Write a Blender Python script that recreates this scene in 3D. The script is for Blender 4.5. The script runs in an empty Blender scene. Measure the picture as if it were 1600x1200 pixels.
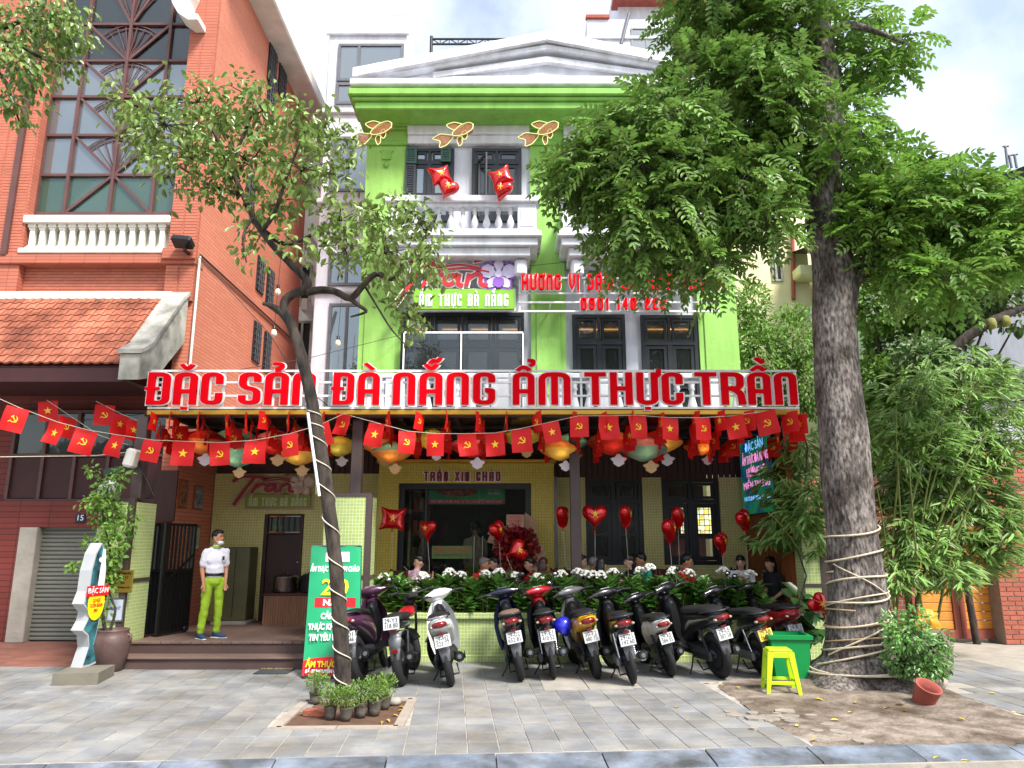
import bpy, math, random
import numpy as np
from mathutils import Vector, Matrix
R = math.radians; PI = math.pi
random.seed(7); rng = np.random.default_rng(7)
sc = bpy.context.scene; col = sc.collection
# ---------------------------------------------------------------- camera, sky, sun, exposure
TH = R(12.0); FPX = 1156.0; CAMZ = 1.6
cam_d = bpy.data.cameras.new('camera'); cam = bpy.data.objects.new('camera', cam_d); col.objects.link(cam)
cam_d.sensor_width = 36; cam_d.lens = 36*FPX/1600; cam_d.clip_end = 2000; cam_d.clip_start = .05
cam.location = (0, 0, CAMZ); cam.rotation_euler = (PI/2+TH, 0, 0); sc.camera = cam
sc.render.resolution_x = 1024; sc.render.resolution_y = 768
sc.view_settings.view_transform = 'Standard'; sc.view_settings.look = 'None'
sc.view_settings.exposure = 1.62; sc.view_settings.gamma = 1.0
SKYOFF = 2.9
SUN_EL, SUN_AZ = R(52), R(142)            # azimuth clockwise from +Y (behind the camera, to the right)
w = bpy.data.worlds.new('World'); sc.world = w; w.use_nodes = True
nt = w.node_tree; nt.nodes.clear(); N = nt.nodes.new; L = nt.links.new
sky = N('ShaderNodeTexSky'); sky.sky_type = 'NISHITA'; sky.sun_disc = False
sky.sun_elevation = SUN_EL; sky.sun_rotation = SUN_AZ; sky.air_density = 1.3; sky.dust_density = 2.5
tc = N('ShaderNodeTexCoord'); no = N('ShaderNodeTexNoise'); no.inputs['Scale'].default_value = 2.6
no.inputs['Detail'].default_value = 7; no.inputs['Roughness'].default_value = .55
ra = N('ShaderNodeValToRGB'); ra.color_ramp.elements[0].position = .42; ra.color_ramp.elements[1].position = .72
ra.color_ramp.elements[0].color = (.2,)*3+(1,); ra.color_ramp.elements[1].color = (1, 1, 1, 1)
mx = N('ShaderNodeMix'); mx.data_type = 'RGBA'; mx.inputs['B'].default_value = (6.4, 6.6, 7.0, 1)
bg = N('ShaderNodeBackground'); bg.inputs['Strength'].default_value = .088; ow = N('ShaderNodeOutputWorld')
mpw = N('ShaderNodeMapping'); mpw.inputs['Location'].default_value = (0, 0, SKYOFF); L(tc.outputs['Generated'], mpw.inputs['Vector']); L(mpw.outputs['Vector'], no.inputs['Vector']); L(no.outputs['Fac'], ra.inputs['Fac']); L(ra.outputs['Color'], mx.inputs['Factor'])
L(sky.outputs['Color'], mx.inputs['A']); L(mx.outputs['Result'], bg.inputs['Color']); L(bg.outputs['Background'], ow.inputs['Surface'])
sd = bpy.data.lights.new('sun', 'SUN'); sd.energy = 2.2; sd.angle = R(14); sd.color = (1, .96, .9)
so = bpy.data.objects.new('sun', sd); col.objects.link(so); so.location = (8, -10, 30)
so.rotation_euler = (PI/2-SUN_EL, 0, PI-SUN_AZ)
_d = Vector((math.sin(SUN_AZ)*math.cos(SUN_EL), math.cos(SUN_AZ)*math.cos(SUN_EL), math.sin(SUN_EL)))
so.rotation_euler = _d.to_track_quat('Z', 'Y').to_euler()
# ---------------------------------------------------------------- measuring the place from the photograph (real depth Y)
def ray(px, py):
    u = (px-800)/FPX; v = (600-py)/FPX
    return Vector((u, math.cos(TH)-v*math.sin(TH), math.sin(TH)+v*math.cos(TH)))
def at(px, py, Y):
    d = ray(px, py); return Vector((d.x*Y/d.y, Y, CAMZ+d.z*Y/d.y))
def gnd(px, py, z=0.):
    d = ray(px, py); t = (z-CAMZ)/d.z; return Vector((d.x*t, d.y*t, z))
def zz(py, Y): return at(800, py, Y).z
def xx(px, py, Y): return at(px, py, Y).x
# ---------------------------------------------------------------- materials
MATS = {}
def lin(c):
    if isinstance(c, str):
        c = [int(c[i:i+2], 16)/255 for i in (0, 2, 4)]
        return tuple(x/12.92 if x <= .04045 else ((x+.055)/1.055)**2.4 for x in c)
    return c
def sh(c, k): return tuple(min(1, max(0, x*k)) for x in c)+(1,)
def mat(name, c, rough=.6, var=.12, scale=7, bump=0, metal=0, c2=None, isl=0, rnd=0, spec=.5, emit=0, coat=0, trl=0, bscale=None, pos=(.35, .65), alpha=1, stretch=None, dirt=None):
    if name in MATS: return MATS[name]
    c = lin(c); m = bpy.data.materials.new(name); m.use_nodes = True; nt = m.node_tree; N = nt.nodes.new; L = nt.links.new
    b = nt.nodes['Principled BSDF']; out = nt.nodes['Material Output']
    b.inputs['Roughness'].default_value = rough; b.inputs['Metallic'].default_value = metal
    b.inputs['Specular IOR Level'].default_value = spec; b.inputs['Coat Weight'].default_value = coat
    tc = N('ShaderNodeTexCoord'); vec = tc.outputs['Object']
    if stretch:
        mp = N('ShaderNodeMapping'); mp.inputs['Scale'].default_value = stretch; L(vec, mp.inputs['Vector']); vec = mp.outputs['Vector']
    if rnd:
        oi = N('ShaderNodeObjectInfo'); ad = N('ShaderNodeVectorMath'); ad.operation = 'ADD'
        ml = N('ShaderNodeMath'); ml.operation = 'MULTIPLY'; ml.inputs[1].default_value = 37.
        L(oi.outputs['Random'], ml.inputs[0]); L(vec, ad.inputs[0]); L(ml.outputs[0], ad.inputs[1]); vec = ad.outputs[0]
    n = N('ShaderNodeTexNoise'); n.inputs['Scale'].default_value = scale; n.inputs['Detail'].default_value = 6; L(vec, n.inputs['Vector'])
    r = N('ShaderNodeValToRGB'); r.color_ramp.elements[0].position, r.color_ramp.elements[1].position = pos
    ca, cb = (sh(c, 1-var), sh(c, 1+var)) if c2 is None else (lin(c)+(1,), lin(c2)+(1,))
    r.color_ramp.elements[0].color, r.color_ramp.elements[1].color = ca, cb; L(n.outputs['Fac'], r.inputs['Fac'])
    cur = r.outputs['Color']
    if isl or rnd:
        hv = N('ShaderNodeHueSaturation'); mr = N('ShaderNodeMapRange'); k = isl or rnd
        mr.inputs['To Min'].default_value = 1-k; mr.inputs['To Max'].default_value = 1+k
        if isl:
            g = N('ShaderNodeNewGeometry'); L(g.outputs['Random Per Island'], mr.inputs['Value'])
            mh = N('ShaderNodeMapRange'); mh.inputs['To Min'].default_value = .485; mh.inputs['To Max'].default_value = .515
            L(g.outputs['Random Per Island'], mh.inputs['Value']); L(mh.outputs['Result'], hv.inputs['Hue'])
        else: L(oi.outputs['Random'], mr.inputs['Value'])
        L(mr.outputs['Result'], hv.inputs['Value']); L(cur, hv.inputs['Color']); cur = hv.outputs['Color']
    if dirt:
        g2 = N('ShaderNodeNewGeometry'); n3 = N('ShaderNodeTexNoise'); n3.inputs['Scale'].default_value = dirt[0]; n3.inputs['Detail'].default_value = 9; n3.inputs['Roughness'].default_value = .65
        r3 = N('ShaderNodeValToRGB'); r3.color_ramp.elements[0].position = .36; r3.color_ramp.elements[1].position = .62; r3.color_ramp.elements[0].color = lin(dirt[1])+(1,); r3.color_ramp.elements[1].color = (1, 1, 1, 1)
        m3 = N('ShaderNodeMix'); m3.data_type = 'RGBA'; m3.blend_type = 'MULTIPLY'; m3.inputs['Factor'].default_value = 1
        mp3 = N('ShaderNodeMapping'); mp3.inputs['Scale'].default_value = (1, 1, dirt[2] if len(dirt) > 2 else 1); L(g2.outputs['Position'], mp3.inputs['Vector']); L(mp3.outputs['Vector'], n3.inputs['Vector']); L(n3.outputs['Fac'], r3.inputs['Fac']); L(cur, m3.inputs['A']); L(r3.outputs['Color'], m3.inputs['B']); cur = m3.outputs['Result']
    L(cur, b.inputs['Base Color'])
    if bump:
        n2 = N('ShaderNodeTexNoise'); n2.inputs['Scale'].default_value = bscale or scale*4; n2.inputs['Detail'].default_value = 5
        bp = N('ShaderNodeBump'); bp.inputs['Strength'].default_value = bump; bp.inputs['Distance'].default_value = .02
        L(vec, n2.inputs['Vector']); L(n2.outputs['Fac'], bp.inputs['Height']); L(bp.outputs['Normal'], b.inputs['Normal'])
        mr2 = N('ShaderNodeMapRange'); mr2.inputs['To Min'].default_value = max(0, rough-.12); mr2.inputs['To Max'].default_value = min(1, rough+.12)
        L(n2.outputs['Fac'], mr2.inputs['Value']); L(mr2.outputs['Result'], b.inputs['Roughness'])
    if emit:
        L(cur, b.inputs['Emission Color']); b.inputs['Emission Strength'].default_value = emit
    if trl:
        t = N('ShaderNodeBsdfTranslucent'); L(cur, t.inputs['Color']); ms = N('ShaderNodeMixShader'); ms.inputs[0].default_value = trl
        L(b.outputs[0], ms.inputs[1]); L(t.outputs[0], ms.inputs[2]); L(ms.outputs[0], out.inputs['Surface'])
    if alpha < 1: b.inputs['Alpha'].default_value = alpha
    MATS[name] = m; return m
def brickmat(name, c1, c2, mort, bw, bh, ms=.006, off=.5, bump=.6, rough=.7, dirt=.25, flat=False, spec=.4):
    m = bpy.data.materials.new(name); m.use_nodes = True; nt = m.node_tree; N = nt.nodes.new; L = nt.links.new
    b = nt.nodes['Principled BSDF']; b.inputs['Roughness'].default_value = rough; b.inputs['Specular IOR Level'].default_value = spec
    tc = N('ShaderNodeTexCoord'); s = N('ShaderNodeSeparateXYZ'); L(tc.outputs['Object'], s.inputs[0])
    a = N('ShaderNodeMath'); a.operation = 'ADD'; L(s.outputs['X'], a.inputs[0])
    if not flat: L(s.outputs['Y'], a.inputs[1])
    else: a.inputs[1].default_value = 0
    cb = N('ShaderNodeCombineXYZ'); L(a.outputs[0], cb.inputs['X']); L(s.outputs['Y' if flat else 'Z'], cb.inputs['Y'])
    br = N('ShaderNodeTexBrick'); br.offset = off; br.inputs['Scale'].default_value = 1; br.inputs['Brick Width'].default_value = bw
    br.inputs['Row Height'].default_value = bh; br.inputs['Mortar Size'].default_value = ms; br.inputs['Mortar Smooth'].default_value = .1
    br.inputs['Color1'].default_value = lin(c1)+(1,); br.inputs['Color2'].default_value = lin(c2)+(1,); br.inputs['Mortar'].default_value = lin(mort)+(1,)
    L(cb.outputs[0], br.inputs['Vector'])
    n = N('ShaderNodeTexNoise'); n.inputs['Scale'].default_value = 1.3; n.inputs['Detail'].default_value = 8; L(tc.outputs['Object'], n.inputs['Vector'])
    mr = N('ShaderNodeMapRange'); mr.inputs['To Min'].default_value = 1-dirt; mr.inputs['To Max'].default_value = 1+dirt; L(n.outputs['Fac'], mr.inputs['Value'])
    hv = N('ShaderNodeHueSaturation'); L(mr.outputs['Result'], hv.inputs['Value']); L(br.outputs['Color'], hv.inputs['Color']); L(hv.outputs['Color'], b.inputs['Base Color'])
    bp = N('ShaderNodeBump'); bp.invert = True; bp.inputs['Strength'].default_value = bump; bp.inputs['Distance'].default_value = .006
    L(br.outputs['Fac'], bp.inputs['Height']); L(bp.outputs['Normal'], b.inputs['Normal'])
    MATS[name] = m; return m
def glass(name, tint=(.02, .03, .03), op=.55, rough=.02, ior=1.6):
    m = bpy.data.materials.new(name); m.use_nodes = True; nt = m.node_tree; N = nt.nodes.new; L = nt.links.new; nt.nodes.remove(nt.nodes['Principled BSDF'])
    tr = N('ShaderNodeBsdfTransparent'); d = N('ShaderNodeBsdfPrincipled'); d.inputs['Base Color'].default_value = tuple(tint)+(1,); d.inputs['Roughness'].default_value = .3
    g = N('ShaderNodeBsdfGlossy'); g.inputs['Roughness'].default_value = rough; g.inputs['Color'].default_value = (.9, .95, .95, 1)
    m1 = N('ShaderNodeMixShader'); m1.inputs[0].default_value = op; m2 = N('ShaderNodeMixShader'); f = N('ShaderNodeFresnel'); f.inputs[0].default_value = ior
    L(tr.outputs[0], m1.inputs[1]); L(d.outputs[0], m1.inputs[2]); L(f.outputs[0], m2.inputs[0]); L(m1.outputs[0], m2.inputs[1]); L(g.outputs[0], m2.inputs[2])
    L(m2.outputs[0], nt.nodes['Material Output'].inputs['Surface']); MATS[name] = m; return m
mat('green_wall', '97CB66', .75, .07, 1.5, .25, bscale=14, dirt=(3, 'E4E6D8', .14)); mat('green_trim', '84BC54', .65, .06, 2, .1, bscale=20, dirt=(3.5, 'DFE4D0', .3))
mat('white_wall', 'D9DCE8', .7, .06, 1.2, .15, bscale=16, dirt=(3.5, 'E2E0DC', .14)); mat('white_trim', 'DEE1EA', .6, .05, 3, .08, bscale=20, dirt=(4, 'E2DFDA', .2))
mat('old_white', 'CFCBC0', .85, .1, 2.5, .3, c2='E4E1DA'); mat('stain', '77766F', .95, scale=3, bump=.5, c2='B9B6AC')
mat('white_paint', 'E9E9EA', .4, .03, 8); mat('red_face', 'D80012', .7, .05, 3, spec=.06); mat('white_border', 'F2F2F2', .4, .02)
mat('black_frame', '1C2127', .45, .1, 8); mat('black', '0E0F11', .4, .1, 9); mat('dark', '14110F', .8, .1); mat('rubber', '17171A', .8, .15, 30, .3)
mat('brown_steel', '4C3F3D', .5, .08, 6, .05); mat('maroon', '3A1415', .6, .15, 4, .1); mat('dark_wood', '3E201B', .55, .2, 5, .1, stretch=(8, 8, .5))
mat('orange_wood', '8A4A22', .55, .15, 5, .08, stretch=(8, 8, .6)); mat('gold', 'C79A3B', .35, .08, 5, metal=.6); mat('steel', 'A9AAAA', .25, .08, 8, metal=1)
mat('grey_metal', '6A6C70', .45, .1, 6, metal=.4); mat('dk_metal', '34363A', .45, .1, 6, metal=.5); mat('chrome', 'C8C8CC', .15, .04, metal=1)
mat('mull', '5B3B38', .5, .1, 4); mat('shutter_grey', '73746C', .55, .06, 3, .05); mat('wood_plank', '755E55', .7, .12, 4, .15, rnd=.1, stretch=(1, 12, 12)); mat('riser', '54423D', .6, .1, 3, .1)
mat('soil', '75685A', .95, .2, 5, 1., c2='A3968A', bscale=26, dirt=(1.1, '8A7B6A')); mat('pit_soil', '5E4434', .95, .25, 5, 1., bscale=30)
mat('slab', '7C7F84', .8, scale=2.6, bump=.25, c2='93928E', rnd=.08, bscale=30, dirt=(1.3, 'D2CCC2')); mat('grout', 'A39C92', .95, .2, 9, .4)
mat('kerb_stone', '5E6874', .7, scale=3, bump=.3, c2='8791A0', rnd=.08, bscale=24, dirt=(2.2, 'A89F92')); mat('asphalt', '8F8B84', .9, .15, 20, .5); mat('edging', '9A8F83', .85, .1, 6, .3)
mat('bark_dark', '1F1B19', .95, scale=12, bump=1., c2='4A4038', bscale=26, stretch=(1, 1, .35))
mat('bark_big', '453D3A', .95, scale=30, bump=1., c2='A39A93', bscale=36, pos=(.36, .7), stretch=(1, 1, .4), dirt=(3.2, '7A726B', .6)); mat('root', '57504A', .95, scale=6, bump=1., c2='9A928A', bscale=16)
mat('leaf_big', (.16, .28, .055), .45, .25, 3, isl=.35, trl=.35); mat('leaf_small', (.19, .28, .065), .3, .25, 3, isl=.4, trl=.25)
mat('leaf_bright', (.17, .31, .05), .45, .25, 3, isl=.3, trl=.4); mat('leaf_dark', (.03, .085, .02), .35, .3, 3, isl=.4, trl=.2); mat('leaf_bamboo', (.22, .36, .09), .4, .25, 3, isl=.4, trl=.35)
mat('leaf_planter', (.13, .28, .06), .32, .3, 3, isl=.4, trl=.25); mat('leaf_vine', (.16, .29, .045), .5, .25, 2, isl=.4, trl=.3); mat('leaf_grey', (.12, .2, .06), .5, .25, 2, isl=.4, trl=.25); mat('culm', '6F7A3C', .5, .2, 8)
mat('plate_white', 'BFC1C2', .35, .03, 20); mat('plate_yellow', 'E3C24A', .35, .03, 20); mat('tail_red', '6E0A10', .3, .1, 20, coat=.4); mat('lamp_white', 'DAD7D0', .2, .03, coat=.5)
mat('terracotta', '9A4F43', .85, .15, 6, .3); mat('jar', '5A4541', .5, .15, 5, .2); mat('jar_dull', '6B5F57', .8, .15, 5, .3); mat('flower_white', 'EFEFE6', .6, .05, 9, trl=.2)
mat('flag_red', 'DF1517', .6, .08, 3, trl=.25); mat('flag_gold', 'F4C829', .6, .04); mat('foil_red', 'C60A14', .22, .06, 5, coat=.6, metal=.35); mat('foil_star', 'E8C51E', .3, .05)
mat('skin', 'B98263', .55, .06, 9); mat('skin_pale', 'CFA084', .55, .06, 9); mat('hair', '120F0E', .45, .2, 40); mat('hair_brown', '3A1E17', .45, .2, 40); mat('hair_grey', '6E6A66', .6, .2, 40)
mat('cord', 'C9C0AE', .7, .1, 12); mat('wire', '2A2A2B', .6, .05); mat('rope', 'C2B59F', .85, .15, 30, .3)
mat('concrete', '9B958B', .9, .12, 4, .4); mat('lime', 'B7DF1C', .4, .05, 3, spec=.5); mat('bin_green', '0B8A45', .4, .06, 4)
mat('text_blue', '1F3B8F', .5, .02); mat('text_black', '151515', .5, .02); mat('text_white', 'F0F0F0', .5, .02); mat('text_red', 'D4141E', .5, .02); mat('text_yellow', 'F5D90F', .5, .02)
brickmat('brick', 'B56A55', 'AD624D', '8A5043', .40, .062, .0045, .0, .8, .75, .16); brickmat('brick_flank_lit', 'CE8168', 'C6775E', 'A9634E', .42, .062, .005, .5, .8, .75, .14)  # flank bricks paler than the front ones: side sunlight put into the colour
brickmat('mosaic', 'B4C77A', 'A6BC6C', 'D5DCB0', .046, .046, .004, 0, .5, .35, .08); brickmat('mosaic_gold', 'CBB852', 'BFAC48', 'A0944A', .046, .046, .004, 0, .5, .35, .12)
brickmat('mosaic_olive', 'C9C374', 'BDB767', 'DDD8A8', .046, .046, .004, 0, .5, .35, .1); brickmat('red_tile', '74302A', '69281F', '3D1814', .46, .085, .005, .0, .6, .6, .15)
brickmat('red_wall', '9E5646', '914B3C', '9C8B80', .22, .072, .008, .5, .8, .8, .15); brickmat('ramp_brick', '8C5A4B', '7A4A3E', '6B5A50', .2, .1, .006, .5, .5, .85, .25, flat=True)
glass('glass_dark', (.012, .016, .016), .72); glass('glass_clear', (.02, .02, .018), .18, .02, 1.45); glass('glass_sky', (.10, .12, .13), .85, .02, 2.6); glass('glass_reflect_green', (.05, .11, .08), .7)
# ---------------------------------------------------------------- mesh builder
class MB:
    def __init__(s): s.v = []; s.f = []; s.m = []; s.sm = []
    def add(s, vs, fs, mi=0, smooth=False):
        o = len(s.v); s.v += [tuple(x) for x in vs]; s.f += [tuple(i+o for i in f) for f in fs]
        s.m += [mi]*len(fs); s.sm += [smooth]*len(fs); return s
    def box(s, x0, x1, y0, y1, z0, z1, b=0, mi=0, M=None):
        if x1 < x0: x0, x1 = x1, x0
        if y1 < y0: y0, y1 = y1, y0
        if z1 < z0: z0, z1 = z1, z0
        if b:
            b = min(b, (x1-x0)*.45, (y1-y0)*.45, (z1-z0)*.45); vs = []; ix = {}
            for i, (X, sx) in enumerate(((x0, 1), (x1, -1))):
                for j, (Y, sy) in enumerate(((y0, 1), (y1, -1))):
                    for k, (Z, sz) in enumerate(((z0, 1), (z1, -1))):
                        ix[i, j, k] = len(vs); vs += [(X, Y+sy*b, Z+sz*b), (X+sx*b, Y, Z+sz*b), (X+sx*b, Y+sy*b, Z)]
            fs = []
            c = lambda i, j, k, a: ix[i, j, k]+a
            for i in (0, 1):
                q = [c(i, 0, 0, 0), c(i, 0, 1, 0), c(i, 1, 1, 0), c(i, 1, 0, 0)]; fs.append(q if i == 0 else q[::-1])
                q = [c(0, i, 0, 1), c(1, i, 0, 1), c(1, i, 1, 1), c(0, i, 1, 1)]; fs.append(q if i == 0 else q[::-1])
                q = [c(0, 0, i, 2), c(0, 1, i, 2), c(1, 1, i, 2), c(1, 0, i, 2)]; fs.append(q if i == 0 else q[::-1])
            for a in (0, 1):
                for d in (0, 1):
                    fs.append([c(a, d, 0, 0), c(a, d, 0, 1), c(a, d, 1, 1), c(a, d, 1, 0)][::(1 if a == d else -1)])
                    fs.append([c(a, 0, d, 0), c(a, 1, d, 0), c(a, 1, d, 2), c(a, 0, d, 2)][::(1 if a == d else -1)])
                    fs.append([c(0, a, d, 1), c(0, a, d, 2), c(1, a, d, 2), c(1, a, d, 1)][::(1 if a == d else -1)])
                    for e in (0, 1): fs.append([c(a, d, e, 0), c(a, d, e, 1), c(a, d, e, 2)][::(-1 if (a+d+e) % 2 == 0 else 1)])
        else:
            vs = [(x, y, z) for x in (x0, x1) for y in (y0, y1) for z in (z0, z1)]
            fs = [(0, 1, 3, 2), (4, 6, 7, 5), (0, 4, 5, 1), (2, 3, 7, 6), (0, 2, 6, 4), (1, 5, 7, 3)]
        if M is not None: vs = [M @ Vector(v) for v in vs]
        return s.add(vs, fs, mi)
    def tube(s, pts, rad, n=8, cap=True, mi=0, smooth=True, sq=None, wob=0):
        pts = [Vector(p) for p in pts]; k = len(pts); rad = [rad]*k if not hasattr(rad, '__len__') else list(rad)
        vs = []; prev = None
        for i in range(k):
            t = (pts[min(i+1, k-1)]-pts[max(i-1, 0)]).normalized()
            if prev is None: u = t.orthogonal().normalized() if abs(t.z) > .9 else t.cross(Vector((0, 0, 1))).normalized()
            else: u = (prev-t*prev.dot(t)).normalized()
            prev = u; w_ = t.cross(u)
            for j in range(n):
                a = 2*PI*j/n; r = rad[i]*(1+(random.uniform(-wob, wob) if wob else 0)); vs.append(pts[i]+u*math.cos(a)*r+w_*math.sin(a)*r*(sq or 1))
        fs = [(i*n+j, i*n+(j+1) % n, (i+1)*n+(j+1) % n, (i+1)*n+j) for i in range(k-1) for j in range(n)]
        s.add(vs, fs, mi, smooth)
        if cap: s.add(vs[:n], [tuple(range(n))[::-1]], mi); s.add(vs[-n:], [tuple(range(n))], mi)
        return s
    def lathe(s, prof, n=16, c=(0, 0, 0), M=None, mi=0, smooth=True):
        vs = []
        for r, z in prof:
            for j in range(n): a = 2*PI*j/n; vs.append(Vector((r*math.cos(a), r*math.sin(a), z)))
        c = Vector(c); vs = [(M @ v if M is not None else v)+c for v in vs]
        fs = [(i*n+j, i*n+(j+1) % n, (i+1)*n+(j+1) % n, (i+1)*n+j) for i in range(len(prof)-1) for j in range(n)]
        s.add(vs, fs, mi, smooth)
        for k, rev in ((0, True), (len(prof)-1, False)):
            if prof[k][0] > 1e-4: s.add(vs[k*n:(k+1)*n], [tuple(range(n))[::-1] if rev else tuple(range(n))], mi)
        return s
    def ell(s, c, r, M=None, n=12, m=8, mi=0, p=1):
        pr = []
        vs = []; c = Vector(c); r = r if hasattr(r, '__len__') else (r, r, r)
        for i in range(m+1):
            th = PI*i/m
            for j in range(n):
                a = 2*PI*j/n; v = Vector((r[0]*math.sin(th)*math.cos(a), r[1]*math.sin(th)*math.sin(a), -r[2]*math.cos(th)))
                vs.append((M @ v if M is not None else v)+c)
        fs = [(i*n+j, i*n+(j+1) % n, (i+1)*n+(j+1) % n, (i+1)*n+j) for i in range(m) for j in range(n)]
        return s.add(vs, fs, mi, True)
    def prism(s, poly, d0, d1, fn, mi=0):
        """polygon in 2D, extruded between depths d0 and d1; fn(a, b, d) gives the 3D point"""
        n = len(poly); vs = [fn(a, b, d0) for a, b in poly]+[fn(a, b, d1) for a, b in poly]
        fs = [tuple(range(n))[::-1], tuple(range(n, 2*n))]+[(i, (i+1) % n, n+(i+1) % n, n+i) for i in range(n)]
        return s.add(vs, fs, mi)
    def loft(s, secs, n=14, p=2.4, mi=0, caps=True, M=None):
        """sections (y, x, z, half width, half height) along y, superellipse cross-section"""
        vs = []
        for y, x, z, a, b in secs:
            for j in range(n):
                t = 2*PI*j/n; cx, sx = math.cos(t), math.sin(t)
                v = Vector((x+a*math.copysign(abs(cx)**(2/p), cx), y, z+b*math.copysign(abs(sx)**(2/p), sx))); vs.append(M @ v if M is not None else v)
        fs = [(i*n+j, (i+1)*n+j, (i+1)*n+(j+1) % n, i*n+(j+1) % n) for i in range(len(secs)-1) for j in range(n)]
        s.add(vs, fs, mi, True)
        if caps: s.add(vs[:n], [tuple(range(n))], mi); s.add(vs[-n:], [tuple(range(n))[::-1]], mi)
        return s
    def mesh(s, name, m, off=(0, 0, 0)):
        me = bpy.data.meshes.new(name); o = Vector(off)
        me.from_pydata([(v[0]-o.x, v[1]-o.y, v[2]-o.z) for v in s.v], [], s.f)
        for mm in (m if isinstance(m, (list, tuple)) else [m]): me.materials.append(MATS[mm] if isinstance(mm, str) else mm)
        me.polygons.foreach_set('use_smooth', s.sm); me.polygons.foreach_set('material_index', s.m); me.update(); return me
    def build(s, name, m, parent=None):
        if parent is not None: off = woff(parent); loc = (0, 0, 0)
        else:
            a = np.array(s.v); off = Vector(((a[:, 0].min()+a[:, 0].max())/2, (a[:, 1].min()+a[:, 1].max())/2, a[:, 2].min())); loc = off
        o = bpy.data.objects.new(name, s.mesh(name, m, off)); col.objects.link(o); o.parent = parent; o.location = loc; return o
KIDS = {}
def woff(o):
    t = Vector((0, 0, 0))
    while o is not None: t += Vector(o.location); o = o.parent
    return t
def tag(o, label=None, cat=None, group=None, kind=None):
    if label: o['label'] = label
    if cat: o['category'] = cat
    if group: o['group'] = group
    if kind: o['kind'] = kind
    return o
def thing(name, label, cat, loc=(0, 0, 0), group=None):
    o = bpy.data.objects.new(name, None); col.objects.link(o); o.location = loc; o.empty_display_size = .1
    return tag(o, label, cat, group)
def piece(name, me, parent, loc, rot=(0, 0, 0), scale=None):
    o = bpy.data.objects.new(name, me); col.objects.link(o); o.parent = parent
    o.location = Vector(loc)-(woff(parent) if parent is not None else Vector((0, 0, 0))); o.rotation_euler = rot
    if scale: o.scale = scale
    return o
def kids_of(o): return [c for c in bpy.data.objects if c.parent == o]
def copy_tree(o, parent=None):
    c = o.copy(); col.objects.link(c); c.parent = parent
    for ch in kids_of(o): copy_tree(ch, c)
    return c
def B(name, m, parent, *boxes, b=0):
    """one part out of boxes (x0,x1,y0,y1,z0,z1)"""
    mb = MB()
    for q in boxes: mb.box(*q, b=b)
    return mb.build(name, m, parent)
def T(name, m, parent, pts, r, n=8, cap=True): return MB().tube(pts, r, n, cap).build(name, m, parent)
def pbox(x0, y0, x1, y1, Y, d, yx=None):
    """box dims from a picture rectangle at depth Y (front face), thickness d"""
    ym = yx if yx is not None else (y0+y1)/2
    return (xx(x0, ym, Y), xx(x1, ym, Y), Y, Y+d, zz(y1, Y), zz(y0, Y))
# ---------------------------------------------------------------- stroke lettering
GL = dict(A=(.62, [[(0, 0), (0, 1), (1, 1), (1, 0)], [(0, .4), (1, .4)]]), C=(.58, [[(1, .66), (1, 1), (0, 1), (0, 0), (1, 0), (1, .34)]]),
 D=(.6, [[(0, 0), (0, 1)], [(0, 1), (1, 1), (1, 0), (0, 0)]]), S=(.58, [[(1, .74), (1, 1), (0, 1), (0, .54), (1, .46), (1, 0), (0, 0), (0, .26)]]), N=(.6, [[(0, 0), (0, 1), (1, 1), (1, 0)]]),
 G=(.6, [[(1, .72), (1, 1), (0, 1), (0, 0), (1, 0), (1, .44), (.55, .44)]]), M=(.9, [[(0, 0), (0, 1), (1, 1), (1, 0)], [(.5, 0), (.5, 1)]]), T=(.6, [[(0, 1), (1, 1)], [(.5, 1), (.5, 0)]]),
 H=(.62, [[(0, 0), (0, 1)], [(1, 0), (1, 1)], [(0, .5), (1, .5)]]), U=(.6, [[(0, 1), (0, 0), (1, 0), (1, 1)]]), R=(.62, [[(0, 0), (0, 1)], [(0, 1), (1, 1), (1, .5), (0, .5)], [(.45, .5), (1, .35), (1.08, 0)]]),
 I=(.22, [[(0, 0), (0, 1)]]), V=(.6, [[(0, 1), (0, .4), (.5, 0), (1, .4), (1, 1)]]), X=(.6, [[(0, 0), (1, 1)], [(0, 1), (1, 0)]]), E=(.52, [[(1, 1), (0, 1), (0, 0), (1, 0)], [(0, .5), (.85, .5)]]),
 O=(.6, [[(.5, 0), (0, 0), (0, 1), (.5, 1)], [(.5, 1), (1, 1), (1, 0), (.5, 0)]]))
for k, v in {'0': GL['O'], '1': (.3, [[(0, .85), (1, 1), (1, 0)]]), '2': (.56, [[(0, .7), (0, 1), (1, 1), (1, .52), (0, .46), (0, 0), (1, 0)]]), '4': (.6, [[(.8, 0), (.8, 1)], [(.7, 1), (0, .32), (1, .32)]]),
          '9': (.58, [[(1, .5), (0, .5), (0, 1), (.5, 1)], [(.5, 1), (1, 1), (1, 0), (0, 0), (0, .2)]]), 'L': (.5, [[(0, 1), (0, 0), (1, 0)]]), 'Q': GL['O'], 'Y': (.6, [[(0, 1), (.5, .5), (1, 1)], [(.5, .5), (.5, 0)]])}.items(): GL[k] = v
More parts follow.
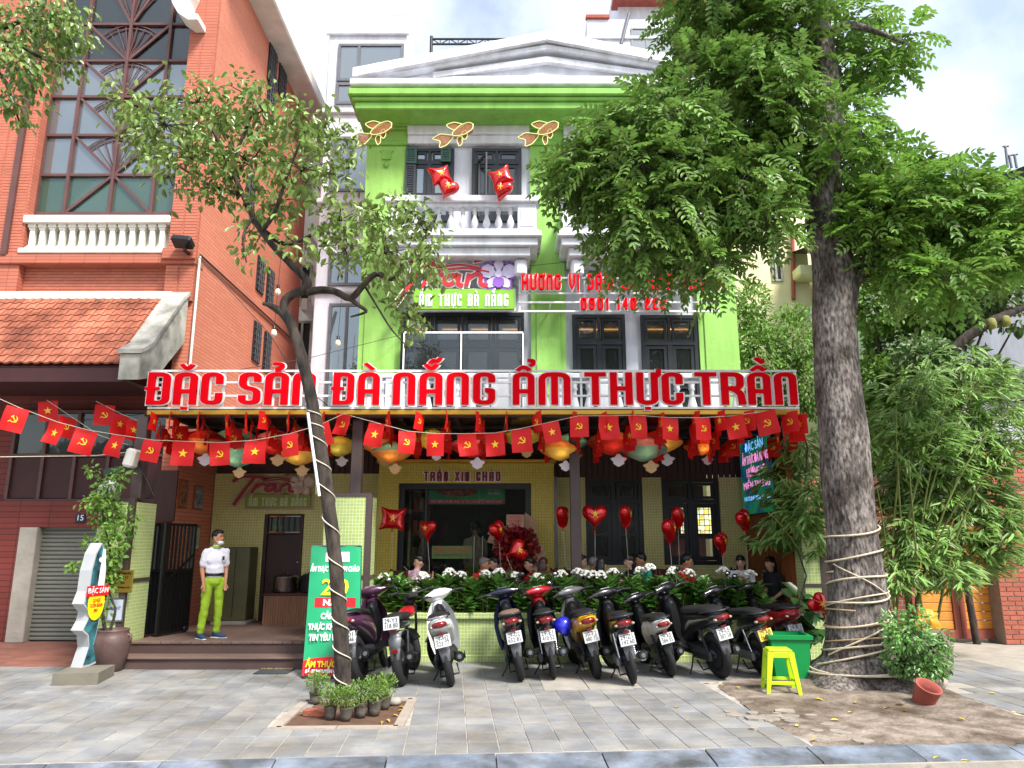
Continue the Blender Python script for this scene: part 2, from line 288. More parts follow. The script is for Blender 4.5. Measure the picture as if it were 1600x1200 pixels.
DIA = {'breve': [[(.2, 1.32), (.5, 1.16), (.8, 1.32)]], 'circ': [[(.15, 1.16), (.5, 1.3), (.85, 1.16)]], 'grave': [[(.28, 1.36), (.68, 1.2)]], 'grave2': [[(.45, 1.56), (.8, 1.42)]], 'acute': [[(.3, 1.2), (.7, 1.36)]],
 'hook': [[(.3, 1.38), (.75, 1.38), (.75, 1.24), (.5, 1.2), (.5, 1.14)]], 'hook2': [[(.85, 1.5), (1.15, 1.5), (1.15, 1.36), (1., 1.32)]], 'tilde': [[(.45, 1.42), (.62, 1.52), (.82, 1.44), (1.02, 1.56)]], 'tilde1': [[(.15, 1.2), (.4, 1.32), (.62, 1.2), (.88, 1.32)]],
 'dot': [[(.42, -.2), (.58, -.2)]], 'bar': [[(-.28, .5), (.42, .5)]], 'horn': [[(1, .9), (1.3, .95), (1.32, 1.15)]]}
VN = {'Đ': ('D', ['bar']), 'Ặ': ('A', ['breve', 'dot']), 'Ả': ('A', ['hook']), 'À': ('A', ['grave']), 'Ẵ': ('A', ['breve', 'tilde']), 'Ẩ': ('A', ['circ', 'hook2']), 'Ự': ('U', ['horn', 'dot']), 'Ầ': ('A', ['circ', 'grave2']),
      'Ư': ('U', ['horn']), 'Ơ': ('O', ['horn']), 'Ị': ('I', ['dot']), 'Ậ': ('A', ['circ', 'dot']), 'Ề': ('E', ['circ', 'grave2']), 'Ả': ('A', ['hook']), 'Ý': ('Y', ['acute']), 'Á': ('A', ['acute'])}
def rounded(p, r, seg=4):
    if len(p) < 3 or r <= 0: return [Vector(q) for q in p]
    p = [Vector(q) for q in p]; out = [p[0]]
    for i in range(1, len(p)-1):
        a, b, c = p[i-1], p[i], p[i+1]; la, lc = (a-b).length, (c-b).length; q = min(r, la*.49, lc*.49)
        s0 = b+(a-b)/la*q; s1 = b+(c-b)/lc*q
        for k in range(seg+1): t = k/seg; out.append(s0*(1-t)**2+b*2*t*(1-t)+s1*t*t)
    return out+[p[-1]]
def stroke(mb, pts, t, fn, d0, d1, mi=0, ext=0):
    """flat stroke of width t along 2D points, extruded d0..d1"""
    P = [Vector(q) for q in pts]
    if ext: P[0] = P[0]-(P[1]-P[0]).normalized()*ext; P[-1] = P[-1]+(P[-1]-P[-2]).normalized()*ext
    Lp, Rp = [], []
    for i in range(len(P)):
        a = (P[i]-P[i-1]).normalized() if i else (P[1]-P[0]).normalized(); b = (P[i+1]-P[i]).normalized() if i < len(P)-1 else a
        m = (a+b); m = m.normalized() if m.length > 1e-6 else a; n = Vector((-m.y, m.x)); k = t/2/max(.5, n.dot(Vector((-a.y, a.x))))
        Lp.append(P[i]+n*k); Rp.append(P[i]-n*k)
    n = len(P); vs = [fn(q.x, q.y, d0) for q in Lp+Rp]+[fn(q.x, q.y, d1) for q in Lp+Rp]; fs = []
    for i in range(n-1):
        l0, l1, r0, r1 = i, i+1, n+i, n+i+1; o = 2*n
        fs += [(r0, r1, l1, l0), (l0+o, l1+o, r1+o, r0+o), (l0, l1, l1+o, l0+o), (r1, r0, r0+o, r1+o)]
    o = 2*n; fs += [(0, o, n+o, n), (n-1, 2*n-1, 2*n-1+o, n-1+o)]; mb.add(vs, fs, mi)
def glyph(ch, H, t, fn, x, d0, d1, grow=0, wk=1.0, mb=None):
    base, dia = VN.get(ch, (ch, [])); wd, st = GL[base]; W = wd*H*wk; mb = mb or MB(); tt = t+2*grow; k = 0
    def P(q): return Vector((x+t/2+q[0]*(W-t), t/2+q[1]*(H-t)))
    for j, s_ in enumerate(st+[d for n_ in dia for d in DIA[n_]]):
        pts = [P(q) for q in s_]
        rr = .0 if base in 'TVXLEIY' and j < len(st) else H*.17
        pts = rounded(pts, rr)
        stroke(mb, pts, tt*(1 if j < len(st) else .72), fn, d0-.0012*j, d1, ext=(grow if base in 'CGS' and j < len(st) else (t/2+grow)*(1 if j < len(st) else .5)))
    return mb, W
def word_sign(text, H, t, origin, parent, face, border=None, grow=.0, depth=.04, gap=.12, wk=1.0, space=.35, width=None, name='letter', ry=0):
    """each letter its own part (its border a sub-part). origin = lower-left corner; the face looks to -Y"""
    tot = sum((GL[VN.get(c, (c,))[0]][0]*H*wk+gap*H) if c != ' ' else space*H for c in text)-gap*H
    k = (width/tot) if width else 1; x = 0
    for c in text:
        if c == ' ': x += space*H; continue
        fn = lambda a, b, d: (origin[0]+a*k*math.cos(ry)+d*math.sin(ry), origin[1]+d*math.cos(ry)-a*k*math.sin(ry), origin[2]+b)
        mb, W = glyph(c, H, t, fn, x, -depth, -depth*.45, 0, wk); o = mb.build(name, face, parent)
        if border: mb2, W = glyph(c, H, t, fn, x, -depth*.4, 0, grow, wk); mb2.build('border', border, o)
        x += W+gap*H
TEXTS = []
def text(s, size, m, parent, loc, width=None, rot=(PI/2, 0, 0), align='CENTER', ex=.002, name='lettering', bold=0):
    cu = bpy.data.curves.new('t', 'FONT'); cu.body = s; cu.size = size; cu.extrude = ex; cu.align_x = align; cu.align_y = 'CENTER'; cu.resolution_u = 2; cu.offset = bold
    o = bpy.data.objects.new('t', cu); col.objects.link(o); TEXTS.append((o, name, m, parent, Vector(loc), rot, width)); return o
def leaves(name, P, D, Nn, Ln, Wd, m, parent=None, fold=.25, kind=None):
    """leaf blades: base P, axis D, normal Nn, length, width; six-cornered and folded along the midrib"""
    P, D, Nn = map(np.asarray, (P, D, Nn)); n = len(P); Ln = np.broadcast_to(Ln, (n,))[:, None]; Wd = np.broadcast_to(Wd, (n,))[:, None]
    D = D/np.linalg.norm(D, axis=1, keepdims=True); S = np.cross(D, Nn); S /= np.linalg.norm(S, axis=1, keepdims=True)+1e-9; U = np.cross(S, D)
    o = np.array(woff(parent)) if parent is not None else np.array((P[:, 0].mean(), P[:, 1].mean(), P[:, 2].min()))
    Q = P-o; up = U*Wd*fold; V = np.stack([Q, Q+D*Ln*.32+S*Wd*.5+up, Q+D*Ln*.7+S*Wd*.4+up*.8, Q+D*Ln-U*Ln*.08, Q+D*Ln*.7-S*Wd*.4+up*.8, Q+D*Ln*.32-S*Wd*.5+up], 1).reshape(-1, 3)
    i = np.arange(n)[:, None]*6; Fq = np.concatenate([i+np.array([[0, 1, 2, 3]]), i+np.array([[0, 3, 4, 5]])], 1).reshape(-1)
    me = bpy.data.meshes.new(name); me.vertices.add(n*6); me.vertices.foreach_set('co', V.ravel().astype(np.float32)); me.loops.add(n*8); me.loops.foreach_set('vertex_index', Fq.astype(np.int32))
    me.polygons.add(n*2); me.polygons.foreach_set('loop_start', np.arange(0, n*8, 4, dtype=np.int32)); me.polygons.foreach_set('loop_total', np.full(n*2, 4, np.int32)); me.update(calc_edges=True)
    me.materials.append(MATS[m]); ob = bpy.data.objects.new(name, me); col.objects.link(ob); ob.parent = parent
    if parent is None: ob.location = o
    if kind: ob['kind'] = kind
    return ob
def unit(n): v = rng.normal(size=(n, 3)); return v/np.linalg.norm(v, axis=1, keepdims=True)
def blob(c, r, n, shell=.35):
    """points in an ellipsoid, denser towards the outside"""
    d = unit(n); k = (shell+(1-shell)*rng.random(n))[:, None]**.6; return np.array(c)+d*k*np.array(r), d
mat('fragment', '8F877C', .9, .15, 9, .4, rnd=.1)
# ================================================================ GROUND
PHI = R(4.5); GO = Vector((0.16, 6.2, 0)); EX = Vector((math.cos(PHI), math.sin(PHI), 0)); EY = Vector((-math.sin(PHI), math.cos(PHI), 0))
def G(u, v, z=0.): return GO+EX*u+EY*v+Vector((0, 0, z))
def uv(p): d = Vector((p[0], p[1], 0))-Vector((GO.x, GO.y, 0)); return d.dot(EX), d.dot(EY)
def inpoly(x, y, P):
    c = False; j = len(P)-1
    for i in range(len(P)):
        if (P[i][1] > y) != (P[j][1] > y) and x < (P[j][0]-P[i][0])*(y-P[i][1])/(P[j][1]-P[i][1])+P[i][0]: c = not c
        j = i
    return c
def proj(p):
    d = Vector(p)-Vector((0, 0, CAMZ)); f = d.y*math.cos(TH)+d.z*math.sin(TH); u_ = -d.y*math.sin(TH)+d.z*math.cos(TH)
    return 800+FPX*d.x/f, 600-FPX*u_/f, f
ob = MB().add([(-300, -150, -.13), (300, -150, -.13), (300, 600, -.13), (-300, 600, -.13)], [(0, 1, 2, 3)]).build('road', 'asphalt'); tag(ob, kind='structure')
mb = MB(); q = [G(-40, .0, -.005), G(40, .0, -.005), G(40, 40, -.005), G(-40, 40, -.005)]
mb.add(q+[Vector((p.x, p.y, -.14)) for p in q], [(0, 1, 2, 3), (0, 4, 5, 1), (1, 5, 6, 2), (2, 6, 7, 3), (3, 7, 4, 0)]); walk = mb.build('sidewalk', 'grout'); tag(walk, kind='structure')
SOILP = [(gnd(*p).x, gnd(*p).y) for p in ((1108, 1067), (1150, 1061), (1290, 1058), (1420, 1058), (1480, 1078), (1600, 1118), (1760, 1160), (1760, 1164), (1272, 1168), (1215, 1140), (1165, 1110))]
PIT = [gnd(*p) for p in ((430, 1139), (622, 1137), (645, 1093), (478, 1096))]; PITP = [(p.x, p.y) for p in PIT]
COVER = [(gnd(*p).x, gnd(*p).y) for p in ((850, 1080), (992, 1077), (962, 1050), (838, 1050))]
BX = lambda b: MB().box(*b)
slab_meshes = []
for k in range(6):
    mb = MB().box(-.121, .121, -.151, .151, -.035, 0, b=.003); slab_meshes.append(mb.mesh('paving_slab', 'slab'))
spots = []
for i in range(-36, 26):
    for j in range(0, 15):
        u, v = (i+.5)*.25, .02+(j+.5)*.31; p = G(u, v); px, py, f = proj(p)
        if not (-60 < px < 1660 and py < 1230): continue
        if inpoly(p.x, p.y, SOILP) or inpoly(p.x, p.y, PITP) or inpoly(p.x, p.y, COVER): continue
        if px < 190 and py < 1040 or p.y > 10.75: continue
        if p.x > 3.9 and p.y < 9.2 and px < 1500: continue
        spots.append((f, p))
spots.sort(key=lambda s_: s_[0]); rest = MB()
for k, (f, p) in enumerate(spots):
    z = random.uniform(-.001, .003); rot = (random.gauss(0, .004), random.gauss(0, .004), PHI+random.gauss(0, .006))
    if k < 300: piece('paving_slab', random.choice(slab_meshes), walk, (p.x, p.y, z), rot)
    else: rest.box(-.121, .121, -.151, .151, -.03, 0, M=Matrix.Translation((p.x, p.y, z)) @ Matrix.Rotation(PHI, 4, 'Z'))
tag(rest.build('paving_slab', 'slab', walk), kind='stuff')
kerb = MB(); q = [G(-40, -.34, -.05), G(40, -.34, -.05), G(40, -.02, -.05), G(-40, -.02, -.05)]
kerb.add(q+[Vector((p.x, p.y, -.15)) for p in q], [(0, 1, 2, 3), (0, 4, 5, 1)]); kerb = kerb.build('kerb', 'concrete'); tag(kerb, kind='structure')
kme = []
for k in range(3):
    mb = MB(); mb.add([(-.405, -.17, -.13), (.405, -.17, -.13), (.405, -.14, -.035), (-.405, -.14, -.035), (-.405, .14, .004), (.405, .14, .004), (.405, .15, -.03), (-.405, .15, -.03)],
        [(0, 1, 2, 3), (3, 2, 5, 4), (4, 5, 6, 7), (0, 3, 4, 7), (1, 6, 5, 2)]); kme.append(mb.mesh('kerb_stone', 'kerb_stone'))
for k in range(-7, 7): p = G(.12+k*.822, -.165); piece('kerb_stone', kme[k % 3], kerb, (p.x, p.y, random.uniform(-.004, .004)), (random.gauss(0, .008), 0, PHI+random.gauss(0, .006)))
# soil round the big tree
def sheet(name, poly, step, zf, m, kind='structure'):
    xs = [p[0] for p in poly]; ys = [p[1] for p in poly]; nx = int((max(xs)-min(xs))/step)+2; ny = int((max(ys)-min(ys))/step)+2; vs = []; fs = []; ok = {}
    for i in range(nx):
        for j in range(ny):
            x, y = min(xs)+i*step, min(ys)+j*step
            if inpoly(x, y, poly): ok[i, j] = len(vs); vs.append((x, y, zf(x, y)))
    for (i, j) in list(ok):
        qd = [(i, j), (i+1, j), (i+1, j+1), (i, j+1)]
        if all(t in ok for t in qd): fs.append([ok[t] for t in qd])
    o = MB().add(vs, fs, 0, True).build(name, m); tag(o, kind=kind); return o
TB = gnd(1345, 1068)                                           # foot of the big tree
from mathutils import noise
def edged(x, y):
    m = 9.
    for i in range(len(SOILP)):
        a, b_ = Vector(SOILP[i]), Vector(SOILP[(i+1) % len(SOILP)]); ab = b_-a; t = max(0, min(1, (Vector((x, y))-a).dot(ab)/ab.length_squared)); m = min(m, (Vector((x, y))-a-ab*t).length)
    return m
def soilz(x, y):
    d = math.hypot(x-TB.x, (y-TB.y)*1.2); e_ = edged(x, y); return -.02*math.exp(-(e_/.06)**2)-.002+.02*noise.noise((x*2.5, y*2.5, 0))+.01*noise.noise((x*9, y*9, 3))+.06*math.exp(-(d/.9)**2)+.012
big = [SOILP[0], SOILP[1], SOILP[2], SOILP[3], SOILP[4], SOILP[5], SOILP[6], SOILP[7], SOILP[8], SOILP[9], SOILP[10]]
sheet('soil', big, .05, soilz, 'soil')
for k in range(46):                                             # broken concrete along the edge of the soil
    t_ = random.random(); a, b_ = gnd(1165, 1112), gnd(1290, 1160); p = a.lerp(b_, t_)+Vector((random.gauss(.12, .16), random.gauss(0, .07), 0)); r_ = random.uniform(.03, .11); n_ = random.randint(5, 7); P_ = [(p.x+r_*math.cos(2*PI*i/n_+k)*random.uniform(.7, 1.2), p.y+.8*r_*math.sin(2*PI*i/n_+k)*random.uniform(.7, 1.2)) for i in range(n_)]; z_ = random.uniform(.0, .012)
    if proj(p)[1] < 1166: MB().prism(P_, -.01, z_+.008, lambda a_, b2, d_: (a_, b2, d_)).build('concrete_fragment', 'fragment', walk)
tag(MB().add([(p.x, p.y, -.004) for p in PIT], [(0, 1, 2, 3)]).build('tree_pit_soil', 'pit_soil'), kind='structure')
mb_e = None; te = thing('tree_pit_edging', 'pale stone edging set round the slim tree\'s square of earth', 'edging', gnd(530, 1115))
for a, b_ in ((0, 1), (1, 2), (2, 3), (3, 0)):
    A, Bq = PIT[a], PIT[b_]; d = (Bq-A); n_ = 2 if a in (0, 2) else 1
    for k in range(n_):
        p0 = A+d*(k/n_+.004); p1 = A+d*((k+1)/n_-.004); t = (p1-p0).normalized(); s_ = Vector((-t.y, t.x, 0))*.05
        MB().add([p0-s_+Vector((0, 0, -.02)), p1-s_+Vector((0, 0, -.02)), p1+s_+Vector((0, 0, -.02)), p0+s_+Vector((0, 0, -.02)), p0-s_*.9+Vector((0, 0, .014)), p1-s_*.9+Vector((0, 0, .014)), p1+s_*.9+Vector((0, 0, .014)), p0+s_*.9+Vector((0, 0, .014))],
            [(4, 5, 6, 7), (0, 1, 5, 4), (1, 2, 6, 5), (2, 3, 7, 6), (3, 0, 4, 7)]).build('edging_stone', 'edging', te)
c_ = [Vector((x, y, 0)) for x, y in COVER]
for nm, (a, b_, c2, d2), lab in (('l', (c_[0], (c_[0]+c_[1])/2, (c_[2]+c_[3])/2, c_[3]), 'left'), ('r', ((c_[0]+c_[1])/2, c_[1], c_[2], (c_[2]+c_[3])/2), 'right')):
    m_ = (a+b_+c2+d2)/4; P4 = [m_+(p-m_)*.965 for p in (a, b_, c2, d2)]
    o = MB().add([(p.x, p.y, -.02) for p in P4]+[(p.x, p.y, .006) for p in P4], [(4, 5, 6, 7), (0, 1, 5, 4), (1, 2, 6, 5), (2, 3, 7, 6), (3, 0, 4, 7)]).build('drain_cover', 'concrete')
    tag(o, f'flat concrete drain cover under the parked motorbikes, {lab} one of the pair', 'drain cover', 'drain covers in the paving')
# right-hand forecourt in front of the gate
P4 = [gnd(*p) for p in ((1470, 1075), (1800, 1150), (1750, 1000), (1395, 1000))]
tag(MB().add([(p.x, p.y, -.004) for p in P4], [(0, 1, 2, 3)]).build('forecourt', 'concrete'), kind='structure')
# sloping brick apron before the shutter, left
tag(MB().add([(-9.5, 10.15, -.004), (-5.56, 10.15, -.004), (-5.56, 11.5, .15), (-9.5, 11.5, .15)], [(0, 1, 2, 3)]).build('brick_apron', 'ramp_brick'), kind='structure')
# ================================================================ LEFT: RED BRICK BUILDING
YF = 11.4; CX = -5.17
rb = thing('brick_building', 'tall terracotta brick building with glazed bay, tiled porch roof and grey shutter', 'building', (-7, 11.4, 0))
ztop = 13.5
B('flank_wall', 'brick_flank_lit', rb, (CX-.25, CX, YF+.06, 17.2, 0, 12.0)); B('eave_cornice', 'old_white', rb, (CX-.3, CX+.5, YF-.2, 17.6, 12.0, 12.35), b=.03)
zs = {y: zz(y, 11.6) for y in (-60, 40, 97, 153, 213, 275, 335, 349, 389, 397)}
Xs = [xx(p, 300, 11.6) for p in (60, 105, 175, 240, 281)]
B('front_wall', 'brick', rb, (Xs[4], CX-.003, YF, 11.9, zz(470, YF), ztop), (-9.6, Xs[0], YF, 11.9, zz(470, YF), ztop))
sp = B('spandrel', 'brick', rb, (Xs[0], Xs[4], 11.56, 11.95, zz(470, 11.6), zz(412, 11.5)))
B('string_course', 'brick', rb, (-9.6, CX+.012, YF-.05, YF+.3, zz(413, YF), zz(399, YF)), b=.012); B('pier_cap', 'brick', rb, (Xs[4]-.05, CX+.03, YF-.1, YF-.052, zz(407, YF), zz(390, YF)), b=.01)
# cladding bricks on the front, each its own piece
clad = []
bw, bh = .205, .0525
bme = MB().box(0, bw-.006, -.008, .02, 0, bh-.006, b=.002).mesh('brick', mat('brick_piece', 'B36852', .75, .08, 9, .2, rnd=.07))
bmd = MB().box(0, bw*.9-.006, -.008, .02, 0, bh-.006, b=.002).mesh('brick', 'brick_piece')
def course(x0, x1, z0, z1, Y):
    n = max(1, round((x1-x0)/bw)); k = 0
    while z0+(k+1)*bh < z1:
        for i in range(n): clad.append((x0+i*(x1-x0)/n+.003, Y, z0+k*bh))
        k += 1
course(Xs[0], Xs[4], zz(462, 11.55), zz(413, 11.55), 11.556); course(Xs[4], CX, zz(468, YF), zz(414, YF), YF-.004); course(Xs[4], CX, zz(398, YF), zz(75, YF), YF-.004); course(-8.75, Xs[0], zz(398, YF), zz(180, YF), YF-.004)
restb = MB(); clad.sort(key=lambda c: c[2])
for k, c in enumerate(clad):
    if k < 300: piece('brick', bme, rb, c)
    else: restb.box(c[0], c[0]+bw-.006, c[1]-.008, c[1]+.01, c[2], c[2]+bh-.006)
tag(restb.build('brick', 'brick_piece', rb), kind='stuff')
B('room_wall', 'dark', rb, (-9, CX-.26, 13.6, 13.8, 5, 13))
# glazed bay
W0 = 11.62; rows = [335, 275, 213, 153, 97, 40, -60]; gl = ['glass_reflect_green', 'glass_sky', 'glass_sky', 'glass_sky', 'glass_dark', 'glass_dark']  # glass per row paints in the reflections: greenery low, sky midway, dark on top
win = B('bay_window', 'mull', rb, *[(x-.025, x+.025, W0-.06, W0+.05, zz(337, W0), ztop) for x in Xs], *[(Xs[0], Xs[4], W0-.05, W0+.04, zz(y, W0)-.022, zz(y, W0)+.022) for y in rows])
for i, (ya, yb) in enumerate(zip(rows[:-1], rows[1:])):
    za, zb = zz(ya, W0), zz(yb, W0)
    for j in range(4): B('pane', gl[i], win, (Xs[j]+.026, Xs[j+1]-.026, W0, W0+.012, za+.023, zb-.023))
    xc = Xs[2]; mb = MB(); f = lambda a, b, d: (a, d, b); up = i != 0
    A = ([(Xs[1], zb), (xc, za), (Xs[3], zb)] if up else [(Xs[1], za), (xc, zb), (Xs[3], za)])
    stroke(mb, A[:2], .045, f, W0-.045, W0-.012); stroke(mb, A[1:], .045, f, W0-.047, W0-.014)
    mb.build('diagonal_bar', 'mull', win)
    if up:
        mb = MB(); r = (zb-za)*.93
        for rr in (r, r*.9, r*.12): stroke(mb, [(xc+rr*math.sin(t), za+.04+rr*math.cos(t)) for t in np.linspace(-.8, .8, 12)], .018, f, W0-.03, W0-.018)
        for t in (-.62, -.38, -.16, .16, .38, .62): stroke(mb, [(xc+r*.12*math.sin(t), za+.04+r*.12*math.cos(t)), (xc+r*.95*math.sin(t), za+.04+r*.95*math.cos(t))], .016, f, W0-.032, W0-.02)
        mb.build('fan_grille', 'mull', win)
# balustrade under the bay
bal = B('balustrade', 'old_white', rb, (Xs[0]-.03, Xs[4]-.01, 11.36, 11.62, zz(349, 11.4), zz(337, 11.4)), (Xs[0]-.03, Xs[4]-.06, 11.34, 11.6, zz(397, 11.4), zz(389, 11.4)), b=.012)
z0, z1 = zz(389, 11.4), zz(349, 11.4); h = z1-z0; mb = MB()
for (a, b_, w_) in ((0, .1, .07), (.1, .18, .052), (.18, .78, .04), (.78, .86, .052), (.86, 1, .068)): mb.box(-w_, w_, -w_, w_, a*h, b_*h, b=.006)
bme2 = mb.mesh('baluster', 'old_white')
for k in range(14): piece('baluster', bme2, bal, (Xs[0]+.1+k*(Xs[4]-Xs[0]-.2)/13.3, 11.48, z0))
B('balustrade_back', 'old_white', bal, (Xs[0], Xs[4], 11.57, 11.6, z0, z1))
# scrolled concrete bracket high on the pier
mb = MB(); sc_ = [(-.05, 0), (.0, -.35), (.14, -.62), (.36, -.8), (.55, -.8), (.55, -.66), (.38, -.6), (.28, -.42), (.3, -.2), (.36, 0), (.36, .5), (-.05, .5)]
mb.prism(sc_, YF-.35, YF-.008, lambda a, b, d: (xx(283, 20, YF)+a*.85, d, zz(5, YF)+b*.75)); mb.build('scroll_bracket', 'old_white', rb)
# flank windows with grilles
for (px, py, w_, h_) in ((425, 98, .5, 1.1), (424, 140, .5, .8), (441, 118, .5, 1.1), (406, 430, .42, .72), (421, 448, .42, .76), (400, 535, .42, .8), (416, 550, .42, .8), (390, 300, .45, .8)):
    d = ray(px, py); t = CX/d.x; p = Vector((0, 0, CAMZ))+d*t; wn = B('flank_window', 'black_frame', rb, (CX+.002, CX+.03, p.y-w_/2, p.y+w_/2, p.z-h_/2, p.z+h_/2))
    B('grille', 'grey_metal', wn, *[(CX+.032, CX+.045, p.y-w_/2, p.y+w_/2, p.z-h_/2+k*h_/6-.008, p.z-h_/2+k*h_/6+.008) for k in range(1, 6)], *[(CX+.034, CX+.047, p.y+k*w_/4-.008, p.y+k*w_/4+.008, p.z-h_/2, p.z+h_/2) for k in (-1, 0, 1)])
T('drain_pipe', 'old_white', rb, [(CX+.06, YF+.02, zz(400, YF)), (CX+.06, YF+.02, zz(575, YF))], .022)
T('drain_pipe', 'mull', rb, [(CX+.03, YF+.1, zz(395, YF)), (CX+.03, 17, zz(395, YF))], .02)
B('downpipe', 'mull', rb, (-8.33, -8.24, YF-.07, YF-.01, zz(400, YF), ztop))
# tiled porch roof
eY, eZ, tY, tZ, xR = 10.2, zz(570, 10.2), 11.34, zz(468, 11.34), -5.5; sl = Vector((0, tY-eY, tZ-eZ)); Ls = sl.length; ang = math.atan2(sl.z, sl.y)
roof = MB(); roof.add([(-9.5, eY, eZ-.03), (xR, eY, eZ-.03), (xR, tY, tZ-.03), (-9.5, tY, tZ-.03)], [(0, 1, 2, 3)]); roof = roof.build('porch_roof', 'maroon', rb)
mb = MB(); n = 9; tw = .142; tl = Ls/10+.05; prof = [(i/(n-1)*tw, .004+.02*max(0, math.sin(PI*(i/(n-1)*1.9-.9)))+.012*math.exp(-((i/(n-1)-.95)/.1)**2)) for i in range(n)]
vs = [(a, 0, b+.03) for a, b in prof]+[(a, tl, b+.006) for a, b in prof]+[(a, 0, b) for a, b in prof]
mb.add(vs, [(i, i+1, n+i+1, n+i) for i in range(n-1)]+[(2*n+i, 2*n+i+1, i+1, i) for i in range(n-1)])
tiles = [mb.mesh('roof_tile', mat('roof_tile', 'B0684F', .85, .18, 9, .3, rnd=.16, dirt=(1.3, 'A8988C')))]
for r_ in range(10):
    for c in range(19):
        p = Vector((xR-.0-(c+1)*tw, eY, eZ))+sl*(r_/10)
        if proj(p+Vector((tw, 0, 0)))[0] < -25: continue
        piece('roof_tile', tiles[0], roof, p+Vector((0, 0, .01)), (ang+.03, random.gauss(0, .012), random.gauss(0, .01)))
B('ridge_flashing', 'old_white', rb, (-9.5, xR+.05, 11.28, 11.39, tZ-.02, tZ+.12), b=.015)
for x0, x1 in ((-5.5, -5.22), (-8.75, -8.5)):
    def yz(px, py, Y): return (Y, zz(py, Y))
    P_ = [(10.08, zz(593, 10.08)), (10.08, zz(553, 10.08)), (10.35, zz(545, 10.35)+.02), (11.2, zz(470, 11.2)), (11.39, zz(462, 11.39)), (11.39, zz(535, 11.39)), (10.6, zz(590, 10.6))]
    MB().prism(P_, x0, x1, lambda a, b, d: (d, a, b)).build('gable_parapet', 'stain', rb)
    P2 = [(10.04, zz(553, 10.08)+.003), (10.35, zz(545, 10.35)+.023), (11.2, zz(470, 11.2)+.003), (11.39, zz(462, 11.39)+.003), (11.39, zz(462, 11.39)+.06), (11.18, zz(470, 11.2)+.06), (10.33, zz(545, 10.35)+.08), (10.04, zz(553, 10.08)+.06)]
    MB().prism(P2, x0-.03, x1+.03, lambda a, b, d: (d, a, b)).build('parapet_coping', 'stain', rb)
B('eave_fascia', 'maroon', rb, (-9.5, xR-.005, eY+.01, eY+.05, zz(596, eY), zz(571, eY)-.015)); B('soffit', 'maroon', rb, (-9.5, xR-.005, eY+.052, YF-.01, zz(594, eY), zz(594, eY)+.04))
# porch: storey behind, windows, shutter
B('porch_wall', 'red_tile', rb, (-9.5, CX-.004, YF+.22, YF+.4, 0, zz(470, YF)), (-9.5, -7.42, YF+.05, YF+.218, 0, zz(824, YF)), (-9.5, CX-.006, YF+.05, YF+.217, zz(824, YF)+.003, zz(782, YF)), (-5.95, CX-.008, YF+.05, YF+.216, 0, zz(824, YF)))
xs_ = [xx(p, 700, YF) for p in (12, 62, 112, 165, 218, 262)]
pw = B('porch_window', 'mull', rb, *[(x-.025, x+.025, YF+.1, YF+.2, zz(780, YF), zz(640, YF)) for x in xs_], *[(xs_[0], xs_[-1], YF+.098, YF+.198, zz(y, YF)-.02, zz(y, YF)+.02) for y in (781, 710, 641)])
for k in range(5):
    B('pane', 'glass_dark', pw, (xs_[k]+.026, xs_[k+1]-.026, YF+.15, YF+.16, zz(709, YF)+.022, zz(642, YF)-.022)); B('panel', 'maroon', pw, (xs_[k]+.026, xs_[k+1]-.026, YF+.14, YF+.16, zz(780, YF)+.022, zz(711, YF)-.022))
B('door_jamb', 'concrete', rb, (-7.45, -7.18, YF+.0, YF+.35, .14, zz(824, YF)), b=.01)
sh_ = MB(); z = .15
while z < zz(826, YF): sh_.add([(-7.18, YF+.16, z), (-5.95, YF+.16, z), (-5.95, YF+.135, z+.02), (-7.18, YF+.135, z+.02), (-5.95, YF+.135, z+.045), (-7.18, YF+.135, z+.045), (-5.95, YF+.16, z+.062), (-7.18, YF+.16, z+.062)], [(0, 1, 2, 3), (3, 2, 4, 5), (5, 4, 6, 7)]); z += .062
tag(sh_.build('roller_shutter', 'shutter_grey', rb), kind='stuff')
np_ = thing('house_number_plate', 'small dark blue house number plate reading 15 on red tile wall', 'sign', at(126, 810, YF+.04)); B('plate', mat('navy', '1A2440', .4, .05), np_, pbox(117, 803, 133, 816, YF+.03, .012), b=.003)
text('15', .12, 'text_white', np_, at(125, 809.5, YF+.027))
fl = thing('floodlight', 'black floodlight on the red brick pier ledge', 'floodlight', at(286, 388, YF-.15))
MB().box(-.16, .16, -.12, .1, -.06, .06, b=.02, M=Matrix.Translation(at(286, 379, YF-.25)) @ Matrix.Rotation(R(-25), 4, 'X') @ Matrix.Rotation(R(8), 4, 'Y')).build('housing', 'black', fl); MB().box(-.02, .02, -.1, .2, -.1, -.06, M=Matrix.Translation(at(292, 386, YF-.2))).build('bracket', 'black', fl)
# ================================================================ BACKGROUND BUILDINGS
def house(name, label, x0, x1, y0, y1, zt, m, wins=(), z0=0, wm='glass_sky', frame='grey_metal', cornice=None):
    t = thing(name, label, 'building', ((x0+x1)/2, y0, z0)); B('wall', m, t, (x0, x1, y0, y1, z0, zt), b=.02)
    for (a, b_, c, d) in wins:
        w_ = B('window', frame, t, (a, b_, y0-.05, y0+.02, c, c+.06), (a, b_, y0-.05, y0+.02, d-.06, d), (a, a+.06, y0-.049, y0+.02, c+.061, d-.061), (b_-.06, b_, y0-.049, y0+.02, c+.061, d-.061), (a+(b_-a)*.3, a+(b_-a)*.3+.06, y0-.048, y0+.019, c+.061, d-.061))
        B('pane', wm, w_, (a+.061, a+(b_-a)*.3-.002, y0-.02, y0-.012, c+.062, d-.062), (a+(b_-a)*.3+.062, b_-.061, y0-.02, y0-.012, c+.062, d-.062))
    for z in cornice or (): B('cornice', m, t, (x0-.06, x1+.06, y0-.08, y0-.002, z-.06, z+.06), b=.02)
    return t
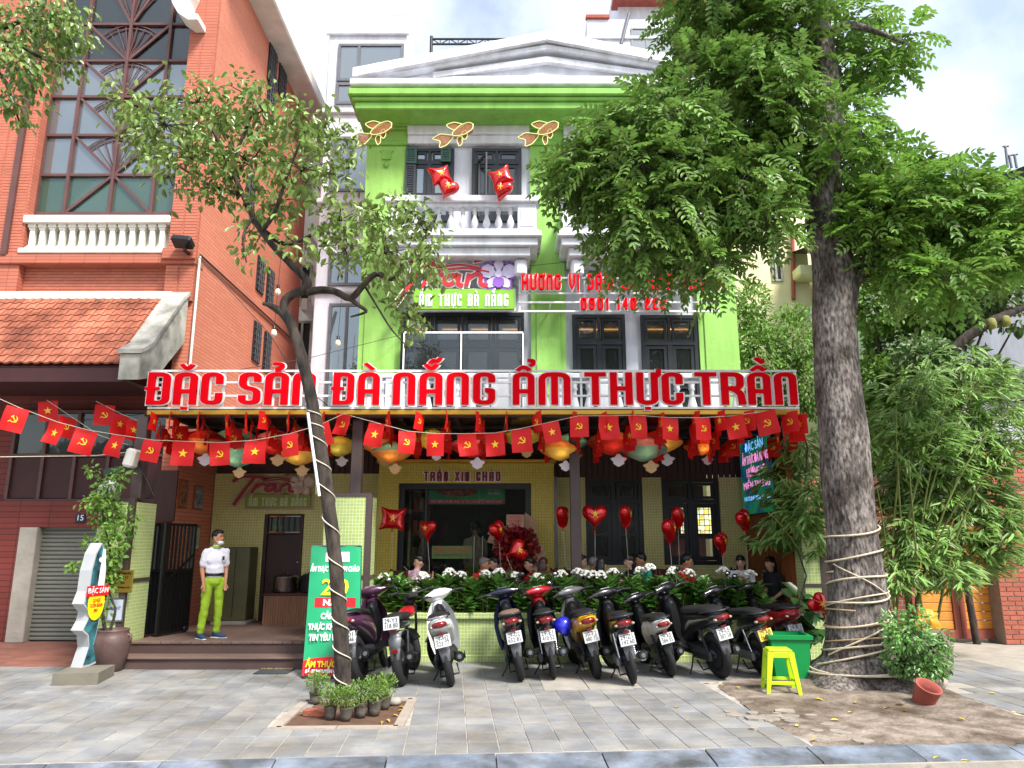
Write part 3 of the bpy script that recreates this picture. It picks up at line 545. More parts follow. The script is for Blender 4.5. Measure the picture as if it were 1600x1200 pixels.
mat('blind', 'CFCBBE', .5, .05, 3)
YT = 15.0
tw_ = house('white_tower_house', 'narrow white rendered tower house between brick building and green restaurant', xx(512, 100, YT), -2.42, YT, 20, zz(25, YT), 'white_wall',
    [(xx(527, 120, YT), xx(630, 120, YT), zz(128, YT), zz(70, YT)), (xx(525, 150, YT), xx(625, 150, YT), zz(164, YT), zz(131, YT)), (xx(515, 290, YT), xx(600, 290, YT), zz(300, YT), zz(215, YT)), (xx(514, 420, YT), xx(600, 420, YT), zz(447, YT), zz(395, YT)), (xx(513, 520, YT), xx(600, 520, YT), zz(640, YT), zz(475, YT))], wm='glass_sky', cornice=[zz(53, YT), zz(175, YT), zz(315, YT), zz(455, YT)])
B('blind', 'blind', tw_, (xx(530, 120, YT), xx(628, 120, YT), YT+.03-.035, YT-.003, zz(126, YT), zz(73, YT)))
T('roof_rail', 'white_paint', tw_, [(xx(525, 25, YT), YT+.1, zz(26, YT)), (xx(525, 19, YT), YT+.1, zz(19, YT)), (xx(635, 19, YT), YT+.1, zz(19, YT)), (xx(637, 26, YT), YT+.1, zz(26, YT))], .03)
al = house('alley_house', 'weathered beige concrete house with dark openings deep in the alley', -6.4, xx(500, 480, 17.8)-.02, 17.8, 24, zz(150, 17.8), 'old_white', [(xx(455, 250, 17.8), xx(486, 250, 17.8), zz(300, 17.8), zz(230, 17.8)), (xx(460, 450, 17.8), xx(487, 450, 17.8), zz(478, 17.8), zz(415, 17.8)), (xx(462, 530, 17.8), xx(488, 530, 17.8), zz(565, 17.8), zz(502, 17.8))], wm='dark', frame='stain')
B('balcony_slab', 'old_white', al, (-5.1, xx(492, 480, 17.8), 17.1, 17.79, zz(497, 17.8), zz(480, 17.8))); B('balcony_slab', 'old_white', al, (-5.1, xx(497, 400, 17.8), 17.0, 17.79, zz(405, 17.8), zz(385, 17.8)))
Yb = 24
wb = house('white_rooftop_house', 'white house with balcony rising behind the green restaurant roof', xx(917, 40, Yb), xx(1120, 40, Yb), Yb, 30, zz(30, Yb), 'white_wall', [(xx(985, 35, Yb), xx(1060, 35, Yb), zz(33, Yb)-1.6, zz(26, Yb)-.5)], cornice=[zz(60, Yb)])
B('upper_storey', 'white_wall', wb, (xx(968, 10, Yb), xx(1120, 10, Yb), Yb+.3, 30, zz(30, Yb)+.003, zz(-60, Yb))); B('roof_edge', 'terracotta', wb, (xx(970, 0, Yb)-.3, xx(1120, 0, Yb), Yb-.4, Yb+.5, zz(2, Yb), zz(-3, Yb))); B('parapet_tile', 'terracotta', wb, (xx(915, 28, Yb), xx(952, 28, Yb), Yb-.1, Yb+.1, zz(30, Yb)+.003, zz(27, Yb)+.05))
T('rain_pipe', 'grey_metal', wb, [(xx(982, 25, Yb), Yb-.1, zz(25, Yb)), (xx(970, 72, Yb), Yb-.1, zz(72, Yb))], .06)
Yc = 20
cb = house('cream_building', 'faded cream plastered building behind the garden on the right', 5.2, xx(1258, 350, Yc), Yc, 27, zz(275, Yc), mat('cream', 'D6C79C', .9, scale=1.2, bump=.3, c2='E6DAB6'), [(xx(1205, 420, Yc), xx(1222, 420, Yc), zz(440, Yc), zz(395, Yc))], wm='dark', frame='stain')
B('lower_wing', 'cream', cb, (xx(1258, 400, Yc)+.003, xx(1262, 400, Yc)+2.2, Yc+.4, 27, 0, zz(378, Yc))); B('ledge', 'cream', cb, (xx(1236, 440, Yc), xx(1290, 440, Yc), Yc-.6, Yc-.003, zz(442, Yc), zz(425, Yc)), b=.05)
T('vent_pipe', 'terracotta', cb, [(xx(1236, 360, Yc), Yc-.1, zz(360, Yc)), (xx(1238, 470, Yc), Yc-.1, zz(470, Yc))], .06); T('roof_mast', 'grey_metal', cb, [(xx(1246, 365, Yc), Yc+.1, zz(380, Yc)), (xx(1243, 365, Yc), Yc+.1, zz(362, Yc))], .05)
Yr = 13.6
wr = house('white_house', 'white house under a dark metal canopy roof at the far right', xx(1478, 520, Yr), 14, Yr, 20, zz(330, Yr), 'white_wall', [(xx(1560, 620, Yr), xx(1640, 620, Yr), zz(650, Yr), zz(585, Yr))], wm='glass_dark')
B('louvre', 'grey_metal', wr, *[(xx(1545, 620, Yr), 13, Yr-.1, Yr-.052, zz(y, Yr), zz(y-4, Yr)) for y in range(590, 640, 9)]); B('arch_shade', 'old_white', wr, (xx(1555, 500, Yr), 13, Yr-.25, Yr-.003, zz(480, Yr), zz(455, Yr)))
rf = MB(); rf.add([(xx(1538, 258, 12.2), 11.2, zz(258, 11.2)), (15, 11.2, zz(262, 11.2)), (15, 20, zz(262, 11.2)+2), (xx(1538, 258, 12.2)-.6, 20, zz(258, 11.2)+2)], [(0, 1, 2, 3)]); rf.box(xx(1538, 258, 12.2), 15, 11.15, 11.22, zz(264, 11.2), zz(257, 11.2)); rf = rf.build('canopy_roof', 'dk_metal', wr)
B('roof_beam', 'black', rf, *[(xx(1538, 258, 12.2)+.3+k*.9, xx(1538, 258, 12.2)+.38+k*.9, 11.3, 14, zz(275, 11.2), zz(268, 11.2)) for k in range(4)]); B('back_sheet', 'black', rf, (xx(1541, 300, 12.2), 15, 13.4, 13.5, zz(340, 13.5), zz(255, 11.2)))
an = thing('rooftop_antenna', 'thin metal poles with tee heads on the dark canopy roof', 'antenna', (xx(1572, 255, 13), 13, zz(258, 13)))
for px, py in ((1571, 229), (1577, 243), (1585, 242)): MB().tube([(xx(px+3, 258, 13), 13, zz(262, 13)), (xx(px, py, 13), 13, zz(py, 13))], .025, 6).tube([(xx(px-4, py, 13), 13, zz(py, 13)), (xx(px+5, py, 13), 13, zz(py-1, 13))], .02, 6).build('pole', 'grey_metal', an)
# gate, brick walls, right
YG_ = 12.6
def bricks(par, x0, x1, z0, z1, Y, lim=400):
    bw, bh = .225, .073; me = MB().box(0, bw-.012, -.012, .03, 0, bh-.012, b=.003).mesh('brick', mat('brick_red', '9C5644', .85, .12, 9, .3, rnd=.14)); hf = MB().box(0, bw/2-.012, -.012, .03, 0, bh-.012, b=.003).mesh('brick', 'brick_red'); r_ = 0; z = z0
    while z+bh <= z1:
        x = x0+.004
        if r_ % 2: piece('brick', hf, par, (x, Y, z)); x += bw/2
        while x+bw/2 <= x1: piece('brick', me if x+bw <= x1+.02 else hf, par, (x, Y, z)); x += bw
        z += bh; r_ += 1
gw = thing('brick_gate_pier', 'red brick gate pier right of the slatted wooden gate', 'pier', (8.4, 12.3, 0)); x0 = xx(1558, 900, 12.3)
B('pier_core', mat('mortar', '8E857B', .95, .1, 9, .3), gw, (x0, x0+1.1, 12.3, 12.75, 0, zz(690, 12.3))); bricks(gw, x0, x0+.95, .01, zz(700, 12.3), 12.3)
g2 = thing('brick_garden_wall', 'red brick garden wall behind the big tree trunk', 'wall', (5.6, 12.7, 0)); B('wall_core', 'red_wall', g2, (4.42, xx(1422, 900, YG_), YG_+.05, YG_+.35, 0, zz(745, YG_)))
gt = thing('slatted_gate', 'double gate of orange wooden slats in red-brown steel frames', 'gate', (7.2, YG_, 0)); gx0, gx1 = xx(1422, 930, YG_), xx(1556, 930, YG_); gm = (gx0+gx1)/2+.05; zt = zz(800, YG_)
for a, b_ in ((gx0, gm-.004), (gm+.004, gx1)):
    lf = B('gate_leaf', mat('gate_red', '8F4A3C', .6, .1, 5, .1), gt, (a, a+.09, YG_-.05, YG_+.03, .06, zt), (b_-.09, b_, YG_-.05, YG_+.03, .06, zt), (a+.091, b_-.091, YG_-.049, YG_+.029, .06, .2), (a+.091, b_-.091, YG_-.049, YG_+.029, zt-.1, zt))
    sl_me = MB().box(a+.092-a, b_-.092-a, 0, .025, 0, .128, b=.006).mesh('slat', mat('slat_wood', 'D58A33', .5, .15, 4, .1, rnd=.1, stretch=(1, 8, 8))); z = .205
    while z+.13 < zt-.1: piece('slat', sl_me, lf, (a, YG_-.02, z)); z += .138
# ================================================================ THE GREEN RESTAURANT
re = thing('restaurant_building', 'three storey lime green restaurant with white balconies and a pediment', 'building', (.7, 13, 0))
Y0 = 14.0; XC = .715
PX = [(-3.01, -2.18), (.373, 1.057), (3.67, 4.44)]; BAY = [(-2.18, .373), (1.057, 3.67)]
zsof = zz(170, 13.3); ztopw = zz(143, 13.3)
B('wall', 'green_wall', re, (-3.0, 4.43, Y0+.25, Y0+.6, 3.3, ztopw), (-2.3, 4.43, Y0+.605, 21, 3.3, ztopw-.4)); B('roof_slab', 'concrete', re, (-2.3, 4.43, 14.7, 21, ztopw-.39, ztopw-.2))
for k, (a, b_) in enumerate(PX):
    p = B('pilaster', 'green_wall', re, (a, b_, Y0, Y0+.26, 3.3, zsof)); B('inset', 'green_wall', p, (a+.1, b_-.1, Y0-.03, Y0-.002, 3.4, zz(470, Y0)), b=.012)
    B('capital', 'green_trim', p, (a-.1, b_+.1, Y0-.16, Y0-.003, zz(197, Y0), zsof-.02), (a-.05, b_+.05, Y0-.1, Y0-.004, zz(205, Y0), zz(197, Y0)-.004), (a-.03, b_+.03, Y0-.06, Y0-.004, zz(228, Y0), zz(221, Y0)), b=.012)
    zc = zz(236, Y0); c = (a+b_)/2; mb = MB(); mb.prism([(-.14, 0), (.14, 0), (.1, -.05), (.09, -.2), (-.09, -.2), (-.1, -.05)], Y0-.04, Y0-.003, lambda u, v, d: (c+u, d, zc+v))
    mb.lathe([(.0, 0), (.04, 0), (.06, .01), (.06, .03), (.0, .035)], 12, (c, Y0-.003, zc-.32), Matrix.Rotation(PI/2, 4, 'X')); mb.build('drop_ornament', 'green_trim', p)
for a, b_ in BAY: B('bay_wall', 'white_wall', re, (a-.01, b_+.01, Y0+.1, Y0+.255, 3.35, zsof-.005))
# entablature, cornice, pediment
hw = 3.86
B('cornice', 'green_trim', re, (XC-hw, XC+hw, 13.3, Y0+.25, zsof, zsof+.16), (XC-hw-.06, XC+hw+.06, 13.24, Y0+.2, zsof+.162, zsof+.24), (XC-hw-.12, XC+hw+.12, 13.17, Y0+.2, zsof+.242, ztopw), b=.02)
B('frieze', 'white_trim', re, *[(a+.01, b_-.01, Y0-.12, Y0+.098, zz(213, Y0), zz(200, Y0)) for a, b_ in BAY], *[(a+.01, b_-.01, Y0-.06, Y0+.098, zz(226, Y0), zz(213, Y0)-.003) for a, b_ in BAY], b=.015)
zp0 = ztopw+.002; zp1 = zz(122, 13.2); zap = zz(50, 13.25)
B('pediment_base', 'white_trim', re, (XC-hw+.1, XC+hw-.1, 13.32, Y0+.2, zp0, zp1-.15), (XC-hw-.1, XC+hw+.1, 13.18, Y0+.2, zp1-.148, zp1), b=.02)
pd = MB(); pd.prism([(XC-hw+.05, zp1+.002), (XC+hw-.05, zp1+.002), (XC, zap-.25)], 13.5, Y0+.1, lambda a, b, d: (a, d, b)); pd = pd.build('pediment', 'white_wall', re)
for s_ in (-1, 1):
    for (o_, t_, yf) in ((0, .2, 13.2), (-.2, .1, 13.3), (-.42, .12, 13.38)):
        k0 = hw+.05 if o_ > -.3 else hw-1.55; zz0 = zp1+.17 if o_ > -.3 else zp1+.17
        L0 = Vector((XC+s_*k0, zp1+.14+o_*.2 if o_ > -.3 else zp1+.2)); L1 = Vector((XC, zap-.1+o_)); mb = MB()
        n_ = Vector((0, 1)); P_ = [L0-n_*t_/2, L1-n_*t_/2, L1+n_*t_/2, L0+n_*t_/2]; mb.prism([(p.x, p.y) for p in (P_ if s_ < 0 else P_[::-1])], yf, Y0+.05+.01*s_, lambda a, b, d: (a, d, b)); mb.build('raking_cornice', 'white_trim', pd)
B('inner_moulding', 'white_trim', pd, (XC-hw+1.55, XC+hw-1.55, 13.4, 13.5, zp1+.1, zp1+.2), b=.02)
# roof truss frame
tr = thing('roof_truss', 'thin dark steel lattice frame standing on the restaurant roof', 'frame', (-.6, 15, zz(85, 15))); za, zb = zz(61, 15), zz(69, 15); xa, xb = xx(674, 65, 15), xx(800, 65, 15); mb = MB()
mb.tube([(xa, 15, za), (xb, 15, za)], .025, 6).tube([(xa, 15, zb), (xb, 15, zb)], .025, 6)
for k in range(10): x = xa+(xb-xa)*k/9.; mb.tube([(x, 15, zb), (x, 15, za)], .012, 5); mb.tube([(x, 15, zb if k % 2 else za), (x+(xb-xa)/9, 15, za if k % 2 else zb)], .012, 5)
mb.build('lattice_beam', 'dk_metal', tr); MB().tube([(xa, 15, zz(57, 15)), (xa, 15, ztopw-.3)], .04, 6).tube([(xa+.25, 15, ztopw-.3), (xa, 15, zb)], .02, 6).build('post', 'dk_metal', tr)
# windows ---------------------------------------------------
def frame(mb, x0, x1, z0, z1, Y, w_=.07, d=.08): mb.box(x0, x0+w_, Y, Y+d, z0, z1); mb.box(x1-w_, x1, Y, Y+d, z0, z1); mb.box(x0+w_, x1-w_, Y+.001, Y+d, z0, z0+w_); mb.box(x0+w_, x1-w_, Y+.001, Y+d, z1-w_, z1)
def window(x0, x1, z0, z1, Y, nt=2, tfrac=.26, gm='glass_dark', name='window', panes=2, back=True):
    mb = MB(); frame(mb, x0, x1, z0, z1, Y); zt = z1-(z1-z0)*tfrac; mb.box(x0+.07, x1-.07, Y+.002, Y+.07, zt-.035, zt+.035)
    for k in range(1, panes): x = x0+(x1-x0)*k/panes; mb.box(x-.045, x+.045, Y+.003, Y+.07, z0+.07, zt-.035); mb.box(x-.03, x+.03, Y+.004, Y+.07, zt+.035, z1-.07)
    w_ = mb.build(name, 'black_frame', re)
    for k in range(panes):
        a, b_ = x0+(x1-x0)*k/panes, x0+(x1-x0)*(k+1)/panes; a += .07 if k == 0 else .045; b_ -= .07 if k == panes-1 else .045
        sm = MB(); frame(sm, a+.01, b_-.01, zt+.04, z1-.075, Y+.02, .05, .04); frame(sm, a+.005, b_-.005, z0+.075, zt-.04, Y+.02, .07, .04); sm.box(a+.075, b_-.075, Y+.022, Y+.05, z0+(zt-z0)*.45, z0+(zt-z0)*.45+.045); sm.build('sash', 'black_frame', w_)
        B('pane', gm, w_, (a, b_, Y+.045, Y+.052, z0+.07, zt-.035), (a, b_, Y+.045, Y+.052, zt+.035, z1-.07))
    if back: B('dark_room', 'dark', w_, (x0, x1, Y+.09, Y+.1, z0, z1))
    return w_
z2b = 3.75
X2 = lambda p: xx(p, 540, Y0)
window(X2(895), X2(978), z2b, zz(492, Y0+.05), Y0+.015, gm='glass_dark'); window(X2(1003), X2(1091), z2b, zz(493, Y0+.05), Y0+.015, gm='glass_dark')
window(X2(626), X2(819), z2b, zz(489, Y0+.05), Y0+.015, panes=4, tfrac=.3, gm='glass_dark')
st = MB()
for k, a in enumerate((905, 945, 640, 690, 735, 785, 1012, 1050)): st.box(X2(a), X2(a+28), Y0+.075, Y0+.085, zz(512, Y0)-.02, zz(512, Y0)+.0)
tag(st.build('ceiling_strip_light', mat('strip', 'FFB65C', .4, .02, emit=3.0), re), kind='stuff')
fr = MB()
for p in (634, 722, 817): fr.box(X2(p)-.015, X2(p)+.015, Y0-.25, Y0-.22, z2b, zz(521, Y0-.2))
fr.box(X2(634), X2(817), Y0-.251, Y0-.219, zz(522, Y0-.2), zz(519, Y0-.2)); fr = fr.build('balcony_glazing', 'white_paint', re)
for a, b_ in ((635, 721), (723, 816)): B('pane', 'glass_clear', fr, (X2(a)+.02, X2(b_)-.02, Y0-.24, Y0-.232, z2b, zz(523, Y0-.2)))
X3 = lambda p: xx(p, 270, Y0)
for k, (a, b_) in enumerate(((632, 709), (737, 815), (905, 982), (1010, 1087))):
    x0, x1 = X3(a), X3(b_); wn = window(x0, x1, zz(345, Y0), zz(231, Y0), Y0+.012, gm='glass_sky' if k == 0 else 'glass_dark', tfrac=.2)
    if k in (0, 2):
        for s_, (u0, u1, za_, zb_, m) in enumerate(((x0+.02, x0+.25, zz(257, Y0), zz(232, Y0), 'shut'), (x1-.27, x1-.06, zz(254, Y0), zz(232, Y0), 'shut'), (x0+.02, x0+.24, zz(340, Y0), zz(259, Y0), 'shut2'))):
            sh2 = MB(); frame(sh2, u0, u1, za_, zb_, Y0-.06, .045, .03); sh2.box(u0+.045, u1-.045, Y0-.04, Y0-.034, za_+.045, zb_-.045); o = sh2.build('shutter', mat(m, '33594A' if m == 'shut' else '2B3038', .5, .1, 6), wn); z = za_+.06; sl_ = MB()
            while z < zb_-.07: sl_.box(u0+.05, u1-.05, Y0-.055, Y0-.041, z, z+.025); z += .05
            tag(sl_.build('louvre', m and MATS[m], o), kind='stuff')
    else:
        x = x0+.12; sh2 = MB(); M_ = Matrix.Translation((x, Y0-.02, 0)) @ Matrix.Rotation(R(-65), 4, 'Z')
        for q in ((0, .05, zz(340, Y0), zz(253, Y0)), (.38, .43, zz(340, Y0), zz(253, Y0))): sh2.box(q[0], q[1], 0, .035, q[2], q[3], M=M_)
        sh2.box(.05, .38, .001, .034, zz(257, Y0), zz(253, Y0), M=M_); sh2.build('open_sash', 'black_frame', wn)
# balconies with turned balusters --------------------------
def lathe_bal(h, r, name='baluster', m='white_trim'):
    pr = [(.7, 0), (.7, .06), (.45, .1), (.55, .14), (.95, .3), (.85, .42), (.45, .62), (.4, .74), (.62, .78), (.5, .83), (.7, .92), (.7, 1)]
    return MB().lathe([(r*a, h*b_) for a, b_ in pr], 10).mesh(name, m)
Yb_ = 13.25
for k, (a, b_) in enumerate(((608, 838), (878, 1108))):
    x0, x1 = xx(a, 320, Yb_), xx(b_, 320, Yb_); zt = zz(308, Yb_); zr = zz(323, Yb_); zl = zz(359, Yb_); zs_ = zz(372, Yb_); zb2 = zz(398, Yb_)
    bc = B('balcony', 'white_trim', re, (x0-.1, x1+.1, Yb_-.12, Y0+.09, zs_, zl-.06), (x0-.02, x1+.02, Yb_-.04, Y0+.088, zs_-.16, zs_-.003), (x0+.12, x1-.12, Yb_+.06, Y0+.086, zb2, zs_-.163), (x0-.04, x1+.04, Yb_-.06, Yb_+.26, zl-.058, zl), b=.015)
    B('corbel', 'white_trim', bc, *[(x-.12, x+.12, Yb_+.15, Y0+.08, zb2-.35, zb2-.003) for x in (x0+.3, x1-.3)], b=.05)
    B('rail', 'white_trim', bc, (x0-.07, x1+.07, Yb_-.1, Yb_+.28, zr+.07, zt), (x0+.0, x1-.0, Yb_-.03, Yb_+.22, zr, zr+.068), b=.015)
    for x in (x0, x1-.36): B('pedestal', 'white_trim', bc, (x, x+.36, Yb_-.02, Yb_+.2, zl+.001, zr-.001), (x+.06, x+.3, Yb_-.035, Yb_-.021, zl+.06, zr-.06))
    me = lathe_bal(zr-zl, .08); n_ = 9
    for j in range(n_): piece('baluster', me, bc, (x0+.36+(j+.6)*(x1-x0-.72)/(n_+.2), Yb_+.08, zl))
    for s_ in (x0+.1, x1-.1): B('side_rail', 'white_trim', bc, (s_-.08, s_+.08, Yb_+.29, Y0+.09, zr+.05, zt-.02), (s_-.06, s_+.06, Yb_+.29, Y0+.09, zl+.001, zr+.048))
# first-floor terrace parapet
zt, zl = zz(584, 13.05), zz(640, 13.05)-.25; tp = B('terrace_parapet', 'white_trim', re, (-3.0, 4.43, 12.98, 13.2, zt-.1, zt), (-3.0, 4.43, 12.96, 13.22, zl-.25, zl), b=.015)
B('terrace_slab', 'white_trim', re, (-5.1, 4.4, 12.93, Y0+.25, 3.36, zl-.252)); me = lathe_bal(zt-.1-zl, .1); x = -2.85
while x < 4.4:
    if min(abs(x-q) for q in (-2.1, -.2, 1.7, 3.6)) > .2: piece('baluster', me, tp, (x, 13.09, zl))
    x += .265
B('pedestal', 'white_trim', tp, *[(q-.17, q+.17, 12.99, 13.19, zl+.001, zt-.101) for q in (-2.1, -.2, 1.7, 3.6)])
# ---------------------------------------------------------------- ground floor
FZ = .30; YG = 12.9; XG = lambda p: xx(p, 800, YG)
B('back_wall', 'mosaic_olive', re, (CX+.02, XG(414), YG, YG+.3, FZ, zz(740, YG)), (XG(476), -2.0, YG, YG+.3, FZ, zz(740, YG)), (XG(414)+.002, XG(476)-.002, YG+.001, YG+.3, zz(803, YG), zz(740, YG)))
B('upper_wall', 'dark_wood', re, (CX+.02, 4.0, YG+.06, YG+.3, zz(740, YG)+.003, 3.36))
sl = MB(); x = -3.2
while x < 3.95:
    if not -2.2 < x < .68: sl.box(x, x+.085, YG+.02, YG+.058, zz(748, YG), 3.3)
    x += .1
tag(sl.build('slat_cladding', 'dark_wood', re), kind='stuff')
dr = B('side_door', mat('door_brown', '3A2420', .5, .15, 4), re, (XG(415), XG(475), YG+.06, YG+.1, FZ, zz(833, YG)), (XG(415), XG(415)+.05, YG-.01, YG+.12, FZ, zz(804, YG)), (XG(475)-.05, XG(475), YG-.01, YG+.12, FZ, zz(804, YG)), (XG(415)+.05, XG(475)-.05, YG-.01, YG+.12, zz(806, YG), zz(803, YG)), (XG(415)+.05, XG(475)-.05, YG-.009, YG+.059, zz(834, YG), zz(832, YG)))
B('transom_pane', 'glass_sky', dr, (XG(415)+.052, XG(475)-.052, YG+.07, YG+.08, zz(831, YG), zz(807, YG))); B('grille', 'black', dr, *[(XG(p)-.01, XG(p)+.01, YG+.04, YG+.055, zz(831, YG), zz(807, YG)) for p in range(424, 470, 9)]); MB().ell((XG(469), YG+.03, 1.25), .03).build('door_knob', 'steel', dr)
# right dining room wall with two windows
wx = [(915, 1005), (1035, 1126)]; XA = [XG(p) for q in wx for p in q]; zwt, zwb = zz(747, YG), zz(883, YG)
B('dining_wall', 'mosaic_olive', re, (XG(866), XA[0], YG, YG+.3, FZ, zz(746, YG)), (XA[1], XA[2], YG, YG+.3, FZ, zz(746, YG)), (XA[3], 4.0, YG, YG+.3, FZ, zz(746, YG)), (XA[0]+.001, XA[1]-.001, YG+.002, YG+.3, FZ, zwb), (XA[2]+.001, XA[3]-.001, YG+.002, YG+.3, FZ, zwb))
window(XA[0], XA[1], zwb, zwt, YG+.05, tfrac=.27, gm='glass_dark', back=False); wn = window(XA[2], XA[3], zwb, zwt, YG+.05, tfrac=.27, gm='glass_clear', back=False)
mb = MB(); B('room_shell', 'maroon', re, (.7, 4.2, 16.4, 16.5, .2, 3.3), (.7, 4.2, YG+.31, 16.4, 3.25, 3.3)); 
sw = thing('lit_back_window', 'bright gridded window with coloured panes seen through the dining room', 'window', (3.3, 15.2, 1.6))
for a, b_ in ((XG(1062)*1.18, XG(1076)*1.18), (XG(1085)*1.18, XG(1114)*1.18)):
    for i in range(4):
        for j in range(6): B('pane', mat(f'litpane{(i*7+j*5) % 3}', ('FFF3D0', 'F4C35A', 'C9D9A0')[(i*7+j*5) % 3], .5, .3, 12, emit=.75), sw, (a+(b_-a)*i/4+.008, a+(b_-a)*(i+1)/4-.008, 15.2, 15.21, zz(838, 15.2)+(zz(787, 15.2)-zz(838, 15.2))*j/6+.008, zz(838, 15.2)+(zz(787, 15.2)-zz(838, 15.2))*(j+1)/6-.008))
    B('lattice', 'black', sw, (a-.06, b_+.06, 15.215, 15.23, zz(842, 15.2), zz(783, 15.2)))
# entry block: olive gold mosaic portal with glass doors
YB = 12.3; XB = lambda p: xx(p, 800, YB); bx = [XB(590), XB(622), XB(830), XB(866)]; zbt = zz(724, YB); zgo = zz(755, YB)
ent = B('entrance_portal', 'mosaic_gold', re, (bx[0], bx[1], YB, YG-.01, FZ, zbt), (bx[2], bx[3], YB, YG-.01, FZ, zbt), (bx[1]+.001, bx[2]-.001, YB+.001, YG-.01, zgo, zbt))
B('gold_trim', 'gold', ent, (bx[0]-.04, bx[3]+.04, YB-.05, YG-.02, zbt+.002, zbt+.07), b=.012); B('side_strip', 'grey_metal', ent, (bx[3]+.002, bx[3]+.05, YB-.02, YB+.1, 1.0, zz(745, YB)))
gd = MB(); frame(gd, bx[1]+.003, bx[2]-.003, FZ, zgo-.003, YB+.06, .09, .1); xm = XB(748); gd = gd.build('door_frame', 'black_frame', ent)
B('door_leaf', 'glass_clear', gd, (bx[1]+.1, XB(665), YB+.1, YB+.11, FZ+.09, zgo-.095)); B('door_leaf', 'glass_clear', gd, (XB(665)+.02, xm-.006, YB+.1, YB+.11, FZ+.09, zgo-.095)); B('door_leaf', 'glass_clear', gd, (xm+.006, bx[2]-.1, YB+.1, YB+.11, FZ+.09, zgo-.095)); B('stile', 'black_frame', gd, (XB(665)-.02, XB(665)+.018, YB+.07, YB+.15, FZ+.09, zgo-.094))
for s_ in (-.07, .07): T('pull_handle', 'steel', gd, [(xm+s_, YB+.05, zz(940, YB)), (xm+s_, YB+.05, zz(838, YB))], .016)
text('TRẦN XIN CHÀO', .1, 'text_red', gd, (XB(706), YB+.096, zz(860, YB)), .6, name='door_lettering'); B('door_sticker', mat('sticker', '6E8A4A', .5, .05), gd, (XB(675), XB(738), YB+.0975, YB+.0985, zz(873, YB), zz(853, YB)))
text('SẴN SÀNG PHỤC VỤ', .06, 'text_black', gd, (XB(706), YB+.096, zz(868, YB)), .58, name='door_lettering')
word_sign('TRẦN XIN CHÀO', zz(737, YB)-zz(752, YB), .024, (XB(661), YB-.003, zz(752, YB)), ent, mat('dk_red', '7A1620', .4, .05), 'white_border', .009, .03, .12, wk=.6, width=XB(782)-XB(661), name='portal_letter')
# interior seen through the glass
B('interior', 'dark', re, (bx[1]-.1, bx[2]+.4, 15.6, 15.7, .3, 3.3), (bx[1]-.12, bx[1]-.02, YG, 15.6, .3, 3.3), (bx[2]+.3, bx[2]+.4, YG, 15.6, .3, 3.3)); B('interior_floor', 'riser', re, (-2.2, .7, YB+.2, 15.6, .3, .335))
sv = thing('display_shelf', 'dark wooden display shelf with rows of goods just inside the glass doors', 'shelf', (XB(643), 13.0, .34))
B('upright', 'dark_wood', sv, (XB(630), XB(630)+.04, 13.0, 13.4, .34, 2.5)); B('upright', 'dark_wood', sv, (XB(662), XB(662)+.04, 13.0, 13.4, .34, 2.5))
for z in (.8, 1.25, 1.7, 2.1, 2.45): B('board', 'orange_wood', sv, (XB(630)+.042, XB(662)-.002, 13.0, 13.4, z, z+.03))
for i in range(12): B('packet', mat(f'pk{i % 3}', ('9C4A2A', 'B98A3A', '6D2A20')[i % 3], .5, .2, 9), sv, (XB(631)+.06+(i % 3)*.1, XB(631)+.13+(i % 3)*.1, 13.03, 13.15, (.83, 1.28, 1.73, 2.13)[i//3], (.83, 1.28, 1.73, 2.13)[i//3]+.22))
pb = thing('interior_banner', 'wide green food banner hanging inside the entrance glass', 'banner', (XB(728), YB+.4, 2.2)); Yp = YB+.25
B('sheet', mat('banner_green', '129A5A', .5, .08, 3), pb, pbox(667, 759, 789, 788, Yp, .01)); B('strip', 'text_red', pb, pbox(667, 781, 789, 787, Yp-.004, .003)); MB().prism([(math.cos(t)*.34, math.sin(t)*.085) for t in np.linspace(0, 2*PI, 20, endpoint=False)], Yp-.008, Yp-.002, lambda a, b, d: (at(715, 768, Yp).x+a, d, at(715, 768, Yp).z+b)).build('food_picture', mat('food', '5A2A1E', .5, .5, 14, c2='B96A3A'), pb)
text('MÓN TRẦN LÀ ĐƯỢC PHỤC VỤ THỰC KHÁCH TỐT HƠN MỖI NGÀY', .06, 'text_white', pb, at(729, 784, Yp-.007), 1.2); text('MÓN NGON\nĐÀ NẴNG', .07, 'text_white', pb, at(772, 768, Yp-.004), .24)
# terrace floor, deck, steps, planter, pillars
B('terrace_floor', 'riser', re, (-1.95, 4.2, 10.95, YB+.05, .05, FZ), (CX+.02, -2.0, 10.36, YG, .02, FZ-.032))
dk = B('entrance_step', 'riser', re, (-5.06, -2.62, 9.98, 10.3, -.005, .125), (-5.06, -2.62, 10.31, 10.35, .127, FZ-.03)); dm = MB().box(0, .128, 0, 2.6, 0, .03, b=.004).mesh('plank', 'wood_plank'); x = -5.06
while x < -2.15: piece('plank', dm, dk, (x, 10.29, FZ-.03)); x += .135
B('tread', 'wood_plank', dk, (-5.07, -2.6, 9.95, 10.13, .127, .15), b=.004); B('tread', 'wood_plank', dk, (-5.07, -2.6, 10.135, 10.302, .127, .15), b=.004)
pt = B('planter', 'mosaic', re, (-1.86, 3.45, 10.58, 10.64, .1, .56)); B('planter_lip', 'mosaic', pt, (-1.88, 3.47, 10.53, 10.68, .562, .64), b=.008); B('planter_base', 'mosaic', pt, (-1.87, 3.46, 10.54, 10.64, -.005, .098), b=.008); B('planter_back', 'mosaic', pt, (-1.86, 3.45, 10.9, 10.96, .1, .64)); B('planter_soil', 'pit_soil', pt, (-1.86, 3.45, 10.642, 10.899, .3, .58))
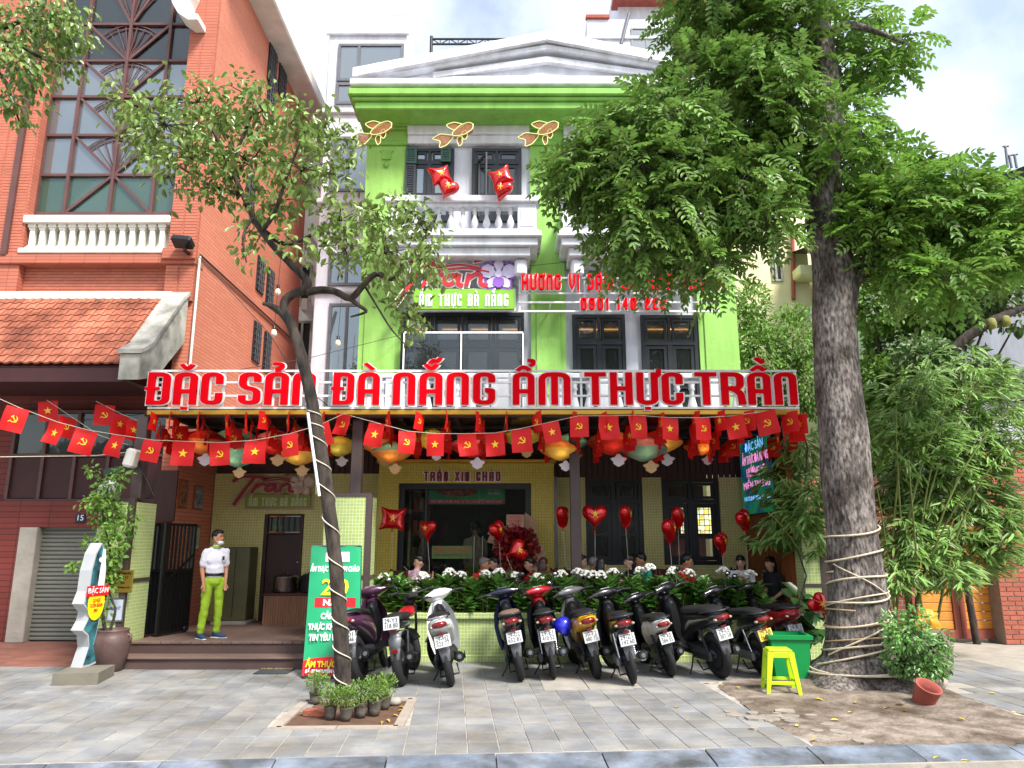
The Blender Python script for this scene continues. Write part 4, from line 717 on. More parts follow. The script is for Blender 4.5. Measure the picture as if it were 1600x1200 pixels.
def pillar(x0, x1, y0, y1, h, side=True):
    p = B('pillar', 'mosaic', re, (x0, x1, y0, y1, 0, h)); B('frame', 'brown_steel', p, (x1-.07, x1+.012, y0-.012, y0+.05, 0, h+.05), (x0-.012, x1-.071, y0-.012, y1, h+.001, h+.05), (x0-.01, x1-.071, y0-.011, y0-.001, h*.5, h*.5+.05), (x1+.001, x1+.012, y0+.051, y1, h*.5, h*.5+.05)); return p
pillar(-5.56, -5.1, 10.1, 10.75, 2.12); pillar(-2.58, -1.94, 10.32, 10.72, 2.2); pillar(4.06, 4.36, 10.6, 10.9, 1.95)
aw = thing('terrace_awning', 'flat dark awning with gold edge on brown steel columns over the terrace', 'awning', (-.6, 10.3, 0)); AZ = 3.34; ax0, ax1 = xx(232, 640, 10.25), xx(1248, 640, 10.25)
B('roof_sheet', 'dk_metal', aw, (ax0, ax1, 10.26, 12.94, AZ+.04, AZ+.1)); B('gold_edge', 'gold', aw, (ax0, ax1, 10.2, 10.255, zz(648, 10.2), zz(640, 10.2)), b=.01); B('front_beam', 'brown_steel', aw, (ax0, ax1, 10.27, 10.34, AZ-.03, AZ+.038))
for k in range(12): B('rafter', 'dk_metal', aw, (ax0+.3+k*.8, ax0+.36+k*.8, 10.37, 12.9, AZ-.06, AZ+.038))
for k in range(3): B('purlin', 'dk_metal', aw, (ax0, ax1, 10.9+k*.65, 10.95+k*.65, AZ-.1, AZ-.062))
for (px, Y, z0) in ((557, 10.5, 2.25), (898, 11.1, FZ), (217, 10.3, 2.17)):
    x = xx(px, 750, Y); B('column', 'brown_steel', aw, (x-.075, x+.075, Y-.075, Y+.075, z0, AZ-.032), b=.008)
B('side_wall', 'orange_wood', re, (4.04, 4.16, 10.95, YG+.3, FZ, 3.3)); x = 10.97; sl = MB()
while x < 12.85: sl.box(4.02, 4.04, x, x+.07, FZ+.01, 2.25); x += .085
tag(sl.build('wall_slat', 'orange_wood', re), kind='stuff')
# LED screen on the side wall
ls = thing('led_screen', 'glowing green led screen with pink lines of text on the terrace end wall', 'screen', (3.98, 12, 2.2)); zq0, zq1 = zz(806, 12.85), zz(693, 12.85)
B('cabinet', 'black', ls, (3.96, 4.018, 11.25, 12.85, zq0, zq1), b=.005); B('display', mat('led', '0F6B3A', .5, .3, 3, emit=.25, c2='0A2E5A'), ls, (3.955, 3.959, 11.27, 12.83, zq0+.02, zq1-.02))
rot = (PI/2, 0, -PI/2)
for k, (s_, c, h) in enumerate((('ĐẶC SẢN', 'led_b', .2), ('ẨM THỰC ĐÀ NẴNG', 'led_p', .2), ('HƯƠNG VỊ', 'led_p', .2), ('MIỀN TRUNG', 'led_p', .17), ('HOTLINE 0901 140 222', 'led_b', .1))):
    mat('led_p', 'E78BC8', .5, .02, emit=.35); mat('led_b', '7FB4F0', .5, .02, emit=.35); text(s_, h, c, ls, (3.952, 12.05, zq1-.14-k*.21), 1.3 if len(s_) > 9 else .9, rot)
# ---------------------------------------------------------------- big roof sign
ms = thing('main_roof_sign', 'long row of big red white-edged letters standing on the awning edge', 'sign', (-.6, 10.2, 3.45)); YS = 10.2; zb = zz(633, YS); zt = zz(583, YS)
for s_, a, b_ in (('ĐẶC', 233, 350), ('SẢN', 375, 494), ('ĐÀ', 522, 594), ('NẴNG', 615, 774), ('ẨM', 801, 891), ('THỰC', 913, 1066), ('TRẦN', 1085, 1243)):
    word_sign(s_, zt-zb, .055, (xx(a, 608, YS), YS, zb), ms, 'red_face', 'white_border', .014, .06, .07, wk=.62, width=xx(b_, 608, YS)-xx(a, 608, YS))
for y in (579, 597, 618, 637): B('support_rail', 'white_paint', ms, (ax0, ax1, YS+.012, YS+.04, zz(y, YS)-.014, zz(y, YS)+.014))
B('support_post', 'white_paint', ms, *[(ax0+k*(ax1-ax0-.03)/9, ax0+.03+k*(ax1-ax0-.03)/9, YS+.041, YS+.07, AZ+.1, zz(577, YS)) for k in range(10)])
# ---------------------------------------------------------------- upper signs
def orchid(par, c, s, cols, lay=0):
    f = lambda a, b, d: (c[0]+a*s, c[1]+d, c[2]+b*s)
    def petal(an, l, w_, d, m, nm='petal'):
        mb = MB(); mb.prism([(x*math.cos(an)-y*math.sin(an), x*math.sin(an)+y*math.cos(an)) for x, y in ((.05, -.04), (l*.35, -w_*.45), (l*.75, -w_*.5), (l, -w_*.15), (l, w_*.15), (l*.75, w_*.5), (l*.35, w_*.45), (.05, .04))], d-.012, d, f); mb.build(nm, m, par)
    for an, l, w_ in ((R(90), .55, .36), (R(20), .62, .5), (R(160), .62, .5), (R(-50), .55, .34), (R(-130), .55, .34)):
        petal(an, l+.04, w_+.08, -.0, cols[0]); petal(an, l-.03, w_-.05, -.014, cols[1])
    petal(R(-90), .42, .36, -.03, cols[2], 'lip'); mb = MB(); mb.prism([(.12*math.cos(t), .12*math.sin(t)+.02) for t in np.linspace(0, 2*PI, 12, endpoint=False)], -.05, -.043, f); mb.build('centre', cols[1], par)
mat('logo_red', 'C9202E', .4, .05); mat('logo_green', '7FB82E', .45, .05); mat('violet', '8E5BC0', .45, .05); mat('lilac', 'D9CDEB', .45, .05)
def logo(t, x0, y0, x1, y1, Y, face, border, plate, txt, cols):
    """script word over a green plate, with an orchid"""
    W_ = xx(x1, y1, Y)-xx(x0, y1, Y); H_ = zz(y0, Y)-zz(y1, Y); O_ = Vector((xx(x0, y1, Y), Y, zz(y1, Y)))
    f = lambda a, b, d: (O_.x+a*W_, Y+d, O_.z+b*H_)
    px0, px1, pz = .17, .99, .42
    pl = MB(); pl.box(O_.x+px0*W_, O_.x+px1*W_, Y-.03, Y+.02, O_.z, O_.z+pz*H_, b=.012); pl = pl.build('name_plate', plate, t); B('plate_rim', border, t, (O_.x+px0*W_-.02, O_.x+px1*W_+.02, Y+.021, Y+.04, O_.z-.02, O_.z+pz*H_+.02), b=.005)
    word_sign('ẨM THỰC ĐÀ NẴNG', H_*.25, H_*.035, (O_.x+(px0+.05)*W_, Y-.031, O_.z+H_*.06), pl, txt, None, 0, .012, .12, wk=.6, width=(px1-px0-.1)*W_, name='plate_letter')
    asp = W_/H_
    S2 = dict(T=[[(.0, .8), (.1, .95), (.3, .93), (.42, .9)], [(.27, .92), (.2, .7), (.1, .35), (.03, .1)]], r=[[(.24, .46), (.3, .66), (.31, .72)], [(.3, .62), (.36, .72), (.41, .7)]], a=[[(.52, .7), (.44, .68), (.41, .55), (.46, .48), (.52, .6), (.54, .72)], [(.54, .7), (.53, .5), (.57, .48)]], n=[[(.6, .48), (.62, .72)], [(.62, .64), (.68, .73), (.72, .7), (.71, .5), (.77, .48)]], swash=[[(.36, .86), (.55, .92), (.72, .84)], [(.38, .8), (.6, .85), (.78, .76)], [(.66, .97), (.72, 1.0)]])
    for nm, ss in S2.items():
        mb = MB(); mb2 = MB(); k = 0
        for s_ in ss:
            P_ = rounded([(a*asp, b_) for a, b_ in s_], .12); g_ = lambda a, b, d: f(a/asp, b, d); stroke(mb, P_, .085 if nm in 'Tran' else .035, g_, -.05-.0015*k, -.025, ext=.01); stroke(mb2, P_, .135 if nm in 'Tran' else .07, g_, -.024-.0015*k, 0, ext=.03); k += 1
        o = mb.build('script_letter', face, t); mb2.build('border', border, o)
    orchid(t, f(.86, .7, -.02), H_*.62, cols)
lg = thing('orchid_logo_sign', 'script restaurant logo with purple orchid and green plate on upper facade', 'sign', at(710, 487, 13.6)); logo(lg, 612, 408, 806, 484, 13.6, 'logo_red', 'white_border', 'logo_green', 'text_white', ('violet', 'lilac', 'violet'))
lg2 = thing('entrance_logo_sign', 'faded script logo with pale orchid and olive plate on the entrance back wall', 'sign', at(425, 795, YG-.02)); mat('olive_plate', '8A9A4A', .5, .05); mat('dull_pink', 'C9A9A0', .5, .05); logo(lg2, 362, 742, 487, 794, YG-.05, mat('dull_red', '9A2A36', .45, .05), 'dull_pink', 'olive_plate', mat('pale_txt', 'C9CFA0', .5, .03), ('dull_pink', mat('pale_petal', 'D9C3B4', .5, .03), 'dull_pink'))
sg = thing('slogan_sign', 'red slogan letters and telephone number on a white tube frame', 'sign', at(970, 490, 13.6)); Yq = 13.6
word_sign('HƯƠNG VỊ ĐẬM ĐÀ MIỀN TRUNG', zz(434, Yq)-zz(457, Yq), .036, (xx(815, 445, Yq), Yq-.1, zz(457, Yq)), sg, 'red_face', 'white_border', .011, .1, .1, wk=.6, width=xx(1122, 445, Yq)-xx(815, 445, Yq))
word_sign('0901 140 222', zz(470, Yq)-zz(488, Yq), .03, (xx(906, 478, Yq), Yq-.1, zz(488, Yq)), sg, 'red_face', 'white_border', .011, .1, .14, wk=.6, width=xx(1038, 478, Yq)-xx(906, 478, Yq))
B('tube_frame', 'white_paint', sg, *[(xx(810, 460, Yq), xx(1122, 460, Yq), Yq-.04, Yq-.01, zz(y, Yq)-.016, zz(y, Yq)+.016) for y in (435, 459, 473, 487)], *[(xx(p, 470, Yq)-.016, xx(p, 470, Yq)+.016, Yq-.008, Yq+.02, zz(488, Yq), zz(434, Yq)) for p in (812, 914, 1028, 1120)]); B('wall_bracket', 'white_paint', sg, *[(xx(p, 470, Yq)-.016, xx(p, 470, Yq)+.016, Yq+.021, Y0+.05, zz(475, Yq), zz(473, Yq)) for p in (860, 1110)])
# fish of bent wire
mat('fish_wire', 'C9D98A', .4, .05, emit=.15); mat('fish_net', '9A6038', .7, .25, 30, alpha=.6)
def fish(px, py, lab, s=1.):
    Yf_ = 13.15; c = at(px, py, Yf_); t = thing('wire_fish', lab, 'fish', c, 'wire fish under the cornice'); M_ = R(28); f = lambda a, b, d: (c.x+(a*math.cos(M_)-b*math.sin(M_))*s, Yf_+d, c.z+(a*math.sin(M_)+b*math.cos(M_))*s)
    sh_ = dict(body=[(.36, .02), (.3, .1), (.12, .12), (-.08, .05), (-.12, 0), (-.05, -.06), (.12, -.1), (.3, -.07)], tail_fin=[(-.1, .02), (-.3, .16), (-.5, .14), (-.36, .02), (-.46, -.1), (-.3, -.12), (-.11, -.03)], back_fin=[(.2, .12), (.06, .26), (-.12, .28), (-.08, .16), (.0, .09)], belly_fin=[(.05, -.09), (-.02, -.24), (-.1, -.26), (-.08, -.12), (-.02, -.06)], side_fin=[(.18, -.0), (.16, -.13), (.06, -.2), (.04, -.1), (.1, -.01)])
    for k, (nm, P_) in enumerate(sh_.items()):
        dd = .06 if nm == 'body' else .012; mb = MB(); mb.prism(P_, -dd+.002*k, dd-.002*k, f); o = mb.build(nm, 'fish_net', t)
        pts = rounded([P_[-1]]+P_+[P_[0]], .05); MB().tube([f(q.x, q.y, -dd-.004-.002*k) for q in pts], .009, 6).build('wire', 'fish_wire', o)
fish(588, 208, 'orange wire goldfish on the leftmost green capital'); fish(715, 210, 'orange wire goldfish above the gap between the two upper left windows'); fish(848, 208, 'orange wire goldfish on the middle pilaster next to the big tree')
# ================================================================ TREES AND PLANTS
def limb(mb, pts, n=10, wob=.06, jit=0):
    """pts: (px, py, Y, radius m) -> smoothed tapered tube"""
    P = [at(a, b_, Y) for a, b_, Y, r in pts]; r_ = [p[3] for p in pts]; Q, q = [], []
    for i in range(len(P)-1):
        p0, p1, p2, p3 = P[max(0, i-1)], P[i], P[i+1], P[min(len(P)-1, i+2)]; m = 5
        for k in range(m): t = k/m; Q.append(.5*((2*p1)+(p2-p0)*t+(2*p0-5*p1+4*p2-p3)*t*t+(3*p1-p0-3*p2+p3)*t**3)); q.append(r_[i]*(1-t)+r_[i+1]*t)
    Q.append(P[-1]); q.append(r_[-1]); mb.tube(Q, q, n, wob=wob); return Q
def twigs(mb, c0, tips, r=.012, n=5):
    for t in tips:
        m = (Vector(c0)+Vector(t))/2+Vector((random.gauss(0, .06), random.gauss(0, .06), random.uniform(0, .12))); mb.tube([c0, m, t], [r, r*.7, r*.35], n)
# --- slim street tree
TY = 8.0; bt = gnd(537, 1093); TY = bt.y
st_ = thing('slim_street_tree', 'slim leaning street tree with dark trunk wrapped in white cord and sparse crown', 'tree', bt)
mb = MB(); limb(mb, [(539, 1102, TY, 0.116), (537, 1075, TY, 0.085), (532, 980, TY, 0.078), (524, 880, TY, 0.075), (510, 760, TY, 0.071), (497, 680, TY, 0.068), (484, 610, TY, 0.065), (468, 545, TY, 0.061), (452, 500, TY, 0.058), (444, 484, TY, 0.054), (447, 468, TY, 0.051), (462, 458, TY, 0.051), (477, 452, TY, 0.054), (480, 440, TY, 0.048), (470, 428, TY, 0.044), (450, 408, TY, 0.042), (425, 382, TY, 0.037), (400, 348, TY, 0.034), (375, 295, TY, 0.029), (350, 240, TY-.1, 0.023), (330, 200, TY-.15, 0.018), (300, 170, TY-.2, 0.010)], 14, .09); trunk = mb.build('trunk', 'bark_dark', st_)
mb = MB()
limb(mb, [(452, 500, TY, .06), (440, 488, TY, .05), (424, 478, TY, .035), (411, 474, TY, .02)], 8)
R1 = limb(mb, [(478, 456, TY, .05), (505, 453, TY+.05, .045), (525, 456, TY+.05, .042), (546, 466, TY, .04), (560, 455, TY-.05, .038), (578, 434, TY-.1, .034), (592, 428, TY-.1, .03), (612, 436, TY-.15, .026), (624, 425, TY-.2, .02), (630, 405, TY-.25, .014)], 8)
limb(mb, [(546, 466, TY, .032), (562, 478, TY, .025), (572, 487, TY, .018), (548, 495, TY+.05, .01)], 7); limb(mb, [(570, 447, TY, .016), (590, 480, TY, .013), (612, 515, TY-.1, .01), (640, 545, TY-.1, .006)], 6)
limb(mb, [(400, 350, TY, .035), (440, 380, TY+.2, .028), (470, 375, TY+.3, .024), (500, 360, TY+.3, .018), (530, 345, TY+.3, .01)], 7); limb(mb, [(410, 360, TY, .03), (430, 330, TY-.4, .024), (450, 270, TY-.5, .018), (470, 220, TY-.6, .01)], 7)
limb(mb, [(380, 305, TY, .03), (330, 290, TY+.3, .022), (280, 260, TY+.4, .016), (230, 230, TY+.5, .009)], 7); limb(mb, [(360, 260, TY, .026), (385, 200, TY+.3, .02), (400, 165, TY+.4, .01)], 7); limb(mb, [(355, 250, TY, .02), (320, 215, TY+.4, .016), (250, 180, TY+.2, .012), (200, 160, TY+.2, .007)], 6); limb(mb, [(395, 340, TY, .02), (380, 370, TY-.4, .015), (385, 410, TY-.5, .008)], 6)
br = mb.build('branches', 'bark_dark', st_)
CL = [(215, 165, 48, 30, 240), (260, 195, 70, 45, 520), (330, 185, 75, 48, 620), (410, 175, 55, 42, 420), (470, 195, 50, 40, 330), (520, 215, 50, 40, 280), (300, 250, 70, 35, 420), (390, 255, 75, 45, 560), (470, 265, 65, 45, 430), (545, 265, 28, 40, 130), (230, 235, 40, 30, 190), (340, 305, 45, 28, 210), (430, 320, 55, 30, 270), (530, 345, 55, 28, 300), (590, 350, 50, 30, 300), (640, 335, 35, 25, 210), (665, 360, 28, 36, 220), (600, 395, 60, 28, 320), (660, 410, 35, 35, 260), (540, 390, 45, 25, 180), (620, 470, 30, 22, 110), (640, 500, 18, 32, 130), (590, 430, 35, 20, 90), (385, 400, 20, 25, 60), (395, 350, 35, 20, 100), (460, 380, 35, 18, 90), (310, 160, 60, 25, 240), (380, 145, 45, 15, 160), (270, 290, 30, 18, 60)]
P_, D_ = [], []; mbt = MB()
for (cx, cy, rx, ry, n) in CL:
    Y = TY+random.uniform(-.55, .6); c = at(cx, cy, Y); k = 1/FPX*Y; nt_ = max(3, n//12); n = int(n*.66)
    tips, d = blob(c, (rx*k, .45, ry*k), nt_, .1); twigs(mbt, tuple(c), [tuple(t) for t in tips[::3]], .008)
    i = rng.integers(0, nt_, n); base = tips[i]+rng.normal(size=(n, 3))*.085; P_.append(base); D_.append(unit(n)*.7+d[i]*.4+np.array((0, 0, -.55)))
P_ = np.concatenate(P_); D_ = np.concatenate(D_); Nn = unit(len(P_))*.7+np.array((0, -.25, .8)); Ln = rng.uniform(.07, .13, len(P_))
tag(mbt.build('twigs', 'bark_dark', st_), kind='stuff'); leaves('crown', P_, D_, Nn, Ln, Ln*.48, 'leaf_small', st_)
cd = MB(); pts = []                                                # white cord wound up the trunk
AX = [(537, 1075, .088), (532, 980, .081), (524, 880, .078), (510, 760, .074), (497, 680, .07), (490, 640, .068)]
for k in range(260):
    t = k/259*(len(AX)-1.001); i = int(t); f = t-i; a = [AX[i][j]*(1-f)+AX[i+1][j]*f for j in range(3)]; c = at(a[0], a[1], TY); th = -k/259*2*PI*10.5; pts.append(c+Vector((math.cos(th)*(a[2]+.006), math.sin(th)*(a[2]+.006), .0)))
cd.tube(pts, .007, 5).build('cord', 'cord', st_)
# --- big tree
BY = TB.y
bg_ = thing('big_street_tree', 'massive old tree with mottled grey trunk and feathery leaves by the kerb', 'tree', TB)
mb = MB(); prof = [(1338, 1095, 1.000), (1338, 1072, 0.800), (1340, 1060, 0.640), (1342, 1044, 0.520), (1343, 1024, 0.396), (1342, 1000, 0.359), (1340, 950, 0.327), (1338, 900, 0.308), (1332, 850, 0.294), (1328, 800, 0.285), (1322, 740, 0.290), (1319, 690, 0.290), (1310, 620, 0.271), (1306, 560, 0.262), (1303, 500, 0.262), (1306, 455, 0.276), (1305, 425, 0.271), (1296, 390, 0.239), (1290, 350, 0.235), (1286, 300, 0.230), (1283, 260, 0.230), (1290, 215, 0.216), (1294, 170, 0.202), (1288, 120, 0.184), (1280, 60, 0.175), (1270, 0, 0.166), (1262, -70, 0.147), (1255, -180, 0.110), (1250, -300, 0.046)]
PP = [at(a, b_, BY) for a, b_, r in prof]; n = 48; vs = []; Q, q = [], []
for i in range(len(PP)-1):
    for k in range(8): t = k/8; Q.append(PP[i]*(1-t)+PP[i+1]*t); q.append(prof[i][2]*(1-t)+prof[i+1][2]*t)
for i, (c, r) in enumerate(zip(Q, q)):
    for j in range(n):
        a = 2*PI*j/n; d = Vector((math.cos(a), math.sin(a), 0)); s_ = max(0, (r-.42)/.4); lob = 1+s_*.22*math.sin(5*a+1)+.07*noise.noise((d.x*1.5, d.y*1.5, c.z*1.2))+.04*noise.noise((d.x*6, d.y*6, c.z*3)); vs.append(c+d*r*lob)
mb.add(vs, [(i*n+j, i*n+(j+1) % n, (i+1)*n+(j+1) % n, (i+1)*n+j) for i in range(len(Q)-1) for j in range(n)], 0, True); mb.build('trunk', 'bark_big', bg_)
mb = MB()
for L_ in ([(1318, 440, BY, .17), (1345, 425, BY-.05, .12), (1365, 395, BY-.1, .09), (1400, 350, BY-.2, .07), (1450, 330, BY-.3, .05), (1520, 340, BY-.4, .025)], [(1300, 215, BY, .13), (1330, 205, BY-.05, .09), (1350, 235, BY, .07), (1390, 270, BY+.2, .04), (1440, 300, BY+.3, .02)], [(1280, 250, BY, .12), (1240, 215, BY+.3, .09), (1180, 200, BY+.5, .07), (1100, 220, BY+.4, .05), (1000, 250, BY+.2, .03), (920, 270, BY, .015)], [(1285, 150, BY, .1), (1230, 110, BY+.3, .08), (1150, 70, BY+.5, .05), (1080, 40, BY+.6, .03)], [(1270, 300, BY, .09), (1220, 290, BY+.2, .06), (1150, 320, BY+.3, .045), (1080, 370, BY+.3, .03), (1040, 420, BY+.2, .015)], [(1280, 70, BY, .09), (1320, 40, BY-.3, .06), (1370, 50, BY-.5, .035), (1420, 70, BY-.5, .015)], [(1265, 20, BY, .08), (1200, -20, BY, .05), (1120, -40, BY, .03)], [(1290, 130, BY, .07), (1330, 150, BY+.5, .04), (1350, 190, BY+.6, .02)], [(1400, 350, BY-.2, .04), (1430, 400, BY-.2, .03), (1480, 440, BY-.2, .015)]): limb(mb, L_, 8, .05)
mb.build('branches', 'bark_big', bg_)
def fronds(name, clusters, Y, dy, m, parent, fl=(.28, .48), pairs=6, ll=.1, lw=.041, dens=.64, kill=None):
    P_, D_, N_, L_, W_ = [], [], [], [], []; mbt = MB()
    for (cx, cy, rx, ry, nn) in clusters:
        Yc_ = Y+random.uniform(-dy, dy); c = np.array(at(cx, cy, Yc_)); k = Yc_/FPX*1.05; nn = int(nn*dens); b, d = blob(c, (rx*k, .5*(rx+ry)*k*.8+.1, ry*k), nn, .15)
        twigs(mbt, tuple(c), [tuple(x) for x in b[::9]], .01)
        for p, dd in zip(b, d):
            ax = dd*np.array((1, 1, .5))*.9+rng.normal(size=3)*.45; ax[2] -= .25; ax /= np.linalg.norm(ax); up = np.array((0, 0, 1.))+rng.normal(size=3)*.35; s_ = np.cross(ax, up); s_ /= np.linalg.norm(s_); up = np.cross(s_, ax); fl_ = rng.uniform(*fl)
            for i in range(pairs):
                t = (i+.5)/pairs; q_ = p+ax*fl_*t-np.array((0, 0, 1))*fl_*.3*t*t; sc_ = .7+.6*math.sin(PI*(.15+.8*t))
                for sg_ in (-1, 1): P_.append(q_); D_.append(s_*sg_*.85+ax*.6-np.array((0, 0, .25))+rng.normal(size=3)*.1); N_.append(up); L_.append(ll*sc_); W_.append(lw*sc_)
            P_.append(q_); D_.append(ax-np.array((0, 0, .4))); N_.append(up); L_.append(ll); W_.append(lw)
    if parent is not None: tag(mbt.build('twigs', 'bark_big', parent), kind='stuff')
    return leaves(name, np.array(P_), np.array(D_), np.array(N_), np.array(L_), np.array(W_), m, parent)
CB = [(1090, 30, 65, 55, 190), (1150, 60, 75, 70, 260), (1210, 30, 60, 60, 170), (1190, 130, 80, 60, 240), (1105, 125, 80, 55, 240), (1040, 185, 85, 45, 240), (960, 215, 55, 40, 150), (990, 265, 110, 45, 280), (900, 270, 50, 40, 150), (1080, 250, 95, 60, 260), (1160, 210, 90, 70, 260), (1010, 330, 85, 50, 230), (1090, 340, 90, 60, 250), (990, 378, 50, 40, 110), (1055, 405, 70, 38, 110), (1115, 415, 28, 45, 45), (1150, 300, 80, 60, 220), (1205, 270, 45, 60, 120), (1230, 170, 40, 70, 110), (1240, 100, 40, 60, 90), (1195, 345, 40, 35, 60), (1130, -20, 90, 40, 150), (1230, -30, 60, 40, 100)]
CB2 = [(1330, 45, 40, 40, 60), (1365, 90, 45, 35, 60), (1410, 65, 40, 28, 42), (1340, 20, 40, 20, 30), (1320, 105, 30, 40, 60), (1345, 170, 32, 50, 70), (1325, 240, 45, 35, 90), (1380, 255, 55, 35, 120), (1440, 285, 60, 35, 140), (1400, 320, 80, 45, 190), (1480, 325, 70, 45, 180), (1540, 320, 55, 45, 140), (1360, 370, 55, 45, 120), (1440, 385, 75, 40, 170), (1530, 385, 65, 45, 160), (1590, 370, 40, 50, 110), (1480, 430, 60, 35, 120), (1415, 430, 45, 25, 70), (1340, 330, 40, 40, 80), (1300, 190, 30, 40, 30)]
fronds('crown', CB, BY-.1, .45, 'leaf_big', bg_); fronds('crown', CB2, BY-.25, .3, 'leaf_bright', bg_)
# cords and wires round the trunk
def wrap(y0, y1, turns, r, m, nm='cord', ph=0):
    pts = []
    for k in range(int(36*turns)+1):
        t = k/(36*turns); y = y0+(y1-y0)*t; i = max(j for j in range(len(prof)) if prof[j][1] >= y or j == 0); i = min(i, len(prof)-2); f = (prof[i][1]-y)/(prof[i][1]-prof[i+1][1]); c = PP[i]*(1-f)+PP[i+1]*f; rr = (prof[i][2]*(1-f)+prof[i+1][2]*f)*1.045+.008; th = ph+2*PI*turns*t; pts.append(Vector((c.x+math.cos(th)*rr, c.y+math.sin(th)*rr, c.z+.02*math.sin(th*1.7))))
    MB().tube(pts, r, 6).build(nm, m, bg_)
wrap(1030, 810, 6.4, .012, 'rope'); wrap(960, 890, 1.4, .009, 'rope', ph=1); wrap(1048, 1042, 1.5, .014, 'rope', ph=2); wrap(1020, 905, .75, .011, 'rope', ph=3.4); wrap(1035, 985, .6, .012, 'rope', ph=3.2); wrap(880, 990, .7, .008, 'rope', ph=3.5); wrap(1000, 950, 2.2, .01, mat('rope2', 'A98F6E', .8, .1, 20), ph=3)
# --- tree reaching in at the upper left
lt = thing('overhanging_tree', 'leafy branch of a tree hanging into the upper left corner', 'tree', (-6.6, 6.8, 0)); mb = MB()
mb.tube([(-6.6, 6.8, -.05), (-6.65, 6.8, 2.5), (-6.5, 6.75, 5), (-6.2, 6.7, 7.2), (-5.8, 6.6, 9)], [.22, .18, .15, .11, .05], 10, wob=.05); mb.build('trunk', 'bark_dark', lt); mb = MB(); LY = 6.6
mb.tube([(-6.3, 6.7, 6.6), at(-60, 60, LY), at(20, 70, LY), at(75, 95, LY)], [.07, .05, .03, .012], 7); mb.tube([at(-40, 62, LY), at(40, 30, LY), at(120, 40, LY)], [.03, .02, .008], 6); mb.tube([at(-40, 62, LY), at(10, 130, LY), at(30, 190, LY)], [.03, .02, .008], 6); mb.build('branches', 'bark_dark', lt)
P_, D_ = [], []
for (cx, cy, rx, ry, n) in [(30, 40, 55, 40, 330), (90, 45, 45, 40, 280), (40, 100, 45, 45, 300), (95, 95, 30, 25, 110), (20, 160, 22, 40, 130), (-60, 60, 80, 70, 300), (55, 150, 12, 20, 30), (125, 50, 18, 15, 50), (90, 10, 60, 15, 160)]:
    p, d = blob(at(cx, cy, LY+random.uniform(-.3, .3)), (rx*.0058, .35, ry*.0058), n, .1); P_.append(p); D_.append(d*.5+unit(n)*.4+np.array((.2, 0, -.7)))
P_ = np.concatenate(P_); Ln = rng.uniform(.05, .09, len(P_)); leaves('crown', P_, np.concatenate(D_), unit(len(P_))*.5+np.array((0, -.3, .8)), Ln, Ln*.62, 'leaf_small', lt)
# --- bamboo clump
def bamboo(name, lab, base, tips, clusters, nl, seed):
    t = thing(name, lab, 'bamboo', base); mb = MB()
    for k, (px, py, Y) in enumerate(tips):
        b0 = base+Vector((random.uniform(-.3, .3), random.uniform(-.2, .2), 0)); e = at(px, py, Y); m = b0*.45+e*.55; m.z = b0.z+(e.z-b0.z)*.75; m.x = b0.x+(e.x-b0.x)*.35; m.y = b0.y+(e.y-b0.y)*.35; Q = [b0*(1-s)**2+m*2*s*(1-s)+e*s*s for s in np.linspace(0, 1, 12)]; MB().tube(Q, [.022-.0015*i for i in range(12)], 7).build('culm', 'culm', t)
    P_, D_ = [], []
    for (cx, cy, rx, ry, n) in clusters:
        Y = base.y+random.uniform(-.5, .4); nf = int(n/3.6); c, d = blob(at(cx, cy, Y), (rx*Y/FPX, .5, ry*Y/FPX), nf, .1)
        for p, dd in zip(c, d):
            ax = np.array((dd[0]*.9+rng.normal()*.5, dd[1]*.5-.3+rng.normal()*.4, -.2+rng.normal()*.35)); sd_ = np.cross(ax, (0, 0, 1.)); sd_ /= np.linalg.norm(sd_)+1e-6
            for q_ in np.linspace(-1, 1, 7): P_.append(p+rng.normal(size=3)*.03); D_.append(ax*(1.1-abs(q_)*.3)+sd_*q_*.75+np.array((0, 0, -.25*abs(q_)-.1))+rng.normal(size=3)*.12)
    P_ = np.array(P_); Ln = rng.uniform(.14, .27, len(P_)); leaves('foliage', P_, np.array(D_), unit(len(P_))*.4+np.array((0, -.5, .8)), Ln, Ln*.13+.006, 'leaf_bamboo', t, .15)
bamboo('bamboo_clump', 'tall bamboo clump arching over the gate beside the big trunk', gnd(1440, 1040)+Vector((0, .35, 0)), [(1400, 640, 9.6), (1450, 560, 9.8), (1500, 600, 9.4), (1560, 560, 9.6), (1590, 680, 9.3), (1420, 720, 9.0), (1540, 740, 9.2), (1370, 760, 9.5), (1480, 660, 9.9), (1600, 620, 9.7)],
    [(1440, 620, 90, 60, 520), (1520, 610, 90, 70, 560), (1570, 680, 60, 60, 330), (1430, 690, 90, 55, 520), (1500, 720, 90, 60, 560), (1410, 770, 70, 60, 480), (1480, 800, 90, 55, 560), (1550, 790, 55, 50, 300), (1430, 850, 60, 45, 380), (1510, 860, 75, 40, 380), (1570, 850, 35, 40, 130), (1400, 900, 40, 25, 130), (1470, 895, 60, 25, 200)], 0, 1)
bamboo('bamboo_clump', 'small bamboo clump left of the big trunk by the screen', Vector((4.65, 10.9, 0)), [(1240, 660, 10.6), (1215, 740, 10.4), (1260, 720, 10.6), (1200, 800, 10.2)], [(1255, 700, 40, 40, 170), (1230, 760, 45, 45, 240), (1265, 790, 30, 50, 180), (1235, 820, 45, 35, 200), (1200, 840, 28, 16, 60), (1270, 850, 25, 25, 70)], 0, 2)
